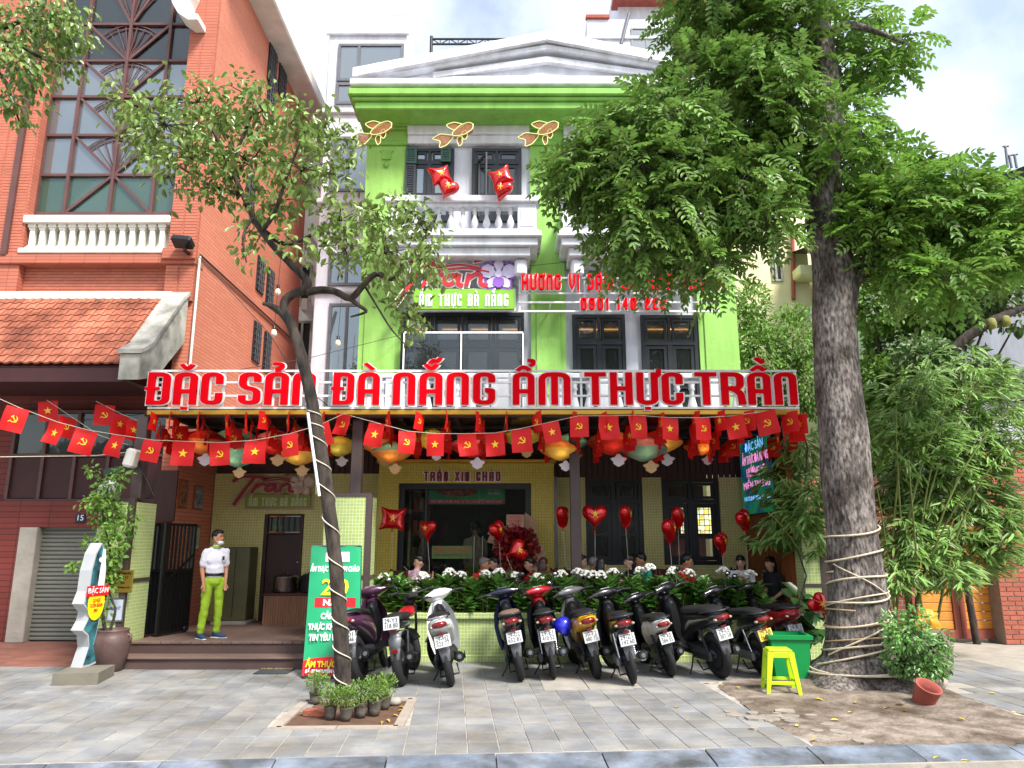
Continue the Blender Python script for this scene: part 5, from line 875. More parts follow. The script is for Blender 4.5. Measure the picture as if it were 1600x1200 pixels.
# --- background greenery
def bush(name, lab, clusters, Y, m, ll=.1, stem=True, dy=.4, trunkbase=None, wr=.5):
    c0 = at(clusters[0][0], clusters[0][1], Y); t = thing(name, lab, 'tree' if 'tree' in name else 'shrub', (c0.x, Y, 0)); mb = MB(); P_, D_ = [], []; zl_ = min(at(c_[0], c_[1], Y).z for c_ in clusters)*.7; mb.tube([(c0.x+.05, Y+.2, -.02), (c0.x-.03, Y+.2, zl_*.5), (c0.x, Y+.2, zl_+.05)], [.06, .05, .04] if Y > 11 else [.02, .018, .015], 8)
    for (cx, cy, rx, ry, n) in clusters:
        Yq_ = Y+random.uniform(-dy, dy); c = at(cx, cy, Yq_); p, d = blob(c, (rx*Yq_/FPX, .5*(rx+ry)*Yq_/FPX, ry*Yq_/FPX), n, .3); P_.append(p); D_.append(d*.7+unit(n)*.6+np.array((0, 0, -.35))); mb.tube([(c0.x, Y+.2, zl_), ((c0.x+c.x)/2, Y+.15, (zl_+c.z)*.5), c], [.035, .025, .012], 6)
    mb.build('trunk', 'bark_dark', t); P_ = np.concatenate(P_); Ln = rng.uniform(ll*.7, ll*1.2, len(P_)); leaves('crown', P_, np.concatenate(D_), unit(len(P_))*.5+np.array((0, -.5, .7)), Ln, Ln*wr, m, t); return t
bush('garden_tree', 'feathery light green tree growing right of the green facade', [(1190, 560, 45, 60, 1400), (1240, 530, 40, 60, 1200), (1175, 480, 30, 45, 700), (1220, 620, 50, 45, 1200), (1180, 640, 40, 40, 900), (1260, 600, 35, 60, 900), (1165, 520, 25, 60, 700), (1200, 690, 40, 40, 500)], 15.5, 'leaf_vine', .13, wr=.35)
bush('vine_covered_tree', 'tree smothered in leafy vines directly behind the big trunk', [(1370, 480, 45, 50, 1100), (1400, 540, 50, 50, 1300), (1375, 600, 40, 50, 1100), (1420, 610, 50, 50, 1200), (1390, 670, 50, 45, 1000), (1350, 700, 40, 50, 800), (1455, 500, 40, 40, 800), (1370, 430, 30, 25, 400)], 12.9, 'leaf_vine', .1, wr=.8)
bush('jackfruit_tree', 'grey-green fruit tree in front of the white house wall', [(1470, 500, 50, 50, 700), (1520, 480, 45, 40, 500), (1440, 560, 45, 40, 600), (1500, 570, 60, 30, 400), (1560, 450, 45, 40, 500), (1590, 500, 30, 20, 120), (1545, 590, 45, 25, 300)], 12.2, 'leaf_grey', .15, wr=.45)
jt = [o for o in bpy.data.objects if o.name == 'jackfruit_tree'][0]; mb = MB(); limb(mb, [(1480, 560, 11.8, .1), (1510, 528, 11.7, .09), (1540, 508, 11.6, .08), (1575, 490, 11.6, .07), (1640, 465, 11.6, .05)], 8); mb.build('bough', 'bark_dark', jt)
for px, py in ((1571, 502), (1549, 506)): MB().lathe([(.0, -.1), (.06, -.08), (.08, 0), (.06, .08), (.01, .1)], 10, at(px, py, 11.55)).build('fruit', mat('fruit', '7A7A36', .7, .2, 20, .5), jt)
# trees across the road, mirrored in the windows
P_, D_ = [], []
for k in range(56):
    c = (-28+k*1.0+random.uniform(-.6, .6), random.uniform(-24, -20), (1.6, 3.6, 5.2)[k % 3]+random.uniform(-.5, .8)); p, d = blob(c, (2.6, 1.6, 2.0), 420, .2); P_.append(p); D_.append(d+unit(420)*.6)
P_ = np.concatenate(P_); o = leaves('roadside_trees', P_, np.concatenate(D_), unit(len(P_)), 1.0, .7, 'leaf_dark', None); tag(o, 'row of leafy trees across the road, mirrored in the windows', 'trees', kind='stuff')
# --- planter shrubs
Pp, Dd = [], []
def shrub_mesh(seed):
    g = np.random.default_rng(seed); P_, D_, N_ = [], [], []
    for s_ in range(15):
        b = np.array((g.uniform(-.2, .2), g.uniform(-.1, .1), g.uniform(.08, .42)));
        for l_ in range(13):
            a = l_*2.4+g.uniform(-.3, .3); h = l_*.01; el = .1+.07*l_; P_.append(b+np.array((0, 0, h))); D_.append((math.cos(a), math.sin(a), el)); N_.append((-math.cos(a)*.3, -math.sin(a)*.3, 1))
    return np.array(P_), np.array(D_), np.array(N_)
shr = []
for k in range(3):
    P_, D_, N_ = shrub_mesh(k); o = leaves('proto', P_, D_, N_, rng.uniform(.12, .2, len(P_)), .062, 'leaf_planter', None, .2); me = o.data; off = Vector(o.location)
    co = np.empty(len(me.vertices)*3, np.float32); me.vertices.foreach_get('co', co); co = co.reshape(-1, 3)+np.array(off, np.float32); me.vertices.foreach_set('co', co.ravel()); me.name = 'foliage'; shr.append(me); bpy.data.objects.remove(o)
stm = MB()
for k in range(7): a = k*.9; stm.tube([(.03*math.cos(a), .02*math.sin(a), -.12), (.12*math.cos(a), .06*math.sin(a), .12), (.17*math.cos(a), .08*math.sin(a), .32)], [.008, .006, .004], 5)
stm = stm.mesh('stem', 'culm'); fm = []
for k in range(2):
    mb = MB()
    for j in range(26): a = rng.uniform(0, 2*PI); r = .055*math.sqrt(rng.random()); h = .05*(1-(r/.055)**2); mb.ell((r*math.cos(a), r*math.sin(a), h), (.016, .016, .01), n=6, m=4)
    fm.append(mb.mesh('flower', 'flower_white'))
FLW = [(628, 915), (660, 903), (650, 926), (702, 897), (720, 902), (758, 900), (780, 897), (805, 903), (840, 905), (877, 900), (903, 897), (915, 900), (926, 901), (938, 901), (958, 897), (1000, 895), (1015, 890), (1052, 895), (1076, 898), (1100, 909), (1130, 895), (1172, 900), (600, 905), (1195, 893)]
for k in range(20):
    x = -1.72+k*.268; sp_ = thing('planter_shrub', '', 'shrub', (x, 10.77, .57)); piece('foliage', shr[k % 3], sp_, (x, 10.77, .57), (0, 0, k*1.3), (1.15, 1.05, random.uniform(.82, 1.0))); piece('stem', stm, sp_, (x, 10.77, .57), (0, 0, k)); mine = []
    for f_ in FLW:
        p = at(f_[0], f_[1], 10.75)
        if abs(p.x-x) <= .134: mine.append(piece('flower', fm[k % 2], sp_, p, (R(-15), 0, k), (1.6,)*3)); T('flower_stalk', 'culm', sp_, [(p.x, 10.77, .75), (p.x, 10.76, p.z)], .005, 5)
    tag(sp_, f'glossy green shrub {"with white flower heads " if mine else "without flowers "}in the mosaic planter, {["first","second","third","fourth","fifth","sixth","seventh","eighth","ninth","tenth","eleventh","twelfth","thirteenth","fourteenth","fifteenth","sixteenth","seventeenth","eighteenth","nineteenth","last"][k]} from left', 'shrub', 'shrubs in the green planter')
# --- small pots round the slim tree
potm = MB().lathe([(.0, 0), (.05, 0), (.062, .05), (.075, .13), (.08, .14), (.07, .14), (.065, .11), (.0, .11)], 14).mesh('pot', mat('pot_grey', '5A544C', .9, .15, 8, .3)); soilm = MB().lathe([(.0, .105), (.066, .112), (.0, .122)], 12).mesh('pot_soil', 'pit_soil')
where = ['at the left end of the tree pit', 'beside the loose brick', 'just left of the cord-wrapped trunk', 'right in front of the trunk', 'right of the trunk, nearest the paving', 'at the right end of the row, half hidden']
for k, (px, py) in enumerate(((492, 1100), (516, 1124), (540, 1126), (563, 1121), (584, 1118), (600, 1108))):
    p = gnd(px, py); t = thing('potted_herb', f'small grey pot of bushy green herb {where[k]}', 'potted plant', p, 'pots round the slim tree'); piece('pot', potm, t, p, (random.gauss(0, .06), random.gauss(0, .06), 0)); piece('soil', soilm, t, p)
    n = 420; q_, d = blob((p.x+random.uniform(-.03, .03), p.y, .25), (.15, .13, .13), n, .1); leaves('foliage', q_, d*.6+unit(n)*.5+np.array((0, 0, .4)), unit(n)*.5+np.array((0, -.2, .9)), rng.uniform(.02, .04, n), .014, 'leaf_vine', t)
    t.scale = (random.uniform(.72, 1.0),)*3; mb = MB(); twigs(mb, (p.x, p.y, .1), [tuple(x) for x in q_[::20]], .004, 4); mb.build('stem', 'culm', t)
# boxwood shrub and creeper by the big tree
bw_ = bush('boxwood_shrub', 'small round leaved bush in front of the brown jar at the big tree foot', [(1418, 995, 36, 26, 420), (1450, 1018, 34, 26, 420), (1410, 1030, 28, 26, 360), (1396, 980, 18, 26, 150), (1462, 1040, 20, 18, 160), (1430, 965, 18, 20, 120), (1440, 1045, 26, 16, 200), (1475, 1000, 12, 18, 60)], 8.35, 'leaf_planter', .055, dy=.12, wr=.5); bw_['category'] = 'shrub'
n = 380
wd = bush('leafy_weed', 'broad leaved weed beside the green mosaic pillar and red balloon', [(1248, 945, 22, 22, 16), (1262, 975, 20, 20, 14), (1240, 985, 15, 15, 10)], 10.2, 'leaf_dark', .24, dy=.1, wr=.75)
# potted climber at the left pillar
JP = gnd(169, 1049)
vp = thing('potted_climber', 'leafy climber in a big brown glazed jar at the left mosaic pillar', 'potted plant', JP)
MB().lathe([(.0, 0), (.13, 0), (.16, .03), (.215, .2), (.235, .33), (.22, .43), (.19, .47), (.2, .49), (.2, .51), (.17, .51), (.17, .47), (.0, .46)], 22, JP).build('jar', 'jar', vp); MB().tube([JP+Vector((.17, 0, .45)), JP+Vector((.24, 0, .43)), JP+Vector((.24, 0, .38)), JP+Vector((.215, 0, .36))], .02, 6).build('jar_handle', 'jar', vp)
VY = JP.y; mb = MB(); limb(mb, [(165, 990, VY, .025), (160, 950, VY, .022), (168, 920, VY, .02), (176, 900, VY, .018), (170, 850, VY, .014), (160, 800, VY, .011), (170, 760, VY, .008)], 6); limb(mb, [(170, 990, VY, .02), (180, 955, VY, .016), (172, 930, VY, .014), (160, 880, VY, .012), (180, 830, VY, .01), (165, 770, VY, .007), (150, 740, VY, .005)], 6); mb.build('stem', 'bark_dark', vp); P_, D_ = [], []
for (cx, cy, rx, ry, n) in [(165, 800, 28, 25, 260), (175, 850, 25, 35, 300), (165, 900, 22, 25, 170), (150, 785, 28, 12, 110), (170, 760, 25, 14, 110), (190, 740, 14, 8, 40), (143, 735, 8, 10, 26), (140, 850, 12, 10, 40), (120, 885, 16, 6, 46), (205, 815, 12, 25, 60), (160, 950, 14, 20, 40), (170, 880, 10, 50, 80)]:
    p, d = blob(at(cx, cy, VY+random.uniform(-.1, .1)), (rx*.009, .16, ry*.009), n, .1); P_.append(p); D_.append(d*.5+unit(n)*.5+np.array((0, 0, -.2)))
P_ = np.concatenate(P_); Ln = rng.uniform(.04, .085, len(P_)); leaves('foliage', P_, np.concatenate(D_), unit(len(P_))*.5+np.array((0, -.4, .8)), Ln, Ln*.6, 'leaf_bright', vp)
# fallen leaves
mat('dry_leaf', 'B49A3A', .7, .3, 9, isl=.3); pts = np.array([gnd(*p) for p in [(1325, 1117), (1392, 1110), (1495, 1126), (1545, 1084), (1243, 1140), (1272, 1095), (1415, 1104), (1420, 1115), (1578, 1116), (1590, 1118), (1298, 1128), (1110, 1068), (1118, 1066), (1135, 1075), (1148, 1078), (1275, 1158), (1500, 1190), (1470, 1185), (620, 1112), (612, 1118), (605, 1125), (622, 1105), (598, 1128), (465, 1118), (1340, 1100), (1060, 1105)]]); pts[:, 2] += .05
pts[:, 2] = [soilz(x, y)+.012 if inpoly(x, y, SOILP) else .008 for x, y in pts[:, :2]]; a = rng.uniform(0, 6.28, len(pts)); lf = leaves('fallen_leaves', pts, np.stack([np.cos(a), np.sin(a), 0*a], 1), np.array([(0, 0, 1.)]*len(pts))+unit(len(pts))*.2, rng.uniform(.05, .11, len(pts)), .03, 'dry_leaf'); tag(lf, 'scattered yellowing leaves fallen on the soil and paving', 'leaves', kind='stuff')
# ================================================================ MOTORBIKES  (local: +Y forward, rear tyre touches the ground at the origin)
def wheel(par, y, R_, w_, name, rimc='dk_metal', spokes=5, wire=False):
    M_ = Matrix.Translation((0, y, R_)) @ Matrix.Rotation(PI/2, 4, 'Y'); n = 26; k = 10; mb = MB(); vs = []
    for i in range(n):
        a = 2*PI*i/n
        for j in range(k): b_ = 2*PI*j/k; rr = R_-w_*.5*1.15+math.cos(b_)*w_*.5*1.15; vs.append(M_ @ Vector((rr*math.cos(a), rr*math.sin(a), math.sin(b_)*w_*.5)))
    mb.add(vs, [(i*k+j, ((i+1) % n)*k+j, ((i+1) % n)*k+(j+1) % k, i*k+(j+1) % k) for i in range(n) for j in range(k)], 0, True); whl = mb.build(name, 'rubber', par)
    mb = MB(); ri = R_-w_*1.1; mb.lathe([(ri, -w_*.3), (ri-.02, -w_*.3), (ri-.02, w_*.3), (ri, w_*.3)], 24, M_.translation, M_.to_3x3()); mb.lathe([(.0, -w_*.45), (.045, -w_*.45), (.045, w_*.45), (.0, w_*.45)], 12, M_.translation, M_.to_3x3())
    for s_ in range(14 if wire else spokes):
        a = 2*PI*s_/(14 if wire else spokes); p0 = M_ @ Vector((.03*math.cos(a), .03*math.sin(a), 0)); p1 = M_ @ Vector(((ri-.01)*math.cos(a), (ri-.01)*math.sin(a), 0)); mb.tube([p0, p1], .004 if wire else .014, 5)
    mb.build('rim', rimc, whl); return whl
def paint(name, c, coat=.7): return mat(name, c, .28, .06, 5, coat=coat)
def bike(lab, px, py, yaw, lean, body, shield, seat, plate, lines, style='scooter', tail='tail_red', fend='grey_metal', mirrors=(1, 1), yellow=False, rail='dk_metal', helmet=None, dash='lamp_white', top=None, s=1.0, basket=None, foot=0, steer=22):
    t = thing('motorbike', lab, 'motorbike', (0, 0, 0), 'motorbikes parked before the planter'); cub = style == 'cub'; cl = style == 'classic'
    Rr = .285 if not cub else .29; wr = .105 if not (cub or cl) else (.075 if cub else .12); WB = 1.24
    wheel(t, 0, Rr, wr, 'rear_wheel', 'dk_metal', 5, cub); wheel(t, WB, Rr, wr*.85, 'front_wheel', 'chrome' if cub else 'dk_metal', 5, cub)
    # rear fender flap
    mb = MB(); w0 = .07; pts = [(.30, .62), (.1, .645), (-.08, .63), (-.17, .58), (-.24, .46), (-.27, .34)]
    for i in range(len(pts)-1):
        (y0, z0), (y1, z1) = pts[i], pts[i+1]; wa, wb_ = (w0-.000*i, w0-.000*i) if i < 3 else (w0+.01-.012*(i-3), w0-.004-.016*(i-3)); mb.add([(-wa, y0, z0), (wa, y0, z0), (wb_, y1, z1), (-wb_, y1, z1), (-wa*.9, y0+.01, z0-.02), (wa*.9, y0+.01, z0-.02), (wb_*.9, y1+.014, z1-.012), (-wb_*.9, y1+.014, z1-.012)], [(0, 1, 2, 3), (7, 6, 5, 4), (0, 3, 7, 4), (1, 5, 6, 2), (3, 2, 6, 7)], 0, True)
    mb.build('rear_fender', fend, t)
    # body (tail cowl), seat
    if cl:
        MB().loft([(-.22, 0, .74, .05, .03), (-.12, 0, .74, .09, .05), (.1, 0, .72, .1, .06), (.45, 0, .7, .1, .07)]).build('side_cover', body, t); MB().loft([(.46, 0, .78, .05, .04), (.55, 0, .8, .1, .06), (.75, 0, .81, .11, .075), (.9, 0, .82, .08, .06), (.96, 0, .82, .03, .03)]).build('fuel_tank', shield, t)
        MB().loft([(-.24, 0, .8, .06, .02), (-.2, 0, .81, .11, .05), (.0, 0, .81, .125, .06), (.25, 0, .79, .12, .055), (.5, 0, .79, .09, .04)]).build('seat', seat, t)
    else:
        wd = 1.0 if not cub else .8
        MB().loft([(-.36, 0, .80, .03*wd, .03), (-.32, 0, .79, .09*wd, .065), (-.2, 0, .765, .135*wd, .085), (.0, 0, .73, .16*wd, .11), (.25, 0, .68, .165*wd, .14), (.45, 0, .6, .16*wd, .19), (.58, 0, .52, .12*wd, .15)]).build('body', body, t)
        MB().loft([(-.25, 0, .855, .05*wd, .02), (-.2, 0, .862, .11*wd, .035), (.0, 0, .858, .14*wd, .045), (.25, 0, .83, .145*wd, .045), (.38, 0, .815, .14*wd, .05), (.55, 0, .8, .09*wd, .045), (.62, 0, .78, .04*wd, .03)]).build('seat', seat, t)
        MB().loft([(.5, 0, .3, .13, .05), (.6, 0, .3, .15, .035), (.85, 0, .31, .15, .03), (.95, 0, .34, .12, .05)]).build('floorboard', 'black', t) if not cub else MB().loft([(.5, 0, .5, .06, .08), (.75, 0, .55, .05, .09), (.95, 0, .7, .05, .08)]).build('leg_tunnel', body, t)
        # leg shield
        mb = MB(); vs = []; W_ = [(.28, .17), (.4, .2), (.6, .215), (.78, .19), (.9, .13), (.96, .08)]
        for (z, w_) in W_:
            for u in np.linspace(-1, 1, 7): vs.append((u*w_, .98+.02*(z-.3)+.10*(1-u*u)-.04*abs(u), z))
        nn = len(vs); vs += [(x, y+.025, z) for x, y, z in vs]; fs = [(i*7+j, i*7+j+1, (i+1)*7+j+1, (i+1)*7+j) for i in range(len(W_)-1) for j in range(6)]; fs += [tuple(q+nn for q in f[::-1]) for f in fs]; mb.add(vs, fs, 0, True); mb.build('leg_shield', shield, t)
        MB().loft([(.88, 0, .62, .05, .25), (.95, 0, .66, .1, .28), (1.04, 0, .68, .1, .24)], n=12).build('inner_panel', 'black', t)
    if not (rail is None or cl):
        MB().tube([(-.13, -.02, .83), (-.14, -.2, .86), (-.11, -.33, .87), (0, -.37, .87), (.11, -.33, .87), (.14, -.2, .86), (.13, -.02, .83)], .014, 7).build('grab_rail', rail, t)
    # tail light and indicators
    if cl: mb = MB().box(-.045, .045, -.27, -.22, .655, .7, b=.008); mb.build('tail_light', 'tail_red', t); B('reflector', 'tail_red', t, (-.04, .04, -.285, -.26, .42, .46))
    else:
        MB().loft([(-.385, 0, .785, .03, .018), (-.37, 0, .785, .075, .035), (-.3, 0, .78, .1, .05)], n=12).build('tail_light', tail, t)
        for s_ in (-1, 1): MB().ell((s_*.105, -.315, .765), (.026, .035, .018), n=8, m=6).build('indicator', mat('indicator', '9A8A78', .25, .1, 20, coat=.5), t)
        B('reflector', 'tail_red', t, (-.035, .035, -.305, -.29, .655, .685))
    # plate
    Mp = Matrix.Translation((0, -.29 if not cl else -.3, .58 if not cl else .765)) @ Matrix.Rotation(R(-14), 4, 'X'); mb = MB().box(-.098, .098, -.004, .004, -.072, .072, b=.003, M=Mp); pl = mb.build('licence_plate', 'plate_yellow' if yellow else 'plate_white', t); B('plate_bracket', 'black', t, (-.03, .03, -.275 if not cl else -.29, -.19, .55 if not cl else .7, .6 if not cl else .75))
    pl['_local'] = 1
    for k, l_ in enumerate(lines): text(l_, .075, 'text_black', pl, Mp @ Vector((0, -.0065, .03-.06*k)), .155 if len(l_) > 4 else .13, rot=(PI/2-R(14), 0, 0), ex=.001)
    # engine, swing arm, exhaust, shocks, stands
    mb = MB().loft([(-.02, -.0, .29, .05, .05), (.05, -.03, .3, .1, .085), (.3, -.02, .31, .11, .1), (.5, 0, .33, .09, .09), (.62, 0, .36, .05, .06)], n=12); mb.build('engine', 'dk_metal', t); MB().box(-.16, -.1, -.1, .35, .24, .36, b=.03).build('belt_cover' if not cub else 'chain_case', 'dk_metal' if not cub else 'grey_metal', t)
    ex = MB().tube([(.08, .5, .25), (.13, .35, .23), (.15, .2, .27), (.155, .1, .3)], .02, 8); ex = ex.build('exhaust', 'dk_metal', t); MB().tube([(.155, .12, .3), (.16, .06, .31), (.165, -.18, .345), (.165, -.215, .35)], [.045, .065, .065, .05], 14).build('muffler', 'chrome' if cub else 'black', ex); MB().tube([(.165, -.217, .35), (.165, -.235, .352)], [.028, .026], 10).build('tail_pipe', 'grey_metal', ex); B('heat_shield', 'dk_metal', ex, (.225, .24, -.12, .08, .3, .37), b=.01)
    for s_ in (-1, 1) if (cub or cl) else (-1,):
        mb = MB(); mb.tube([(s_*.1, .0, .3), (s_*.105, .12, .62)], .018, 8)
        for k in range(7): a = Vector((s_*.1, .0, .3)).lerp(Vector((s_*.105, .12, .62)), .25+k*.08); mb.lathe([(.022, -.006), (.03, 0), (.022, .006)], 10, a)
        mb.build('shock_absorber', 'dk_metal' if not cub else 'chrome', t)
    MB().tube([(-.1, .42, .24), (-.16, .4, .12), (-.24, .36, .035)], .011, 6).tube([(-.27, .37, .03), (-.22, .35, .036)], .014, 6).build('side_stand', 'dk_metal', t); MB().tube([(-.11, .32, .2), (-.12, .2, .1), (.12, .2, .1), (.11, .32, .2)], .012, 6).build('centre_stand', 'dk_metal', t)
    # fork, steering
    for s_ in (-1, 1): T('fork_leg', 'dk_metal', t, [(s_*.07, WB, Rr), (s_*.07, WB-.12, .62), (s_*.05, WB-.2, .86)], .02)
    MB().loft([(WB-.26, 0, Rr+.16, .055, .02), (WB-.1, 0, Rr+Rr*.78, .065, .05), (WB+.1, 0, Rr+Rr*.82, .06, .04), (WB+.26, 0, Rr+.14, .045, .02)], n=10).build('front_fender', shield if not cl else 'black', t)
    hz = 1.04; hy = 1.0
    hb = MB().tube([(-.34, hy-.1, hz+.01), (-.24, hy-.06, hz+.02), (-.1, hy, hz-.01), (.1, hy, hz-.01), (.24, hy-.06, hz+.02), (.34, hy-.1, hz+.01)], .012, 8).build('handlebar', 'dk_metal', t)
    for s_ in (-1, 1):
        T('grip', 'rubber', hb, [(s_*.235, hy-.058, hz+.02), (s_*.35, hy-.106, hz+.008)], .018); T('brake_lever', 'chrome', hb, [(s_*.2, hy-.0, hz+.01), (s_*.28, hy+.0, hz+.01), (s_*.36, hy-.04, hz+.0)], .006, 6)
    if not cl:
        Mx = Matrix.Translation((0, hy+.03, hz)) @ Matrix.Rotation(R(-32), 4, 'X') @ Matrix.Rotation(-PI/2, 4, 'Z'); MB().loft([(-.23, .02, .0, .03, .02), (-.17, .01, .0, .06, .035), (-.1, 0, .0, .1, .055), (0, -.02, .0, .125, .065), (.1, 0, .0, .1, .055), (.17, .01, .0, .06, .035), (.23, .02, .0, .03, .02)], n=12, p=2.8, M=Mx).build('handlebar_cowl', top or shield, t); MB().loft([(hy-.02, 0, hz-.15, .07, .06), (hy+.06, 0, hz-.14, .1, .1), (hy+.14, 0, hz-.15, .08, .08)], n=12, p=3).build('front_panel', top or shield, t)
        Md = Matrix.Translation((0, hy-.06, hz+.04)) @ Matrix.Rotation(R(40), 4, 'X'); Mq = Matrix.Translation((0, hy+.02, hz+.0)) @ Matrix.Rotation(R(-32), 4, 'X'); MB().prism([(-.07, -.055), (.07, -.055), (.095, .02), (.06, .065), (-.06, .065), (-.095, .02)], .058, .07, lambda a, b_, d: Mq @ Vector((a, b_, d))).build('dashboard', mat('dash_glass', '8A8C90', .12, .3, 25, coat=.6) if dash == 'lamp_white' else dash, t); MB().ell((0, hy+.16, hz-.03), (.08, .03, .045)).build('headlight', 'lamp_white', t)
    else: MB().ell((0, hy+.12, hz-.12), (.09, .08, .09)).build('headlight', 'black', t); MB().box(-.09, .09, hy-.06, hy+.04, hz-.09, hz+.0, b=.03).build('instrument_box', 'black', t)
    for s_, on in zip((-1, 1), mirrors):
        if not on: continue
        T('mirror_stem', 'dk_metal', hb, [(s_*.2, hy-.03, hz+.03), (s_*.24, hy-.01, hz+.12), (s_*.29, hy-.02, hz+.19)], .007, 6); mr_ = MB().ell((s_*.31, hy-.02, hz+.21), (.055, .024, .038), n=12, m=8).build('mirror', 'black', hb); MB().lathe([(.0, 0), (.03, 0), (.032, .003), (.0, .004)], 14, (s_*.31, hy-.04, hz+.21), Matrix.Diagonal((1.5, 1, 1)) @ Matrix.Rotation(PI/2, 3, 'X')).build('mirror_glass', 'chrome', mr_) if on == 2 else None
    if helmet: 
        hp = MB(); hp.lathe([(.0, .12), (.06, .11), (.105, .06), (.12, -.02), (.118, -.09), (.1, -.1), (.1, -.02), (.0, .08)], 16, (.24, .12, .62), Matrix.Rotation(R(40), 3, 'Y')); hp.build('hung_helmet', helmet, t)
    Ms_ = Matrix.Translation((0, 1.06, 0)) @ Matrix.Rotation(R(steer), 4, 'Z') @ Matrix.Translation((0, -1.06, 0))
    for o in col.objects:
        if o.parent == t and o.name.split('.')[0] in ('handlebar', 'handlebar_cowl', 'front_panel', 'dashboard', 'headlight', 'instrument_box', 'front_wheel', 'front_fender', 'fork_leg'):
            o.data.transform(Ms_)
            for c in col.objects:
                if c.parent == o: c.data.transform(Ms_)
                if c.parent is not None and c.parent.parent == o: c.data.transform(Ms_)
    p = gnd(px, py); t.location = p; t.rotation_mode = 'XYZ'; t.rotation_euler = (0, R(-lean*1.55), R(yaw)); t.scale = (s*.91,)*3; return t
bk = paint('p_black', '121318'); pu = paint('p_purple', '4A2743'); wh = paint('p_white', 'E4E6E8'); rd = paint('p_red', 'A01220'); ye = paint('p_yellow', 'E3A613'); gy = paint('p_grey', '5A5A5C'); st2 = mat('seat_black', '141416', .6, .1, 20, .15); stb = mat('seat_brown', '6A5344', .75, .15, 12, .2); bw2 = paint('p_navy', '141A2C'); blu = paint('p_blue', '1B22B0')
bike('purple motorbike half hidden behind the slim tree trunk', 566, 1067, -5, 8, pu, pu, st2, 0, ('29-D1', '238 46'), top=pu, fend='grey_metal', mirrors=(0, 0), s=1.02, steer=10)
bike('black motorbike with red tank and high handlebar, second from the left', 629, 1072, -3, 5, bk, rd, st2, 0, ('29-Y3', '118 80'), 'classic', mirrors=(2, 0), s=1.02, steer=32)
bike('white scooter with black seat standing left of the gap in the row', 706, 1072, 5, 8, wh, wh, st2, 0, ('29-H2', '323 77'), top=wh, mirrors=(0, 0), rail='chrome', steer=36)
bike('black scooter with brown seat right of the gap, silver dashboard', 815, 1064, 3, 7, bk, bw2, stb, 0, ('29-D2', '652 81'), dash='chrome', mirrors=(0, 1), steer=-6)
bike('slim motorbike with red handlebar cowl and a blue helmet on its side', 866, 1061, 1, 6, bk, bk, st2, 0, ('29-E1', '410 52'), 'cub', top=rd, mirrors=(1, 2), helmet=blu)
bike('scooter with bright yellow tail and grey front', 934, 1061, 4, 8, ye, gy, st2, 0, ('30-F2', '480 75'), top=gy, mirrors=(2, 0))
bike('slim black motorbike with red tail light, seventh in the row', 990, 1069, 1, 7, bk, bk, st2, 0, ('29-Z1', '142 60'), 'cub', mirrors=(0, 1))
bike('scuffed white and red scooter with tilted plate, eighth in the row', 1050, 1057, 5, 9, mat('p_dirty', 'D3CEC6', .5, .2, 8), bk, st2, 0, ('29-X5', '284 35'), top=bk, fend='dk_metal', mirrors=(1, 0), s=.92)
bike('large black scooter turned aside with fat rear tyre and white front wheel rim', 1128, 1060, 17, 7, bk, bk, st2, 0, ('29-L5', '307 18'), top=bk, mirrors=(0, 1), fend='grey_metal', s=1.05)
bike('black motorbike with yellow plate left of the green bin', 1196, 1058, 10, 7, bk, bk, st2, 0, ('29-AB', '060 40'), 'cub', yellow=True, mirrors=(0, 2))
bike('red scooter with black seat behind the green bin', 1240, 1050, 6, 4, rd, bk, st2, 0, ('29-K1', '713 09'), top=bk, mirrors=(2, 1), s=1.02)
# ================================================================ PEOPLE
PEOPLE = []
def caps(mb, a, b_, ra, rb_, n=12):
    a, b_ = Vector(a), Vector(b_); d = b_-a; ln = d.length
    q = d.to_track_quat('Z', 'Y').to_matrix() if ln > 1e-5 else Matrix.Identity(3); pr = []
    for k in range(5): t = -PI/2+k*PI/8; pr.append((ra*math.cos(t)+1e-4, ra*math.sin(t)))
    for k in range(5): t = k*PI/8; pr.append((rb_*math.cos(t)+1e-4, ln+rb_*math.sin(t)))
    mb.lathe(pr, n, a, q)
def fuse(mb, name, m, parent, vox=.014, smooth=2):
    me = mb.mesh('tmp', m); o = bpy.data.objects.new('tmp', me); col.objects.link(o); r = o.modifiers.new('r', 'REMESH'); r.mode = 'VOXEL'; r.voxel_size = vox; r.use_smooth_shade = True
    if smooth: s_ = o.modifiers.new('s', 'SMOOTH'); s_.iterations = smooth; s_.factor = .6
    PEOPLE.append((o, name, m, parent))
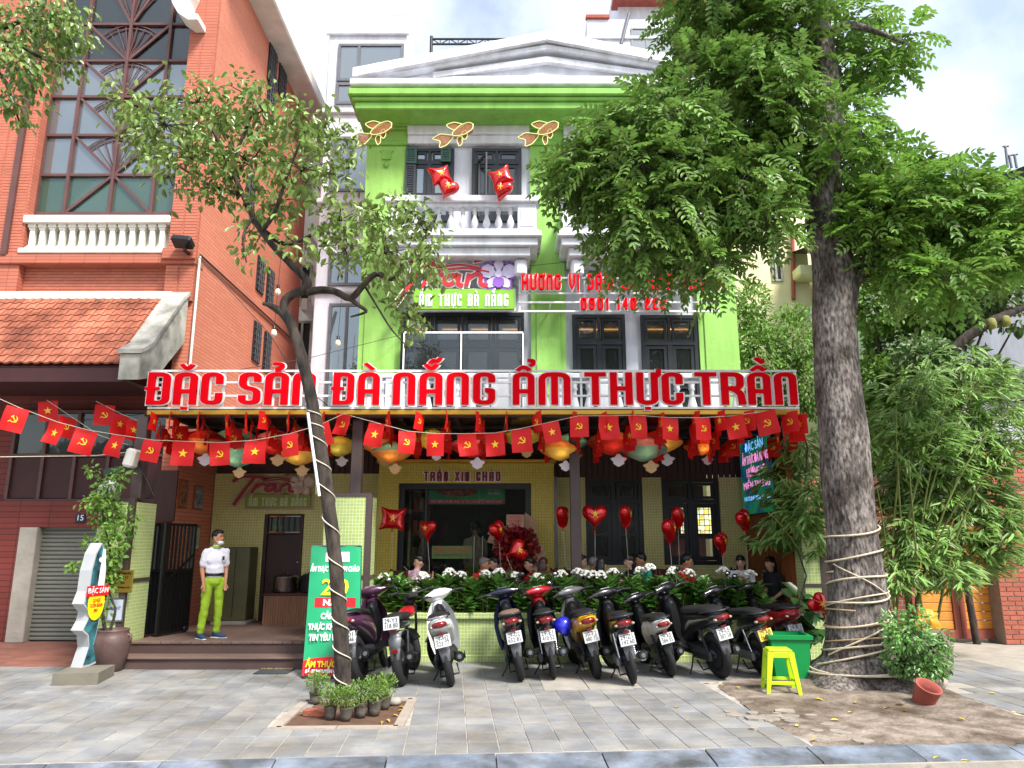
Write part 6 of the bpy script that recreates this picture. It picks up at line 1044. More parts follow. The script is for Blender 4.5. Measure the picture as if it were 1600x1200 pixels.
def person(lab, loc, rz, pose, shirt, trousers, skin='skin', hair='hair', long=False, vox=.016, extra=None, face=True, s=1.):
    """pose gives joints in the figure's own frame (facing -Y, seat or feet height z)"""
    t = thing('person', lab, 'person', (0, 0, 0)); J = {k: Vector(v) for k, v in pose.items()}
    bd = MB(); hd = J['head']; nk = J['neck']; hx = J.get('look', Vector((0, -1, 0))).normalized(); sx = hx.cross(Vector((0, 0, 1))).normalized(); uz = sx.cross(hx)
    Mh = Matrix((sx, -hx, uz)).transposed()
    bd.ell(hd, (.073, .092, .112), Mh, 16, 12); bd.ell(hd+Mh @ Vector((0, -.03, -.055)), (.055, .06, .062), Mh); bd.ell(hd+Mh @ Vector((0, -.098, -.022)), (.013, .02, .026), Mh, 8, 6)
    for s_ in (-1, 1): bd.ell(hd+Mh @ Vector((s_*.076, .008, -.015)), (.014, .022, .032), Mh, 8, 6)
    caps(bd, nk, hd-Vector((0, 0, .06)), .052, .048)
    caps(bd, J['hip'], J['chest'], .075, .08)
    for q in 'lr':
        caps(bd, J['sh'+q], J['el'+q], .045, .038); caps(bd, J['el'+q], J['wr'+q], .037, .026); d = (J['wr'+q]-J['el'+q]).normalized(); sd_ = d.cross(Vector((0, 1, .3))).normalized()*(1 if q == 'l' else -1); pw = J['wr'+q]+d*.055; bd.ell(pw, (.022, .034, .045), d.to_track_quat('Z', 'Y').to_matrix(), 8, 6)
        e = d.cross(sd_).normalized()
        for k in range(4): b0 = pw+d*.03+sd_*(-.026+.017*k); l_ = (.05, .058, .055, .042)[k]; m_ = b0+d*l_*.6+e*.008; caps(bd, b0, m_, .0085, .008, 6); caps(bd, m_, m_+d*l_*.35+e*.02, .008, .0065, 6)
        caps(bd, pw-d*.02+sd_*.03, pw+d*.03+sd_*.052, .011, .008, 6)
        if 'kn'+q in J: caps(bd, J['hp'+q], J['kn'+q], .065, .05); caps(bd, J['kn'+q], J['an'+q], .048, .035)
    fuse(bd, 'body', skin, t, min(vox, .011) if face == 2 else vox, 1)
    sh_ = MB(); ch = J['chest']; hp_ = J['hip']; up = (nk-hp_).normalized(); sw_ = (J['shl']-J['shr']).normalized(); fw = sw_.cross(up); Mt = Matrix((sw_, fw, up)).transposed()
    sh_.ell(ch, (.15, .105, .17), Mt, 16, 12); sh_.ell((hp_+ch)/2, (.145, .108, .2), Mt, 16, 12); sh_.ell(hp_+up*.03, (.138, .102, .1), Mt, 16, 10); caps(sh_, nk-up*.05, J['shl'], .056, .05); caps(sh_, nk-up*.05, J['shr'], .056, .05); caps(sh_, nk-up*.05, nk-up*.005, .075, .058)
    for q in 'lr': m_ = J['sh'+q].lerp(J['el'+q], .75 if not (extra and 'long' in extra) else 1.); caps(sh_, J['sh'+q], m_, .058, .055)
    if extra and 'long' in extra:
        for q in 'lr': caps(sh_, J['el'+q], J['el'+q].lerp(J['wr'+q], .9), .05, .04)
    fuse(sh_, 'shirt', shirt, t, vox, 3)
    if 'knl' in J:
        tr_ = MB(); tr_.ell(hp_-up*.06, (.158, .118, .1), Mt, 14, 10)
        for q in 'lr': caps(tr_, J['hp'+q], J['kn'+q], .088, .068); caps(tr_, J['kn'+q], J['an'+q].lerp(J['kn'+q], .06), .066, .056)
        fuse(tr_, 'trousers', trousers, t, vox, 2)
        for q in 'lr':
            f = J.get('toe'+q, Vector((0, -1, 0))).normalized(); a = J['an'+q]; M_ = Matrix((f.cross(Vector((0, 0, 1))), f, Vector((0, 0, 1)))).transposed(); g = a.z-.045
            mb = MB().loft([(-.07, 0, 0, .03, .03), (-.05, 0, .01, .042, .05), (.05, 0, .0, .045, .04), (.13, 0, -.012, .05, .026), (.185, 0, -.018, .035, .016)], M=Matrix.Translation((a.x, a.y, g+.0)) @ M_.to_4x4()); shoe = mb.build('shoe', extra['shoe'] if extra and 'shoe' in extra else 'black', t); MB().loft([(-.075, 0, -.038, .044, .012), (.05, 0, -.038, .05, .012), (.19, 0, -.038, .036, .011)], M=Matrix.Translation((a.x, a.y, g)) @ M_.to_4x4()).build('sole', 'white_paint', shoe)
    hr = MB(); hr.ell(hd+Mh @ Vector((0, .022, .032)), (.085, .092, .095), Mh, 16, 12)
    if long: hr.ell(hd+Mh @ Vector((0, .055, -.06)), (.085, .06, .15), Mh, 14, 10); hr.ell(hd+Mh @ Vector((0, .0, .06)), (.08, .09, .066), Mh)
    else: hr.ell(hd+Mh @ Vector((0, -.03, .082)), (.066, .065, .035), Mh)
    fuse(hr, 'hair', hair, t, .012, 1)
    if face:
        for s_ in (-1, 1): MB().ell(hd+Mh @ Vector((s_*.03, -.085, .012)), (.012, .008, .006), Mh, 8, 6).build('eye', 'text_black', t); MB().box(-.018, .018, -.004, .004, -.003, .003, M=Matrix.Translation(hd+Mh @ Vector((s_*.03, -.09, .032))) @ Mh.to_4x4()).build('eyebrow', 'hair', t)
        MB().ell(hd+Mh @ Vector((0, -.089, -.062)), (.022, .008, .007), Mh, 8, 6).build('mouth', mat('lip', '8E4A42', .5, .05), t)
    t.location = loc; t.rotation_euler = (0, 0, rz); t.scale = (s,)*3; t['_J'] = 1; del t['_J']; return t, J, Mh
# standing attendant
lime = mat('lime_cloth', '93B428', .8, .1, 6, .3, bscale=12); polo = mat('polo_white', 'E3E1EC', .8, .05, 6, .3, bscale=10)
pose = dict(hip=(0, 0, .93), chest=(0, -.01, 1.2), neck=(0, 0, 1.42), head=(.005, -.02, 1.56), shl=(.155, 0, 1.325), shr=(-.155, 0, 1.325), ell=(.19, .04, 1.07), elr=(-.19, .03, 1.07), wrl=(.165, -.06, .84), wrr=(-.175, -.07, .84), hpl=(.09, 0, .87), hpr=(-.09, 0, .87), knl=(.1, -.02, .48), knr=(-.11, -.01, .48), anl=(.11, .02, .085), anr=(-.14, .03, .085), look=(.5, -.8, 0), toel=(.55, -.8, 0), toer=(.1, -1, 0))
MP = Vector((xx(327, 995, 10.65), 10.65, FZ))
man, J, Mh = person('standing man in white polo and lime green trousers with mask under chin', MP, R(38), pose, polo, lime, vox=.012, extra={'shoe': mat('shoe_blue', '2A4468', .7, .1, 9)}, face=2, s=.87)
man.location = (0, 0, 0); mb = MB(); hd = J['head']; mb.ell(hd+Mh @ Vector((0, -.062, -.088)), (.06, .048, .034), Mh, 14, 8); mb.build('face_mask', 'white_paint', man); MB().tube([hd+Mh @ Vector((.078, .01, -.01)), hd+Mh @ Vector((.07, -.03, -.06)), hd+Mh @ Vector((.05, -.07, -.085))], .003, 4).tube([hd+Mh @ Vector((-.078, .01, -.01)), hd+Mh @ Vector((-.07, -.03, -.06)), hd+Mh @ Vector((-.05, -.07, -.085))], .003, 4).build('mask_loop', 'white_paint', man)
mb = MB(); mb.lathe([(.062, -.03), (.075, -.035), (.072, -.01), (.055, .012), (.052, .008)], 16, J['neck']+Vector((0, 0, -.005))); mb.build('collar', lime, man); MB().lathe([(.0, -.02), (.156, -.02), (.158, .02), (.0, .02)], 20, (0, 0, .975), Matrix.Diagonal((.98, .76, 1))).build('belt', 'black', man); B('name_badge', 'black', man, (.07, .1, -.128, -.122, 1.2, 1.26)); man.location = MP
# seated guests
def seat_pose(lean=0, look=(0, -1, 0), arms='table', hz=0):
    f = Vector((0, -lean, 0)); P_ = dict(hip=(0, .02, .5), chest=(0, -.03-lean*.5, .8), neck=(0, -.04-lean, 1.01), head=(0, -.07-lean*1.2, 1.15+hz), shl=(.165, -.03-lean*.9, .95), shr=(-.165, -.03-lean*.9, .95), hpl=(.09, -.02, .47), hpr=(-.09, -.02, .47), knl=(.11, -.42, .46), knr=(-.11, -.42, .46), anl=(.11, -.4, .085), anr=(-.11, -.4, .085), look=look)
    if arms == 'table': P_.update(ell=(.22, -.16-lean, .74), elr=(-.22, -.16-lean, .74), wrl=(.1, -.38-lean, .76), wrr=(-.1, -.38-lean, .76))
    elif arms == 'phone': P_.update(ell=(.2, -.18-lean, .72), elr=(-.2, -.2-lean, .76), wrl=(.08, -.34-lean, .86), wrr=(-.08, -.34-lean, .9))
    elif arms == 'down': P_.update(ell=(.22, .02-lean, .7), elr=(-.22, .02-lean, .7), wrl=(.17, -.2-lean, .55), wrr=(-.17, -.2-lean, .55))
    return P_
CH = None
def chair_mesh():
    t = []
    return t
mat('chair_wood', '4A2018', .45, .15, 6, .1)
ch_parts = {}
mb = MB().box(-.2, .2, -.2, .2, .42, .45, b=.012); ch_parts['seat'] = [(mb.mesh('seat', 'chair_wood'), (0, 0, 0))]
lg = MB().box(-.02, .02, -.02, .02, 0, .418, b=.004).mesh('leg', 'chair_wood'); ch_parts['leg'] = [(lg, (sx_*.17, sy_*.17, 0)) for sx_ in (-1, 1) for sy_ in (-1, 1)]
po = MB().box(-.018, .018, -.016, .016, .452, .9, b=.004).mesh('back_post', 'chair_wood'); ch_parts['back_post'] = [(po, (sx_*.17, .18, 0)) for sx_ in (-1, 1)]; ch_parts['back_rail'] = [(MB().box(-.15, .15, -.012, .012, .78, .88, b=.006).mesh('back_rail', 'chair_wood'), (0, .18, 0)), (MB().box(-.15, .15, -.01, .01, .62, .67, b=.006).mesh('back_rail', 'chair_wood'), (0, .18, 0))]
def chair(loc, rz, lab):
    t = thing('dining_chair', lab, 'chair', loc, 'dark wooden terrace chairs')
    for nm, L_ in ch_parts.items():
        for me, q in L_: o = bpy.data.objects.new(nm, me); col.objects.link(o); o.parent = t; o.location = q
    t.rotation_euler = (0, 0, rz); return t
mat('shirt_pink', 'E2B9CC', .8, .08, 6, .2); mat('shirt_red', 'C4141C', .8, .08, 6, .2); mat('shirt_black', '17171B', .8, .1, 6, .2); mat('shirt_white', 'DAD9DC', .8, .06, 6, .2); mat('shirt_teal', '2FA58A', .8, .08, 6, .2); mat('shirt_cream', 'B9AD88', .8, .08, 6, .2); mat('jeans', '26304A', .85, .15, 12, .2)
def guest(px, py, Y, lab, look_deg, shirt, lean=.06, arms='table', hair='hair', long=False, skin='skin_pale', face_deg=None, gender=''):
    """head centre at the pixel; look_deg: 0 faces the camera, 90 faces right in the picture"""
    rz = R(look_deg); h = at(px, py, Y); a = R((face_deg if face_deg is not None else look_deg)-look_deg); pz = seat_pose(lean, (math.sin(a), -math.cos(a), -.12), arms); hd = Vector(pz['head']); off = Matrix.Rotation(rz, 3, 'Z') @ Vector((hd.x, hd.y, 0)); z0 = FZ
    s = min(1.06, max(.84, (h.z-z0)/hd.z)); loc = Vector((h.x-off.x*s, Y-off.y*s, z0)); person(lab, loc, rz, pz, shirt, 'jeans', skin, hair, long, .02, s=s, face=True)
    chair(Vector((loc.x, loc.y, z0))+Matrix.Rotation(rz, 3, 'Z') @ Vector((0, .05, 0)), rz, 'dark wooden chair of the '+' '.join(lab.replace('seated ', '').split()[:11]))
guest(655, 878, 11.45, 'seated diner in pink shirt before the glass door', 140, 'shirt_pink', .1, face_deg=-60, arms='phone')
guest(757, 884, 11.3, 'seated grey-haired diner in red shirt leaning right', 60, 'shirt_red', .16, hair='hair_grey', face_deg=70, skin='skin')
guest(772, 892, 11.75, 'seated diner with dark fringe behind the red-shirted one', -50, 'shirt_black', .1, face_deg=-60)
guest(827, 884, 11.5, 'seated diner in red shirt bowing below the flower wreath', -70, 'shirt_red', .14, face_deg=-60)
guest(849, 892, 11.25, 'seated woman with long reddish brown hair left of the steel column', 180, 'shirt_white', .02, hair='hair_brown', long=True, face_deg=160)
guest(908, 877, 11.7, 'seated diner half hidden behind the brown steel column', 60, 'shirt_black', .06, face_deg=80)
guest(928, 883, 11.35, 'seated grey-haired diner in white shirt right of the column', 110, 'shirt_white', .1, hair='hair_grey', face_deg=120, skin='skin')
guest(940, 889, 11.15, 'seated woman in black with dark hair seen from behind', 170, 'shirt_black', .05, long=True, face_deg=150)
guest(983, 877, 11.5, 'seated woman in black holding up a phone', -70, 'shirt_black', .06, 'phone', face_deg=-75, long=True)
guest(1001, 875, 11.7, 'seated man in teal shirt beside the woman with a phone', -60, 'shirt_teal', .12, face_deg=-80, skin='skin')
guest(1074, 877, 11.4, 'seated boy in red shirt looking right under balloons', 60, 'shirt_red', .08, face_deg=75, skin='skin')
guest(1157, 878, 11.5, 'seated woman with black bob in white shirt by the end wall', -20, 'shirt_white', .12, 'phone', long=True, face_deg=-20)
guest(1203, 880, 11.35, 'seated woman in black top at the far right of the terrace', -70, 'shirt_black', .0, 'down', face_deg=-65, long=True)
for (px, Y, lab) in ((715, 11.4, 'dark wooden table between the pink-shirted and grey-haired diners'), (800, 11.6, 'dark wooden table below the flower wreath'), (960, 11.55, 'dark wooden table before the phone-holding woman'), (1120, 11.5, 'dark wooden table before the bobbed woman')):
    x = xx(px, 900, Y); t = thing('dining_table', lab, 'table', (x, Y, FZ), 'terrace tables'); B('table_top', 'chair_wood', t, (x-.28, x+.28, Y-.3, Y+.3, FZ+.7, FZ+.73), b=.01)
    for sx_ in (-1, 1):
        for sy_ in (-1, 1): B('leg', 'chair_wood', t, (x+sx_*.24-.025, x+sx_*.24+.025, Y+sy_*.26-.025, Y+sy_*.26+.025, FZ, FZ+.698))
# staff seen through the glass doors
ps = seat_pose(); 
stand2 = dict(pose); stand2.update(look=(0, -1, 0)); 
p = at(742, 845, 13.2); person('person in cream uniform inside the entrance seen through the glass', Vector((p.x, 13.3, FZ)), R(180), stand2, 'shirt_cream', lime, vox=.02, s=.98)
p = at(661, 850, 12.75); person('person in pale uniform just inside the left glass panel', Vector((p.x+.02, 12.75, FZ)), R(-90), stand2, 'shirt_cream', lime, vox=.02, s=.93)
# ================================================================ FLAGS, LANTERNS, BALLOONS
STAR = [((1 if k % 2 == 0 else .4)*math.sin(k*PI/5), (1 if k % 2 == 0 else .4)*math.cos(k*PI/5)) for k in range(10)]
def flagmesh(w_, h, kind, ph, amp):
    def f(a, b_, d): return (a, d+amp*math.sin(a/w_*3+ph+b_/h*1.5)*(.3+.7*(-b_/h))+amp*.4*math.sin(b_/h*5+ph), b_)
    mb = MB(); n, m = 7, 7; vs = [f((i/(n-1)-.5)*w_, -j/(m-1)*h, 0) for j in range(m) for i in range(n)]; mb.add(vs, [(j*n+i, (j+1)*n+i, (j+1)*n+i+1, j*n+i+1) for j in range(m-1) for i in range(n-1)], 0, True); cl = mb.mesh('cloth', 'flag_red')
    em = MB(); s = w_*.22
    for d in (-.004, .004):
        if kind == 'S':
            P_ = [(x*s, y*s-h*.48) for x, y in STAR]; em.add([f(0, -h*.48, d)]+[f(a, b_, d) for a, b_ in P_], [(0, i+1, (i+1) % 10+1) for i in range(10)])
        else:
            g = lambda a, b_, dd: f(a*s, b_*s-h*.48, dd)
            arc = [(math.cos(t)*.75+.05, math.sin(t)*.75-.02) for t in np.linspace(R(75), R(-160), 16)]; tap = np.linspace(.05, .34, 16)
            for i in range(15):
                a0, a1 = Vector(arc[i]), Vector(arc[i+1]); c = Vector((.05, -.02)); t0, t1 = (.08+.3*math.sin(PI*i/15)), (.08+.3*math.sin(PI*(i+1)/15)); q = [a0, a1, c+(a1-c)*(1-t1), c+(a0-c)*(1-t0)]; em.add([g(v.x, v.y, d) for v in q], [(0, 1, 2, 3)])
            for q in ([(-.62, -.42), (-.8, -.6), (-.95, -.88), (-.7, -.75), (-.5, -.5)], [(-.35, .35), (-.2, .5), (.75, -.55), (.6, -.7)], [(-.62, .38), (-.2, .78), (.0, .6), (-.42, .18)]): em.add([g(a, b_, d*1.3) for a, b_ in q], [tuple(range(len(q)))])
    return cl, em.mesh('emblem', 'flag_gold')
FM = {(k, j): flagmesh(.27, .31, k, j*1.7, (.02, .038, .055)[j]) for k in 'SH' for j in range(3)}
ORD = ['first', 'second', 'third', 'fourth', 'fifth', 'sixth', 'seventh', 'eighth', 'ninth', 'tenth', 'eleventh', 'twelfth', 'thirteenth', 'fourteenth', 'fifteenth', 'sixteenth', 'seventeenth', 'eighteenth', 'nineteenth', 'twentieth', 'twenty-first', 'twenty-second', 'twenty-third', 'twenty-fourth', 'twenty-fifth', 'twenty-sixth', 'twenty-seventh']
def flag(p, kind, rz, tilt, lab, group, s=1., v=0, sx=1.):
    t = thing('flag', lab, 'flag', p, group); a, b_ = FM[kind, v % 3]
    for nm, me in (('cloth', a), ('emblem', b_)): o = bpy.data.objects.new(nm, me); col.objects.link(o); o.parent = t
    t.rotation_euler = (0, tilt, rz); t.scale = (s*sx, s, s); return t
FY = 10.05; MAIN = [(29, 637, 'H', 14), (90, 660, 'S', 12), (136, 672, 'H', 14), (184, 680, 'S', 12), (240, 688, 'H', 8), (288, 690, 'S', 2), (343, 692, 'H', 0), (399, 688, 'S', -3), (453, 678, 'H', -3), (500, 664, 'S', -16), (537, 647, 'H', 8), (588, 661, 'S', 8), (637, 674, 'H', 6), (681, 678, 'S', 0), (729, 678, 'H', -3), (772, 677, 'S', -4), (814, 670, 'H', -4), (859, 660, 'S', -10), (905, 650, 'H', 0), (951, 650, 'S', 2), (996, 649, 'H', 0), (1047, 653, 'S', 2), (1097, 653, 'H', 0), (1146, 650, 'S', -6), (1194, 643, 'H', -6)]
pts = []
for k, (px, py, kd, tl) in enumerate(MAIN):
    p = at(px, py, FY-(.0 if px > 200 else (200-px)*.004)); flag(p, kd, R(random.uniform(-24, 24)), R(tl+random.uniform(-5, 5)), f'red flag with gold {"star" if kd == "S" else "hammer and sickle"}, {ORD[k]} from the left on the long front string', 'flags on the front string', random.uniform(.92, 1.06), k*2+k//3, random.uniform(.88, 1.05)); pts.append(p)
MB().tube([at(-30, 610, FY-1.0)]+[p+Vector((0, .004, .004)) for p in pts]+[at(1215, 640, FY), at(1250, 640, 10.15)], .004, 5).build('flag_string', 'cord'); o = bpy.data.objects['flag_string']; tag(o, 'white string carrying the front row of red flags', 'string')
B2 = [(75, 627, 'S', -8), (108, 652, 'H', 10), (165, 633, 'H', 0), (190, 648, 'S', 6), (212, 657, 'S', 4)]
for k, (px, py, kd, tl) in enumerate(B2): flag(at(px, py, 10.6), kd, R((10, 55, 35, 60, 55)[k]), R(tl), f'red flag on the rear left string above the shutter, {ORD[k]} from left', 'flags on the rear left string', .95, k)
t = MB().tube([at(73, 625, 10.6), at(110, 650, 10.6), at(155, 680, 10.6), at(200, 695, 10.6)], .004, 5).tube([at(150, 627, 10.6), at(190, 647, 10.6), at(215, 657, 10.6), at(240, 660, 10.9)], .004, 5).build('flag_string', 'cord'); tag(t, 'thin string with a few flags behind the front row at left', 'string')
# strings running back under the awning, flags seen nearly edge-on
SID = [(240, 643, 300, 695, 5), (265, 640, 330, 690, 5), (310, 640, 355, 690, 5), (355, 645, 400, 690, 5), (385, 643, 430, 685, 4), (410, 640, 470, 690, 5), (450, 640, 500, 685, 4), (505, 640, 520, 690, 3), (606, 640, 625, 690, 4), (656, 642, 650, 690, 4), (698, 640, 703, 690, 4), (747, 640, 760, 690, 4), (792, 640, 780, 690, 3), (838, 640, 860, 700, 4), (900, 640, 905, 690, 3), (943, 642, 925, 700, 5), (990, 640, 970, 700, 6), (1034, 642, 1020, 700, 4), (1088, 640, 1075, 695, 6), (1125, 640, 1100, 700, 6), (1168, 640, 1120, 700, 6), (1235, 640, 1180, 700, 4), (1250, 645, 1215, 690, 4)]
for k, (x0, y0, x1, y1, n) in enumerate(SID):
    a, b_ = at(x0, y0, 10.12), at(x1, y1+6, 12.0); P_ = []; n += 2
    for j in range(n):
        f = (j+.2)/n; p = a.lerp(b_, f*.85); p.z -= .1*math.sin(PI*f); P_.append(p)
        flag(p, random.choice('SH'), R(random.choice((-1, 1))*random.uniform(56, 86)), R(random.uniform(-6, 6)), f'edge-on red flag, {ORD[j]} from the street on the {ORD[k]} cross string from left', 'flags on the cross strings under the awning', random.uniform(.8, 1.), j)
    o = MB().tube([a]+P_+[b_], .003, 4).build('cross_string', 'cord'); tag(o, f'thin string running back under the awning, {ORD[k]} cross string from the left', 'string', 'cross strings under the awning')
# lanterns: squashed paper bodies in two colours with ribs
LC = dict(red='C8332E', pink='E38A98', yellow='DDBE62', teal='7FB0AA', orange='DE9050', olive='B5AE5E')
for k, v in LC.items(): mat('lan_'+k, v, .6, .15, 5, trl=.4, isl=.0)
mat('bulb_warm', 'FFE3A0', .4, .02, emit=16); mat('tassel', 'D8A0A8', .8, .2, 9); mat('cut_white', 'DEDDE8', .6, .04); mat('cut_cream', 'C9A878', .7, .12, 9)
def lantern(px, py, Y, c1, c2, w_, lab, card=0):
    w_ *= 1.25; c = at(px, py+7, Y); t = thing('paper_lantern', lab, 'lantern', c+Vector((0, 0, -.1)), 'paper lanterns under the awning'); n = 12; h = w_*.52
    for top, cc in ((1, c1), (0, c2)):
        vs = []; m = 6
        for i in range(m+1):
            u = i/m; r = w_*(.12+.88*math.sin(PI/2*(1-u))**.9) if True else 0; z = h*.5*u**1.2*(1 if top else -1)
            for j in range(n*2): a = 2*PI*j/(n*2); rr = r*(1 if j % 2 == 0 else .96); vs.append((c.x+rr*.5*math.cos(a), c.y+rr*.5*math.sin(a), c.z+z))
        N2 = n*2; mb = MB().add(vs, [(i*N2+j, i*N2+(j+1) % N2, (i+1)*N2+(j+1) % N2, (i+1)*N2+j) for i in range(m) for j in range(N2)]); sh_ = mb.build('shade', 'lan_'+cc, t)
    MB().ell(c+Vector((0, -w_*.28, -.02)), .022, n=8, m=6).build('bulb', 'bulb_warm', t); T('hanging_wire', 'wire', t, [(c.x, c.y, c.z+h*.45), (c.x, c.y, AZ-.05)], .004, 5)
    mb = MB(); mb.prism([(.07*w_*2*math.cos(a)*(1+.25*math.sin(5*a)), .055*w_*2*math.sin(a)*(1+.2*math.cos(4*a))) for a in np.linspace(0, 2*PI, 22, endpoint=False)], -.006, .006, lambda a, b_, d: (c.x+w_*.12+a, c.y-.1+d, c.z-h*.5-.09+b_)); mb.build('paper_cutout', 'cut_white' if card else 'cut_cream', t)
    T('cutout_thread', 'wire', t, [(c.x+w_*.12, c.y-.1, c.z-h*.5-.04), (c.x+w_*.1, c.y-.08, c.z-h*.3)], .003, 4)
for k, a in enumerate([(318, 683, 11.2, 'red', 'orange', .6, 'red and orange paper lantern beside the left pillar', 1), (368, 678, 11.5, 'teal', 'teal', .55, 'plain teal paper lantern left of the slim trunk', 1), (372, 706, 11.0, 'teal', 'teal', .5, 'lower teal paper lantern left of the slim trunk', 0), (430, 684, 11.1, 'pink', 'red', .58, 'pink over red paper lantern left of the slim trunk', 0), (468, 702, 11.3, 'red', 'yellow', .55, 'red and yellow paper lantern just behind the slim trunk', 0), (530, 690, 11.6, 'yellow', 'olive', .5, 'yellow lantern between trunk and column', 1), (595, 684, 11.4, 'red', 'orange', .6, 'red over orange lantern right of the first column', 0), (612, 700, 11.0, 'teal', 'orange', .5, 'teal and orange lantern above the portal left end', 0), (676, 680, 11.3, 'olive', 'yellow', .5, 'olive green lantern above the portal lettering', 1), (738, 690, 11.2, 'pink', 'red', .56, 'pink lantern above the portal lettering', 1), (815, 676, 11.4, 'yellow', 'olive', .5, 'yellow lantern above the portal right end', 0), (875, 696, 11.2, 'orange', 'yellow', .5, 'orange lantern left of the second column', 1), (892, 684, 11.5, 'teal', 'teal', .45, 'teal lantern overlapping the second column', 0), (955, 684, 11.2, 'orange', 'red', .6, 'big orange red lantern right of the second column', 1), (1005, 694, 11.2, 'pink', 'teal', .6, 'pink over teal lantern above the left dining window', 0), (1030, 684, 11.5, 'red', 'yellow', .6, 'red over yellow lantern above the right dining window', 1), (1095, 690, 11.6, 'red', 'orange', .45, 'small red lantern near the led screen', 1)]): lantern(*a)
# balloons
def balloon(px, py, Y, kind, w_, rz, lab, tilt=0, base=None, tail=None):
    w_ *= 1.12; c = at(px, py, Y); t = thing('foil_balloon', lab, 'balloon', c, 'red foil balloons'); n = 40; m = 7; M_ = Matrix.Rotation(rz, 3, 'Z') @ Matrix.Rotation(tilt, 3, 'Y')
    if kind == 'heart': out = [(16*math.sin(a)**3/16, (13*math.cos(a)-5*math.cos(2*a)-2*math.cos(3*a)-math.cos(4*a))/15) for a in np.linspace(0, 2*PI, n, endpoint=False)]
    else: out = [(x*1.05, y*.95) for x, y in [((1-.16*math.cos(2*a)**2)*max(-1, min(1, 1.2*math.copysign(abs(math.cos(a))**.55, math.cos(a)))), (1-.2*math.cos(2*a)**2)*max(-1, min(1, 1.2*math.copysign(abs(math.sin(a))**.55, math.sin(a))))) for a in np.linspace(0, 2*PI, n, endpoint=False)]]
    s = w_/2; mb = MB()
    for sd_ in (-1, 1):
        vs = []; 
        for i in range(m+1):
            u = math.sin(PI/2*i/m); d = .55*math.cos(PI/2*i/m)**.8
            for j, (a, b_) in enumerate(out): wr_ = (.03*math.sin(j*2.2)*u**4) if i < m else 0; vs.append(c+M_ @ Vector((a*u*s, sd_*(d+wr_)*s, b_*u*s+(-.08*s*(1-u) if kind == 'heart' else 0))))
        fs = [(i*n+j, i*n+(j+1) % n, (i+1)*n+(j+1) % n, (i+1)*n+j) for i in range(m) for j in range(n)]; mb.add(vs, fs if sd_ > 0 else [f[::-1] for f in fs], 0, True)
    bo = mb.build('foil', 'foil_red', t); k = .3*s*1.2; sm_ = MB()
    for sd_ in (-1, 1):
        P_ = [c+M_ @ Vector((0, sd_*.585*s, .05*s))]+[c+M_ @ Vector((x*k, sd_*(.58-.05)*s-sd_*.0, y*k+.05*s)) for x, y in STAR]; sm_.add(P_, [(0, i+1, (i+1) % 10+1) for i in range(10)])
    sm_.build('star', 'foil_star', t); e = c+M_ @ Vector((0, 0, -1.12*s if kind == 'heart' else -.75*s)); MB().tube([e+M_ @ Vector((0, 0, .12*s)), e, e-Vector((0, 0, .05))], [.02, .008, .014], 8).build('neck', 'foil_red', t)
    g = tail or Vector((c.x+random.uniform(-.05, .05), Y+.05, .85)); T('ribbon', mat('ribbon', 'C9C3B5', .6, .05), t, [e-Vector((0, 0, .04)), (e+g)/2+Vector((.02, 0, 0)), g], .004, 4)
BL = [(614, 811, 11.6, 'pillow', .34, R(8), 'pillow shaped red foil balloon with gold star left of the portal glass', R(4)), (669, 826, 11.5, 'heart', .26, R(-32), 'heart balloon in front of the portal glass, left', 0), (776, 828, 11.5, 'heart', .28, R(55), 'tilted heart balloon at the top of the flower wreath', R(-25)), (809, 860, 11.2, 'heart', .28, R(15), 'toppled red balloon in front of the flower wreath', R(70)), (879, 805, 11.4, 'heart', .3, R(72), 'red balloon seen side-on left of the steel column', 0), (929, 805, 11.3, 'heart', .34, R(0), 'heart balloon facing the street with gold star in full view', 0), (977, 804, 11.4, 'heart', .3, R(70), 'red balloon seen side-on in front of the left dining window', 0), (1059, 806, 11.5, 'heart', .3, R(66), 'upper balloon of the pair before the right dining window', R(5)), (1045, 826, 11.3, 'heart', .32, R(62), 'lower balloon of the pair before the right dining window', R(-6)), (1126, 846, 11.4, 'heart', .28, R(52), 'low leaning balloon right of the right dining window', R(-12)), (1161, 811, 11.3, 'heart', .3, R(48), 'red balloon with gold star near the led screen', R(-20))]
for a in BL: balloon(*a)
for k, (px, py) in enumerate(((688, 275), (700, 294), (783, 277), (785, 296))):
    balloon(px, py, 12.95, 'pillow' if k % 2 == 0 else 'heart', .36, R(20-15*k), ('upper crumpled red star balloon tied to the left balcony under the shutters', 'lower crumpled red star balloon tied to the left balcony under the shutters', 'upper crumpled red star balloon tied to the balcony before the open window', 'lower crumpled red star balloon tied to the balcony before the open window')[k], R(20*(1 if k % 2 else -1)), tail=at(px, 318, 13.1))
balloon(1278, 944, 9.6, 'heart', .26, R(25), 'red star balloon lying beside the big tree trunk', R(-35), tail=at(1283, 985, 9.6))
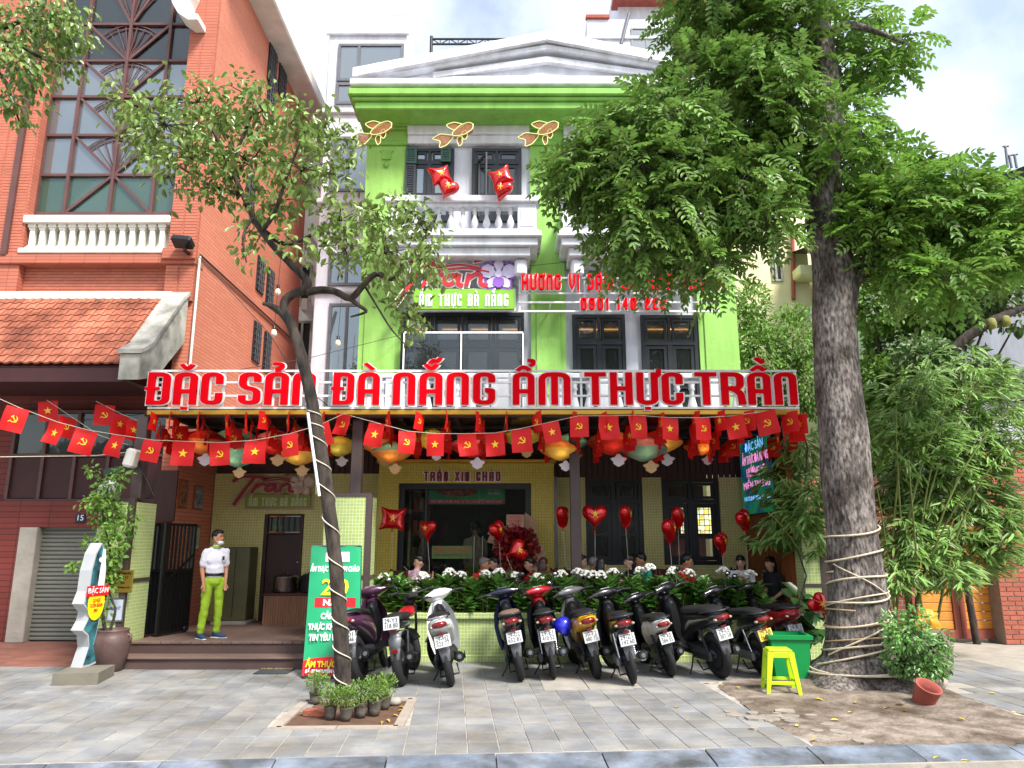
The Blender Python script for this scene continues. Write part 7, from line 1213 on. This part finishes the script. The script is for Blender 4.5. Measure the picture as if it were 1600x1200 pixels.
# ================================================================ STREET PROPS
# roll banner
bn = thing('standing_banner', 'green and red anniversary banner standing behind the slim tree', 'banner', gnd(520, 1055)); q0, q1, q2, q3 = gnd(472, 1056, .03), gnd(562, 1056, .03), at(564, 853, gnd(520, 1056).y+.22), at(487, 853, gnd(520, 1056).y+.22)
def bq(a, b_, d=0): p = (q0*(1-a)+q1*a)*(1-b_)+(q3*(1-a)+q2*a)*b_; p.y += d+.012*math.sin(a*9+b_*4); return p
def sheetq(a0, a1, b0, b1, d, m, nm, curve=0):
    n_ = 10; vs = [bq(a0+(a1-a0)*i/n_, b0+(b1-b0)*j/n_+(curve*math.sin(PI*i/n_) if j == n_ else 0), d) for j in range(n_+1) for i in range(n_+1)]; MB().add(vs, [(j*(n_+1)+i, j*(n_+1)+i+1, (j+1)*(n_+1)+i+1, (j+1)*(n_+1)+i) for j in range(n_) for i in range(n_)], 0, True).build(nm, m, bn)
sheetq(0, 1, 0, 1, 0, mat('vinyl_green', '119A63', .3, .06, 4, coat=.3), 'sheet'); sheetq(0, 1, 0, .11, -.004, 'text_red', 'red_footer', .03); sheetq(.14, .92, .51, .585, -.006, 'text_red', 'ribbon_print')
tb = math.atan2(q3.y-q0.y, q3.z-q0.z)
for (s_, a, b_, sz, w_, m) in (('ẨM THỰC TRẦN XIN CHÀO', .5, .81, .09, .62, 'text_white'), ('2', .36, .66, .28, .13, 'text_yellow'), ('0', .66, .66, .28, .15, 'text_yellow'), ('NĂM', .5, .545, .1, .26, 'text_white'), ('CẢM ƠN', .5, .44, .1, .3, 'text_white'), ('THỰC KHÁCH ĐÃ', .5, .36, .1, .6, 'text_white'), ('TIN YÊU ỦNG HỘ', .5, .28, .1, .56, 'text_white'), ('ẨM THỰC TRẦN', .5, .085, .09, .6, 'text_yellow'), ('SỐ 17 NGUYỄN ĐÌNH CHIỂU', .5, .035, .05, .6, 'text_white')): text(s_, sz, m, bn, bq(a, b_, -.022), w_, (PI/2-tb, 0, 0), bold=.004)
sheetq(.3, .78, .87, .95, -.006, 'white_border', 'logo_print'); MB().tube([q0+Vector((0, .02, 0)), q3+Vector((0, .02, 0))], .008, 6).tube([q1+Vector((0, .02, 0)), q2+Vector((0, .02, 0))], .008, 6).build('side_pole', 'dk_metal', bn); MB().tube([q3, q2], .012, 6).build('top_bar', 'grey_metal', bn); B('base', 'dk_metal', bn, (q0.x, q1.x, q0.y-.02, q0.y+.25, 0, .03), b=.008)
# door mats
for (a, b_, lab) in (((395, 1054), (470, 1041), 'dark grey doormat lying in front of the wooden steps'), ((474, 1061), (520, 1050), 'dark grey mat lying under the green banner')):
    p, q = gnd(*a), gnd(*b_); o = MB().box(p.x, q.x, p.y, q.y, .001, .016, b=.004); tag(o.build('doormat', mat('mat_grey', '3A3D43', .95, .15, 30, .3)), lab, 'doormat')
dm_ = [o for o in bpy.data.objects if o.name == 'doormat'][0]; text('WELCOME', .09, mat('mat_text', 'A98A5A', .9, .1), dm_, gnd(432, 1047)+Vector((0, 0, .018)), .42, (0, 0, 0))
# fish-shaped sign on plinth
fb = gnd(128, 1058); fs_ = thing('fish_shaped_sign', 'cut-out fish sign standing upright on a dark plinth by the jar', 'sign', fb)
MB().add([gnd(80, 1072)+Vector((0, 0, 0)), gnd(152, 1070), gnd(178, 1056), gnd(110, 1058)]+[gnd(80, 1072)+Vector((0, 0, .13)), gnd(152, 1070)+Vector((0, 0, .13)), gnd(178, 1056)+Vector((0, 0, .13)), gnd(110, 1058)+Vector((0, 0, .13))], [(4, 5, 6, 7), (0, 1, 5, 4), (1, 2, 6, 5), (2, 3, 7, 6), (3, 0, 4, 7)]).build('plinth', mat('plinth', '6F6A5E', .8, .12, 5, .2), fs_)
FP = [(.02, 0), (-.1, .0), (-.02, .22), (-.06, .35), (-.17, .42), (-.1, .52), (-.08, .62), (-.2, .72), (-.14, .86), (-.13, 1.1), (-.08, 1.3), (0, 1.42), (.09, 1.3), (.13, 1.1), (.13, .8), (.17, .72), (.12, .6), (.09, .4), (.05, .22), (.13, .02)]
fr_ = Matrix.Rotation(R(78), 3, 'Z'); fo = gnd(128, 1062)+Vector((0, .1, .131)); fF = lambda a, b_, d: fo+fr_ @ Vector((a*.95, d, b_*1.02)); MB().prism(FP[::-1], 0, .16, fF).build('board', mat('board_white', 'A9ACAE', .6, .05, 6), fs_)
MB().prism([(a*.86, .03+b_*.965) for a, b_ in FP[::-1]], -.006, -.001, fF).build('fish_print', mat('fish_print', '0C1114', .5, .3, 6, c2='3B7F8A'), fs_); MB().prism([(a*.4+.05, b_*.5+.75) for a, b_ in ((-.12, .2), (.12, .2), (.14, .6), (.05, 1.2), (-.05, 1.2))][::-1], -.012, -.007, fF).build('belly_print', 'white_border', fs_)
MB().prism([(.14*math.cos(a), .72+.2*math.sin(a)) for a in np.linspace(0, 2*PI, 20, endpoint=False)][::-1], -.018, -.013, fF).build('yellow_badge', 'text_yellow', fs_); MB().prism([(-.19, .8), (.19, .8), (.19, .92), (-.19, .92)][::-1], -.024, -.019, fF).build('red_band', 'text_red', fs_)
text('ĐẶC SẢN', .09, 'text_white', fs_, fF(0, .86, -.027), .33, (PI/2, 0, R(78))); text('CÁ NỤC\nCUỐN BÁNH\n0901', .06, 'text_red', fs_, fF(0, .69, -.021), .2, (PI/2, 0, R(78)))
for k, a in enumerate((1.22, )): MB().prism([(.03*math.cos(t), a+.03*math.sin(t)) for t in np.linspace(0, 2*PI, 12, endpoint=False)][::-1], -.02, -.013, fF).build('fish_eye', 'white_border', fs_)
# brass plate, notice
bp = thing('brass_plaque', 'brass office plaque on the left mosaic pillar', 'plaque', at(185, 908, 10.06)); B('plate', mat('brass', 'A98F3C', .35, .08, 6, metal=.7), bp, pbox(163, 891, 207, 926, 10.06, .02), b=.004)
for (s_, y, h, w_) in (('CÔNG TY TNHH MỘT THÀNH VIÊN', 896, .035, .33), ('QUẢN LÝ 17', 903, .06, .26), ('VĂN PHÒNG', 911, .03, .16), ('ĐỊA CHỈ NGUYỄN ĐÌNH CHIỂU', 918, .028, .3)): text(s_, h, 'text_black', bp, at(185, y, 10.057), w_)
nb = thing('glass_notice_box', 'small framed blue and white notice under the brass plaque', 'notice', at(180, 955, 10.06)); B('frame', 'steel', nb, pbox(167, 934, 193, 972, 10.07, .02), b=.003); B('notice_sheet', mat('notice', 'B9C3D0', .4, .05), nb, pbox(169, 937, 191, 969, 10.064, .004)); text('QUẢN LÝ', .05, 'text_blue', nb, at(180, 950, 10.061), .14)
# globe lamp, security lamp
gl_ = thing('globe_lamp', 'white globe lamp among the climber on top of the left pillar', 'lamp', at(171, 782, 10.3)); MB().ell(at(171, 767, 10.15), .145, n=20, m=14).build('globe', mat('globe', 'F0F0EE', .3, .02, trl=.3), gl_); MB().lathe([(.0, 0), (.07, 0), (.05, .05), (.0, .06)], 12, at(171, 786, 10.3)).build('lamp_base', 'dk_metal', gl_)
cv = thing('security_camera', 'old cream security lamp on a diagonal bracket on the left column', 'camera', at(206, 730, 10.15)); MB().box(-.07, .07, -.1, .1, -.13, .13, b=.03, M=Matrix.Translation(at(206, 716, 10.12)) @ Matrix.Rotation(R(12), 4, 'Y')).build('housing', 'old_white', cv); T('bracket', 'black', cv, [at(210, 706, 10.2), at(240, 775, 10.2)], .012); MB().box(-.16, .1, -.01, .01, -.05, .05, b=.02, M=Matrix.Translation(at(180, 735, 10.2)) @ Matrix.Rotation(R(-12), 4, 'Y')).build('reflector_plate', mat('dk_green', '2F4A3C', .5, .1), cv)
# folding gate
fg = thing('folding_gate', 'black steel folding gate pushed open beside the left pillar', 'gate', (-4.9, 10.8, FZ)); Pz = [at(227, 900, 10.75), at(243, 900, 10.9), at(252, 900, 10.75), at(300, 900, 11.35)]; hh = zz(815, 10.8)
for k in range(3):
    a, b_ = Pz[k].copy(), Pz[k+1].copy(); a.z = b_.z = FZ+.03; d = (b_-a); ln = d.length; M_ = Matrix.Translation(a) @ Matrix.Rotation(math.atan2(d.y, d.x), 4, 'Z'); mb = MB(); H = hh-FZ-.05
    for q in ((0, .04, 0, H), (ln-.04, ln, 0, H)): mb.box(q[0], q[1], -.02, .02, q[2], q[3], M=M_)
    for z in (0, H*.55, H-.04): mb.box(.04, ln-.04, -.019, .019, z, z+.04, M=M_)
    lf = mb.build('gate_leaf', 'black', fg); MB().box(.041, ln-.041, .004, .012, .041, H*.55, M=M_).build('gate_sheet', 'black', lf); x = .09; bm = MB().box(-.012, .012, -.012, .012, .04, H-.04).mesh('gate_bar', 'black')
    while x < ln-.05: o = piece('gate_bar', bm, lf, M_ @ Vector((x, -.0, 0)), (0, 0, math.atan2(d.y, d.x))); x += .075
    if k == 2: stroke(mb2 := MB(), [(.05, H*.45), (ln-.05, H*.7)], .04, lambda a_, b2, d2: M_ @ Vector((a_, d2, b2)), -.03, -.021); mb2.build('diagonal_brace', 'black', lf); MB().lathe([(.0, -.02), (.05, -.02), (.05, .02), (.0, .02)], 12, M_ @ Vector((ln-.06, 0, .02)), Matrix.Rotation(PI/2, 3, 'Y')).build('caster', 'dk_metal', lf)
# counter, pots, trolley, pictures on the passage wall
ct = thing('wooden_counter', 'slatted brown wooden counter at the entrance back wall', 'counter', (XG(450), 12.4, FZ)); Yk = 12.3; c0, c1 = xx(411, 950, Yk), xx(490, 950, Yk); B('carcass', 'riser', ct, (c0, c1, Yk+.02, 12.85, FZ, zz(931, Yk))); B('worktop', 'chair_wood', ct, (c0-.02, c1+.02, Yk-.01, 12.87, zz(931, Yk)+.002, zz(928, Yk)+.01), b=.006); x = c0; sm_ = MB().box(0, .034, 0, .018, FZ, zz(931, Yk)-.004).mesh('slat', mat('slat_brown', '8A6248', .6, .1, 5, rnd=.08))
while x < c1-.03: piece('slat', sm_, ct, (x, Yk, 0)); x += .041
for (px, lab, sz, m) in ((445, 'shiny steel stock pot with lid on the wooden counter', .2, 'steel'), (483, 'dark stock pot on the counter behind the slim tree', .15, 'dk_metal')):
    p = at(px, 928, 12.55); z0 = zz(928, Yk)+.012; p = Vector((p.x, 12.55, z0)); t = thing('stock_pot', lab, 'pot', p); MB().lathe([(.0, 0), (sz*.95, 0), (sz, .02), (sz, .24), (sz*1.03, .245), (sz*.98, .25), (sz*.97, .2), (0, .2)], 20, p).build('pot_body', m, t); MB().lathe([(sz*1.0, .252), (sz*.6, .29), (.03, .3), (.03, .32), (0, .32)], 20, p).build('lid', m, t); 
    for s_ in (-1, 1): MB().tube([p+Vector((s_*sz, -.05, .18)), p+Vector((s_*(sz+.04), 0, .18)), p+Vector((s_*sz, .05, .18))], .008, 6).build('handle', m, t)
tl_ = thing('metal_cabinet', 'olive metal cabinet behind the standing man', 'cabinet', (XG(345), 12.6, FZ)); B('cabinet_body', mat('olive_metal', '5A5A3A', .5, .1, 5), tl_, (xx(345, 900, 12.4), xx(388, 900, 12.4), 12.4, 12.8, FZ+.05, zz(855, 12.4)), b=.01); B('plinth', 'concrete', tl_, (xx(338, 900, 12.4), xx(392, 900, 12.4), 12.3, 12.82, FZ, FZ+.048), b=.005); B('door_gap', 'black', tl_, (xx(366, 900, 12.4), xx(366, 900, 12.4)+.008, 12.395, 12.399, FZ+.1, zz(858, 12.4)))
for k, (y0, y1, z0, z1, lab) in enumerate(((11.55, 11.85, 2.1, 2.55, 'red framed picture high on the brick passage wall, nearer one'), (12.1, 12.45, 2.1, 2.5, 'framed seascape picture on the brick passage wall, farther one'), (12.1, 12.45, 1.45, 1.85, 'small framed certificate below the pictures on the passage wall'))):
    t = thing('framed_picture', lab, 'picture', (CX+.02, (y0+y1)/2, z0)); B('frame', 'orange_wood', t, (CX+.003, CX+.028, y0, y1, z0, z1), b=.005); B('print', mat(f'print{k}', ('5A2A22', '3A4658', '7A8A6A')[k], .4, .4, 12, c2=('A8745A', '9AA6B0', 'C9C2A8')[k]), t, (CX+.029, CX+.032, y0+.03, y1-.03, z0+.03, z1-.03))
pp = thing('passage_mirror', 'dark mirror panel above the folding gate', 'panel', (-4.95, 11.1, 2)); B('panel', 'dark_wood', pp, (xx(241, 760, 11.3), xx(276, 760, 11.3), 11.3, 11.34, zz(815, 11.3), zz(735, 11.3)), b=.004)  # mirror as a plain dark panel, its dark reflection put into the colour
# flower wreath at the entrance
wc = at(808, 855, 12.0); wr_ = thing('flower_wreath', 'large congratulatory wreath of red roses in beige paper beside the entrance', 'wreath', Vector((wc.x, 12.0, FZ))); mat('rose', '8A0E16', .6, .25, 12, isl=.3); mat('wrap_paper', 'C9A58C', .7, .1, 6, trl=.3)
n = 700; q_, d = blob((wc.x, 12.0, wc.z), (.34, .16, .36), n, .3); leaves('roses', q_, d+unit(n)*.6, unit(n), .07, .06, 'rose', wr_)
mb = MB()
for k in range(26):
    a = 2*PI*k/26; r0, r1 = .26, .40+.09*math.sin(k*5.3); mb.add([(wc.x+r0*math.cos(a-.16), 12.05, wc.z+r0*math.sin(a-.16)*1.1), (wc.x+r1*math.cos(a-.14), 11.97+.06*(k % 2), wc.z+r1*math.sin(a-.14)*1.1), (wc.x+r1*1.05*math.cos(a+.1), 12.0+.05*(k % 3), wc.z+r1*1.05*math.sin(a+.1)*1.1), (wc.x+r0*math.cos(a+.16), 12.06, wc.z+r0*math.sin(a+.16)*1.1)], [(0, 1, 2, 3)], 0, True)
mb.build('paper_wrap', 'wrap_paper', wr_); MB().tube([(wc.x-.25, 12.1, FZ), (wc.x, 12.12, wc.z)], .015, 6).tube([(wc.x+.25, 12.1, FZ), (wc.x, 12.12, wc.z)], .015, 6).tube([(wc.x, 12.25, FZ), (wc.x, 12.14, wc.z)], .015, 6).build('easel', 'chair_wood', wr_)
cdp = at(805, 814, 11.95); B('greeting_card', 'wrap_paper', wr_, (cdp.x-.14, cdp.x+.14, 11.95, 11.96, cdp.z-.1, cdp.z+.1), b=.003); text('CHÚC MỪNG\nKHAI TRƯƠNG\nHỒNG PHÁT', .06, 'text_red', wr_, cdp+Vector((0, -.004, 0)), .22)
# green bin, stool, brick, jars
p = gnd(1243, 1068); gb = thing('green_bin', 'open dark green plastic bin between stool and big trunk', 'bin', p); z0 = .0; mb = MB()
def tub(w0, d0, w1, d1, z0, z1): return [(-w0, -d0, z0), (w0, -d0, z0), (w0, d0, z0), (-w0, d0, z0), (-w1, -d1, z1), (w1, -d1, z1), (w1, d1, z1), (-w1, d1, z1)]
Mb = Matrix.Translation(p+Vector((0, .2, .002))) @ Matrix.Rotation(R(-6), 4, 'Z'); F6 = [(0, 1, 5, 4), (1, 2, 6, 5), (2, 3, 7, 6), (3, 0, 4, 7)]
mb.add([Mb @ Vector(v) for v in tub(.18, .17, .225, .215, 0, .5)], F6+[(3, 2, 1, 0)]); mb.add([Mb @ Vector(v) for v in tub(.17, .16, .215, .205, .01, .5)], [f[::-1] for f in F6]+[(0, 1, 2, 3)]); mb.build('tub', 'bin_green', gb); mb = MB()
mb.add([Mb @ Vector(v) for v in tub(.245, .235, .25, .24, .48, .525)], F6); mb.add([Mb @ Vector(v) for v in tub(.2, .19, .2, .19, .48, .525)], [f[::-1] for f in F6]); o_ = [Mb @ Vector(v) for v in tub(.25, .24, .2, .19, .525, .53)]; mb.add(o_, F6); mb.build('rim', 'bin_green', gb)
p = gnd(1228, 1086); so_ = thing('plastic_stool', 'bright lime plastic stool in front of the green bin', 'stool', p); Ms = Matrix.Translation(p+Vector((0, .14, .002))) @ Matrix.Rotation(R(-8), 4, 'Z'); MB().box(-.125, .125, -.125, .125, .425, .455, b=.018, M=Ms).build('seat', 'lime', so_)
for sx_ in (-1, 1):
    for sy_ in (-1, 1):
        a, b_ = Vector((sx_*.165, sy_*.165, 0)), Vector((sx_*.105, sy_*.105, .43)); mb = MB(); w_ = .026
        vs = [Ms @ (a+Vector((i, j, 0))) for i, j in ((-w_*.7, -w_*.7), (w_*.7, -w_*.7), (w_*.7, w_*.7), (-w_*.7, w_*.7))]+[Ms @ (b_+Vector((i, j, 0))) for i, j in ((-w_*1.2, -w_*1.2), (w_*1.2, -w_*1.2), (w_*1.2, w_*1.2), (-w_*1.2, w_*1.2))]; mb.add(vs, F6+[(3, 2, 1, 0), (4, 5, 6, 7)]); mb.build('leg', 'lime', so_)
for q in ((-.14, .14, -.16, -.145, .1, .135), (-.14, .14, .145, .16, .1, .135)): MB().box(*q, b=.004, M=Ms).build('stretcher', 'lime', so_); MB().box(q[2], q[3], q[0], q[1], .102, .133, b=.004, M=Ms).build('stretcher', 'lime', so_)
for s_ in (-1, 1): MB().box(-.11, .11, s_*.128-.008, s_*.128+.008, .37, .43, b=.004, M=Ms).build('apron', 'lime', so_); MB().box(s_*.128-.008, s_*.128+.008, -.11, .11, .37, .43, b=.004, M=Ms).build('apron', 'lime', so_)
p = gnd(491, 1120); o = MB().box(-.11, .11, -.05, .05, 0, .06, b=.006, M=Matrix.Translation(p+Vector((0, .05, -.003))) @ Matrix.Rotation(R(-10), 4, 'Z')).build('loose_brick', mat('brick_loose', '9A5844', .9, .15, 12, .4)); tag(o, 'single red brick lying in the slim tree\'s earth pit', 'brick')
for k, (px, py, r, m, lab) in enumerate(((615, 1103, .07, 'concrete', 'grey stone lump at the right of the slim tree pit'), (1464, 1082, .16, 'edging', 'pale squared stone block against the brown jar'))):
    p = gnd(px, py); mb = MB(); mb.ell((p.x, p.y+r*.6, r*.45+(.02 if k else 0)), (r*1.1, r*.9, r*.6), n=10, m=7); mb.v = [tuple(Vector(v)+Vector((noise.noise(Vector(v)*9), noise.noise(Vector(v)*9+Vector((5, 5, 5))), noise.noise(Vector(v)*9+Vector((9, 1, 2)))))*r*.25) for v in mb.v]; tag(mb.build('stone', m), lab, 'stone')
p = gnd(1474, 1074); t = thing('brown_jar', 'weathered brown earthen jar behind the boxwood bush', 'jar', p+Vector((0, .28, 0))); MB().lathe([(.0, 0), (.17, 0), (.2, .05), (.27, .25), (.28, .4), (.24, .52), (.2, .56), (.22, .6), (.19, .6), (.17, .55), (.0, .5)], 22, p+Vector((0, .28, 0))).build('jar_body', 'jar_dull', t); MB().lathe([(.0, .505), (.17, .52), (.0, .54)], 12, p+Vector((0, .28, 0))).build('jar_soil', 'pit_soil', t)
p = gnd(1449, 1103); Mt_ = Matrix.Translation(p+Vector((0, .1, .0))) @ Matrix.Rotation(R(28), 4, 'X') @ Matrix.Rotation(R(10), 4, 'Y'); tp_ = MB(); tp_.lathe([(.095, 0), (.11, .1), (.122, .2), (.128, .215), (.108, .215), (.095, .1), (.08, 0)], 18, Mt_.translation, Mt_.to_3x3()); tag(tp_.build('terracotta_pipe', 'terracotta'), 'broken terracotta pot tipped against the big tree roots', 'pot')
p = gnd(1450, 1030, .35); sk = MB(); sk.ell(at(1450, 976, 9.0), (.14, .1, .16), n=24, m=18); sk.v = [tuple(Vector(v)+Vector((noise.noise(Vector(v)*7), 0, noise.noise(Vector(v)*7+Vector((3, 3, 3)))))*.09+Vector((noise.noise(Vector(v)*19), noise.noise(Vector(v)*19+Vector((3, 3, 3))), 0))*.04) for v in sk.v]; tag(sk.build('yellow_sack', mat('sack', 'B98A10', .5, .1, 6, .4)), 'crumpled yellow sack hanging in the bamboo stems', 'sack')
tf = thing('hanging_tube_lamp', 'white tube lamp dangling beside the slim tree trunk', 'lamp', at(497, 775, TY-.12)); T('tube', 'white_paint', tf, [at(481, 645, TY-.14), at(487, 690, TY-.14), at(499, 775, TY-.14)], .016)
T('wire', 'wire', tf, [at(478, 633, TY-.1), at(481, 645, TY-.14)], .005, 5); T('stray_wire', 'cord', tf, [at(490, 700, TY-.13), at(493, 740, TY-.13), at(494, 772, TY-.13)], .004, 4)
# festoon bulbs and cables
def cable(px, lab, r=.006, m='wire'): o = MB().tube([at(*q) for q in px], r, 5).build('cable', m); tag(o, lab, 'cable')
cable([(0, 690-50, 10.9), (150, 625, 10.9), (300, 590, 11.2), (480, 560, 13), (640, 520, 14)], 'thin dark cable sagging from the porch to the white tower'); cable([(310, 400, 11.35), (420, 520, 11.4), (470, 600, 11.5), (520, 640, 12)], 'thin cable running down the brick flank to the awning'); cable([(800, 418, 13.7), (960, 402, 13.9), (1150, 380, 15), (1260, 350, 16)], 'thin cable crossing the upper facade to the right'); cable([(0, 714, 9.8), (150, 712, 10.1), (215, 705, 10.3)], 'pale cable crossing the porch at the left', .006, 'cord')
cable([(1236, 610, 10.5), (1262, 700, 10.5), (1255, 800, 10.5), (1243, 850, 10.55), (1260, 900, 10.55), (1245, 960, 10.55)], 'thick black cable hanging beside the right mosaic pillar', .012)
mat('bulb_off', 'E4DCC8', .2, .05); 
for k, (px, py, Y, lab) in enumerate(((434, 456, 13, 'festoon bulb hanging highest beside the brick flank'), (428, 520, 12.6, 'festoon bulb hanging low beside the brick flank'), (528, 536, 13.4, 'festoon bulb before the white tower window'), (549, 602, 12.6, 'festoon bulb just above the big sign'), (596, 445, 13.4, 'festoon bulb at the green pilaster among the leaves'))):
    c = at(px, py, Y); t = thing('festoon_bulb', lab, 'bulb', c); MB().lathe([(.0, -.08), (.04, -.065), (.055, -.02), (.045, .03), (.025, .06), (.0, .065)], 12, c).build('bulb', 'bulb_off', t); MB().lathe([(.03, .06), (.03, .13), (.0, .14)], 10, c).build('socket', 'black', t); T('lead', 'wire', t, [c+Vector((0, 0, .13)), c+Vector((.02, 0, .9))], .005, 5)
# ================================================================ figures to mesh
bpy.context.view_layer.update(); dg = bpy.context.evaluated_depsgraph_get()
for o, name, m, parent in PEOPLE:
    me = bpy.data.meshes.new_from_object(o.evaluated_get(dg)); me.name = name; me.materials.clear(); me.materials.append(MATS[m] if isinstance(m, str) else m)
    if name in ('shirt', 'trousers') and parent == man:
        for v in me.vertices:
            c = v.co; v.co = c+v.normal*(.011*noise.noise((c.x*9+c.z*5, c.y*9, c.z*13))+.006*noise.noise((c.x*24, c.y*24, c.z*18+7)))
    me.polygons.foreach_set('use_smooth', [True]*len(me.polygons)); q = bpy.data.objects.new(name, me); col.objects.link(q); q.parent = parent
for o, *_ in PEOPLE: bpy.data.objects.remove(o)
# ================================================================ lettering to mesh
bpy.context.view_layer.update(); dg = bpy.context.evaluated_depsgraph_get()
for o, name, m, parent, loc, rot, width in TEXTS:
    me = bpy.data.meshes.new_from_object(o.evaluated_get(dg)); me.name = name
    a = np.empty(len(me.vertices)*3, np.float32); me.vertices.foreach_get('co', a); a = a.reshape(-1, 3)
    if width and len(a): a[:, 0] *= width/max(1e-6, a[:, 0].max()-a[:, 0].min())
    me.vertices.foreach_set('co', a.ravel()); me.materials.clear(); me.materials.append(MATS[m] if isinstance(m, str) else m); me.update()
    q = bpy.data.objects.new(name, me); col.objects.link(q); q.parent = parent; q.location = loc-(Vector((0, 0, 0)) if parent.get('_local') else woff(parent)); q.rotation_euler = rot
for o, *_ in TEXTS: bpy.data.objects.remove(o)
for o in col.objects:
    if '_local' in o: del o['_local']
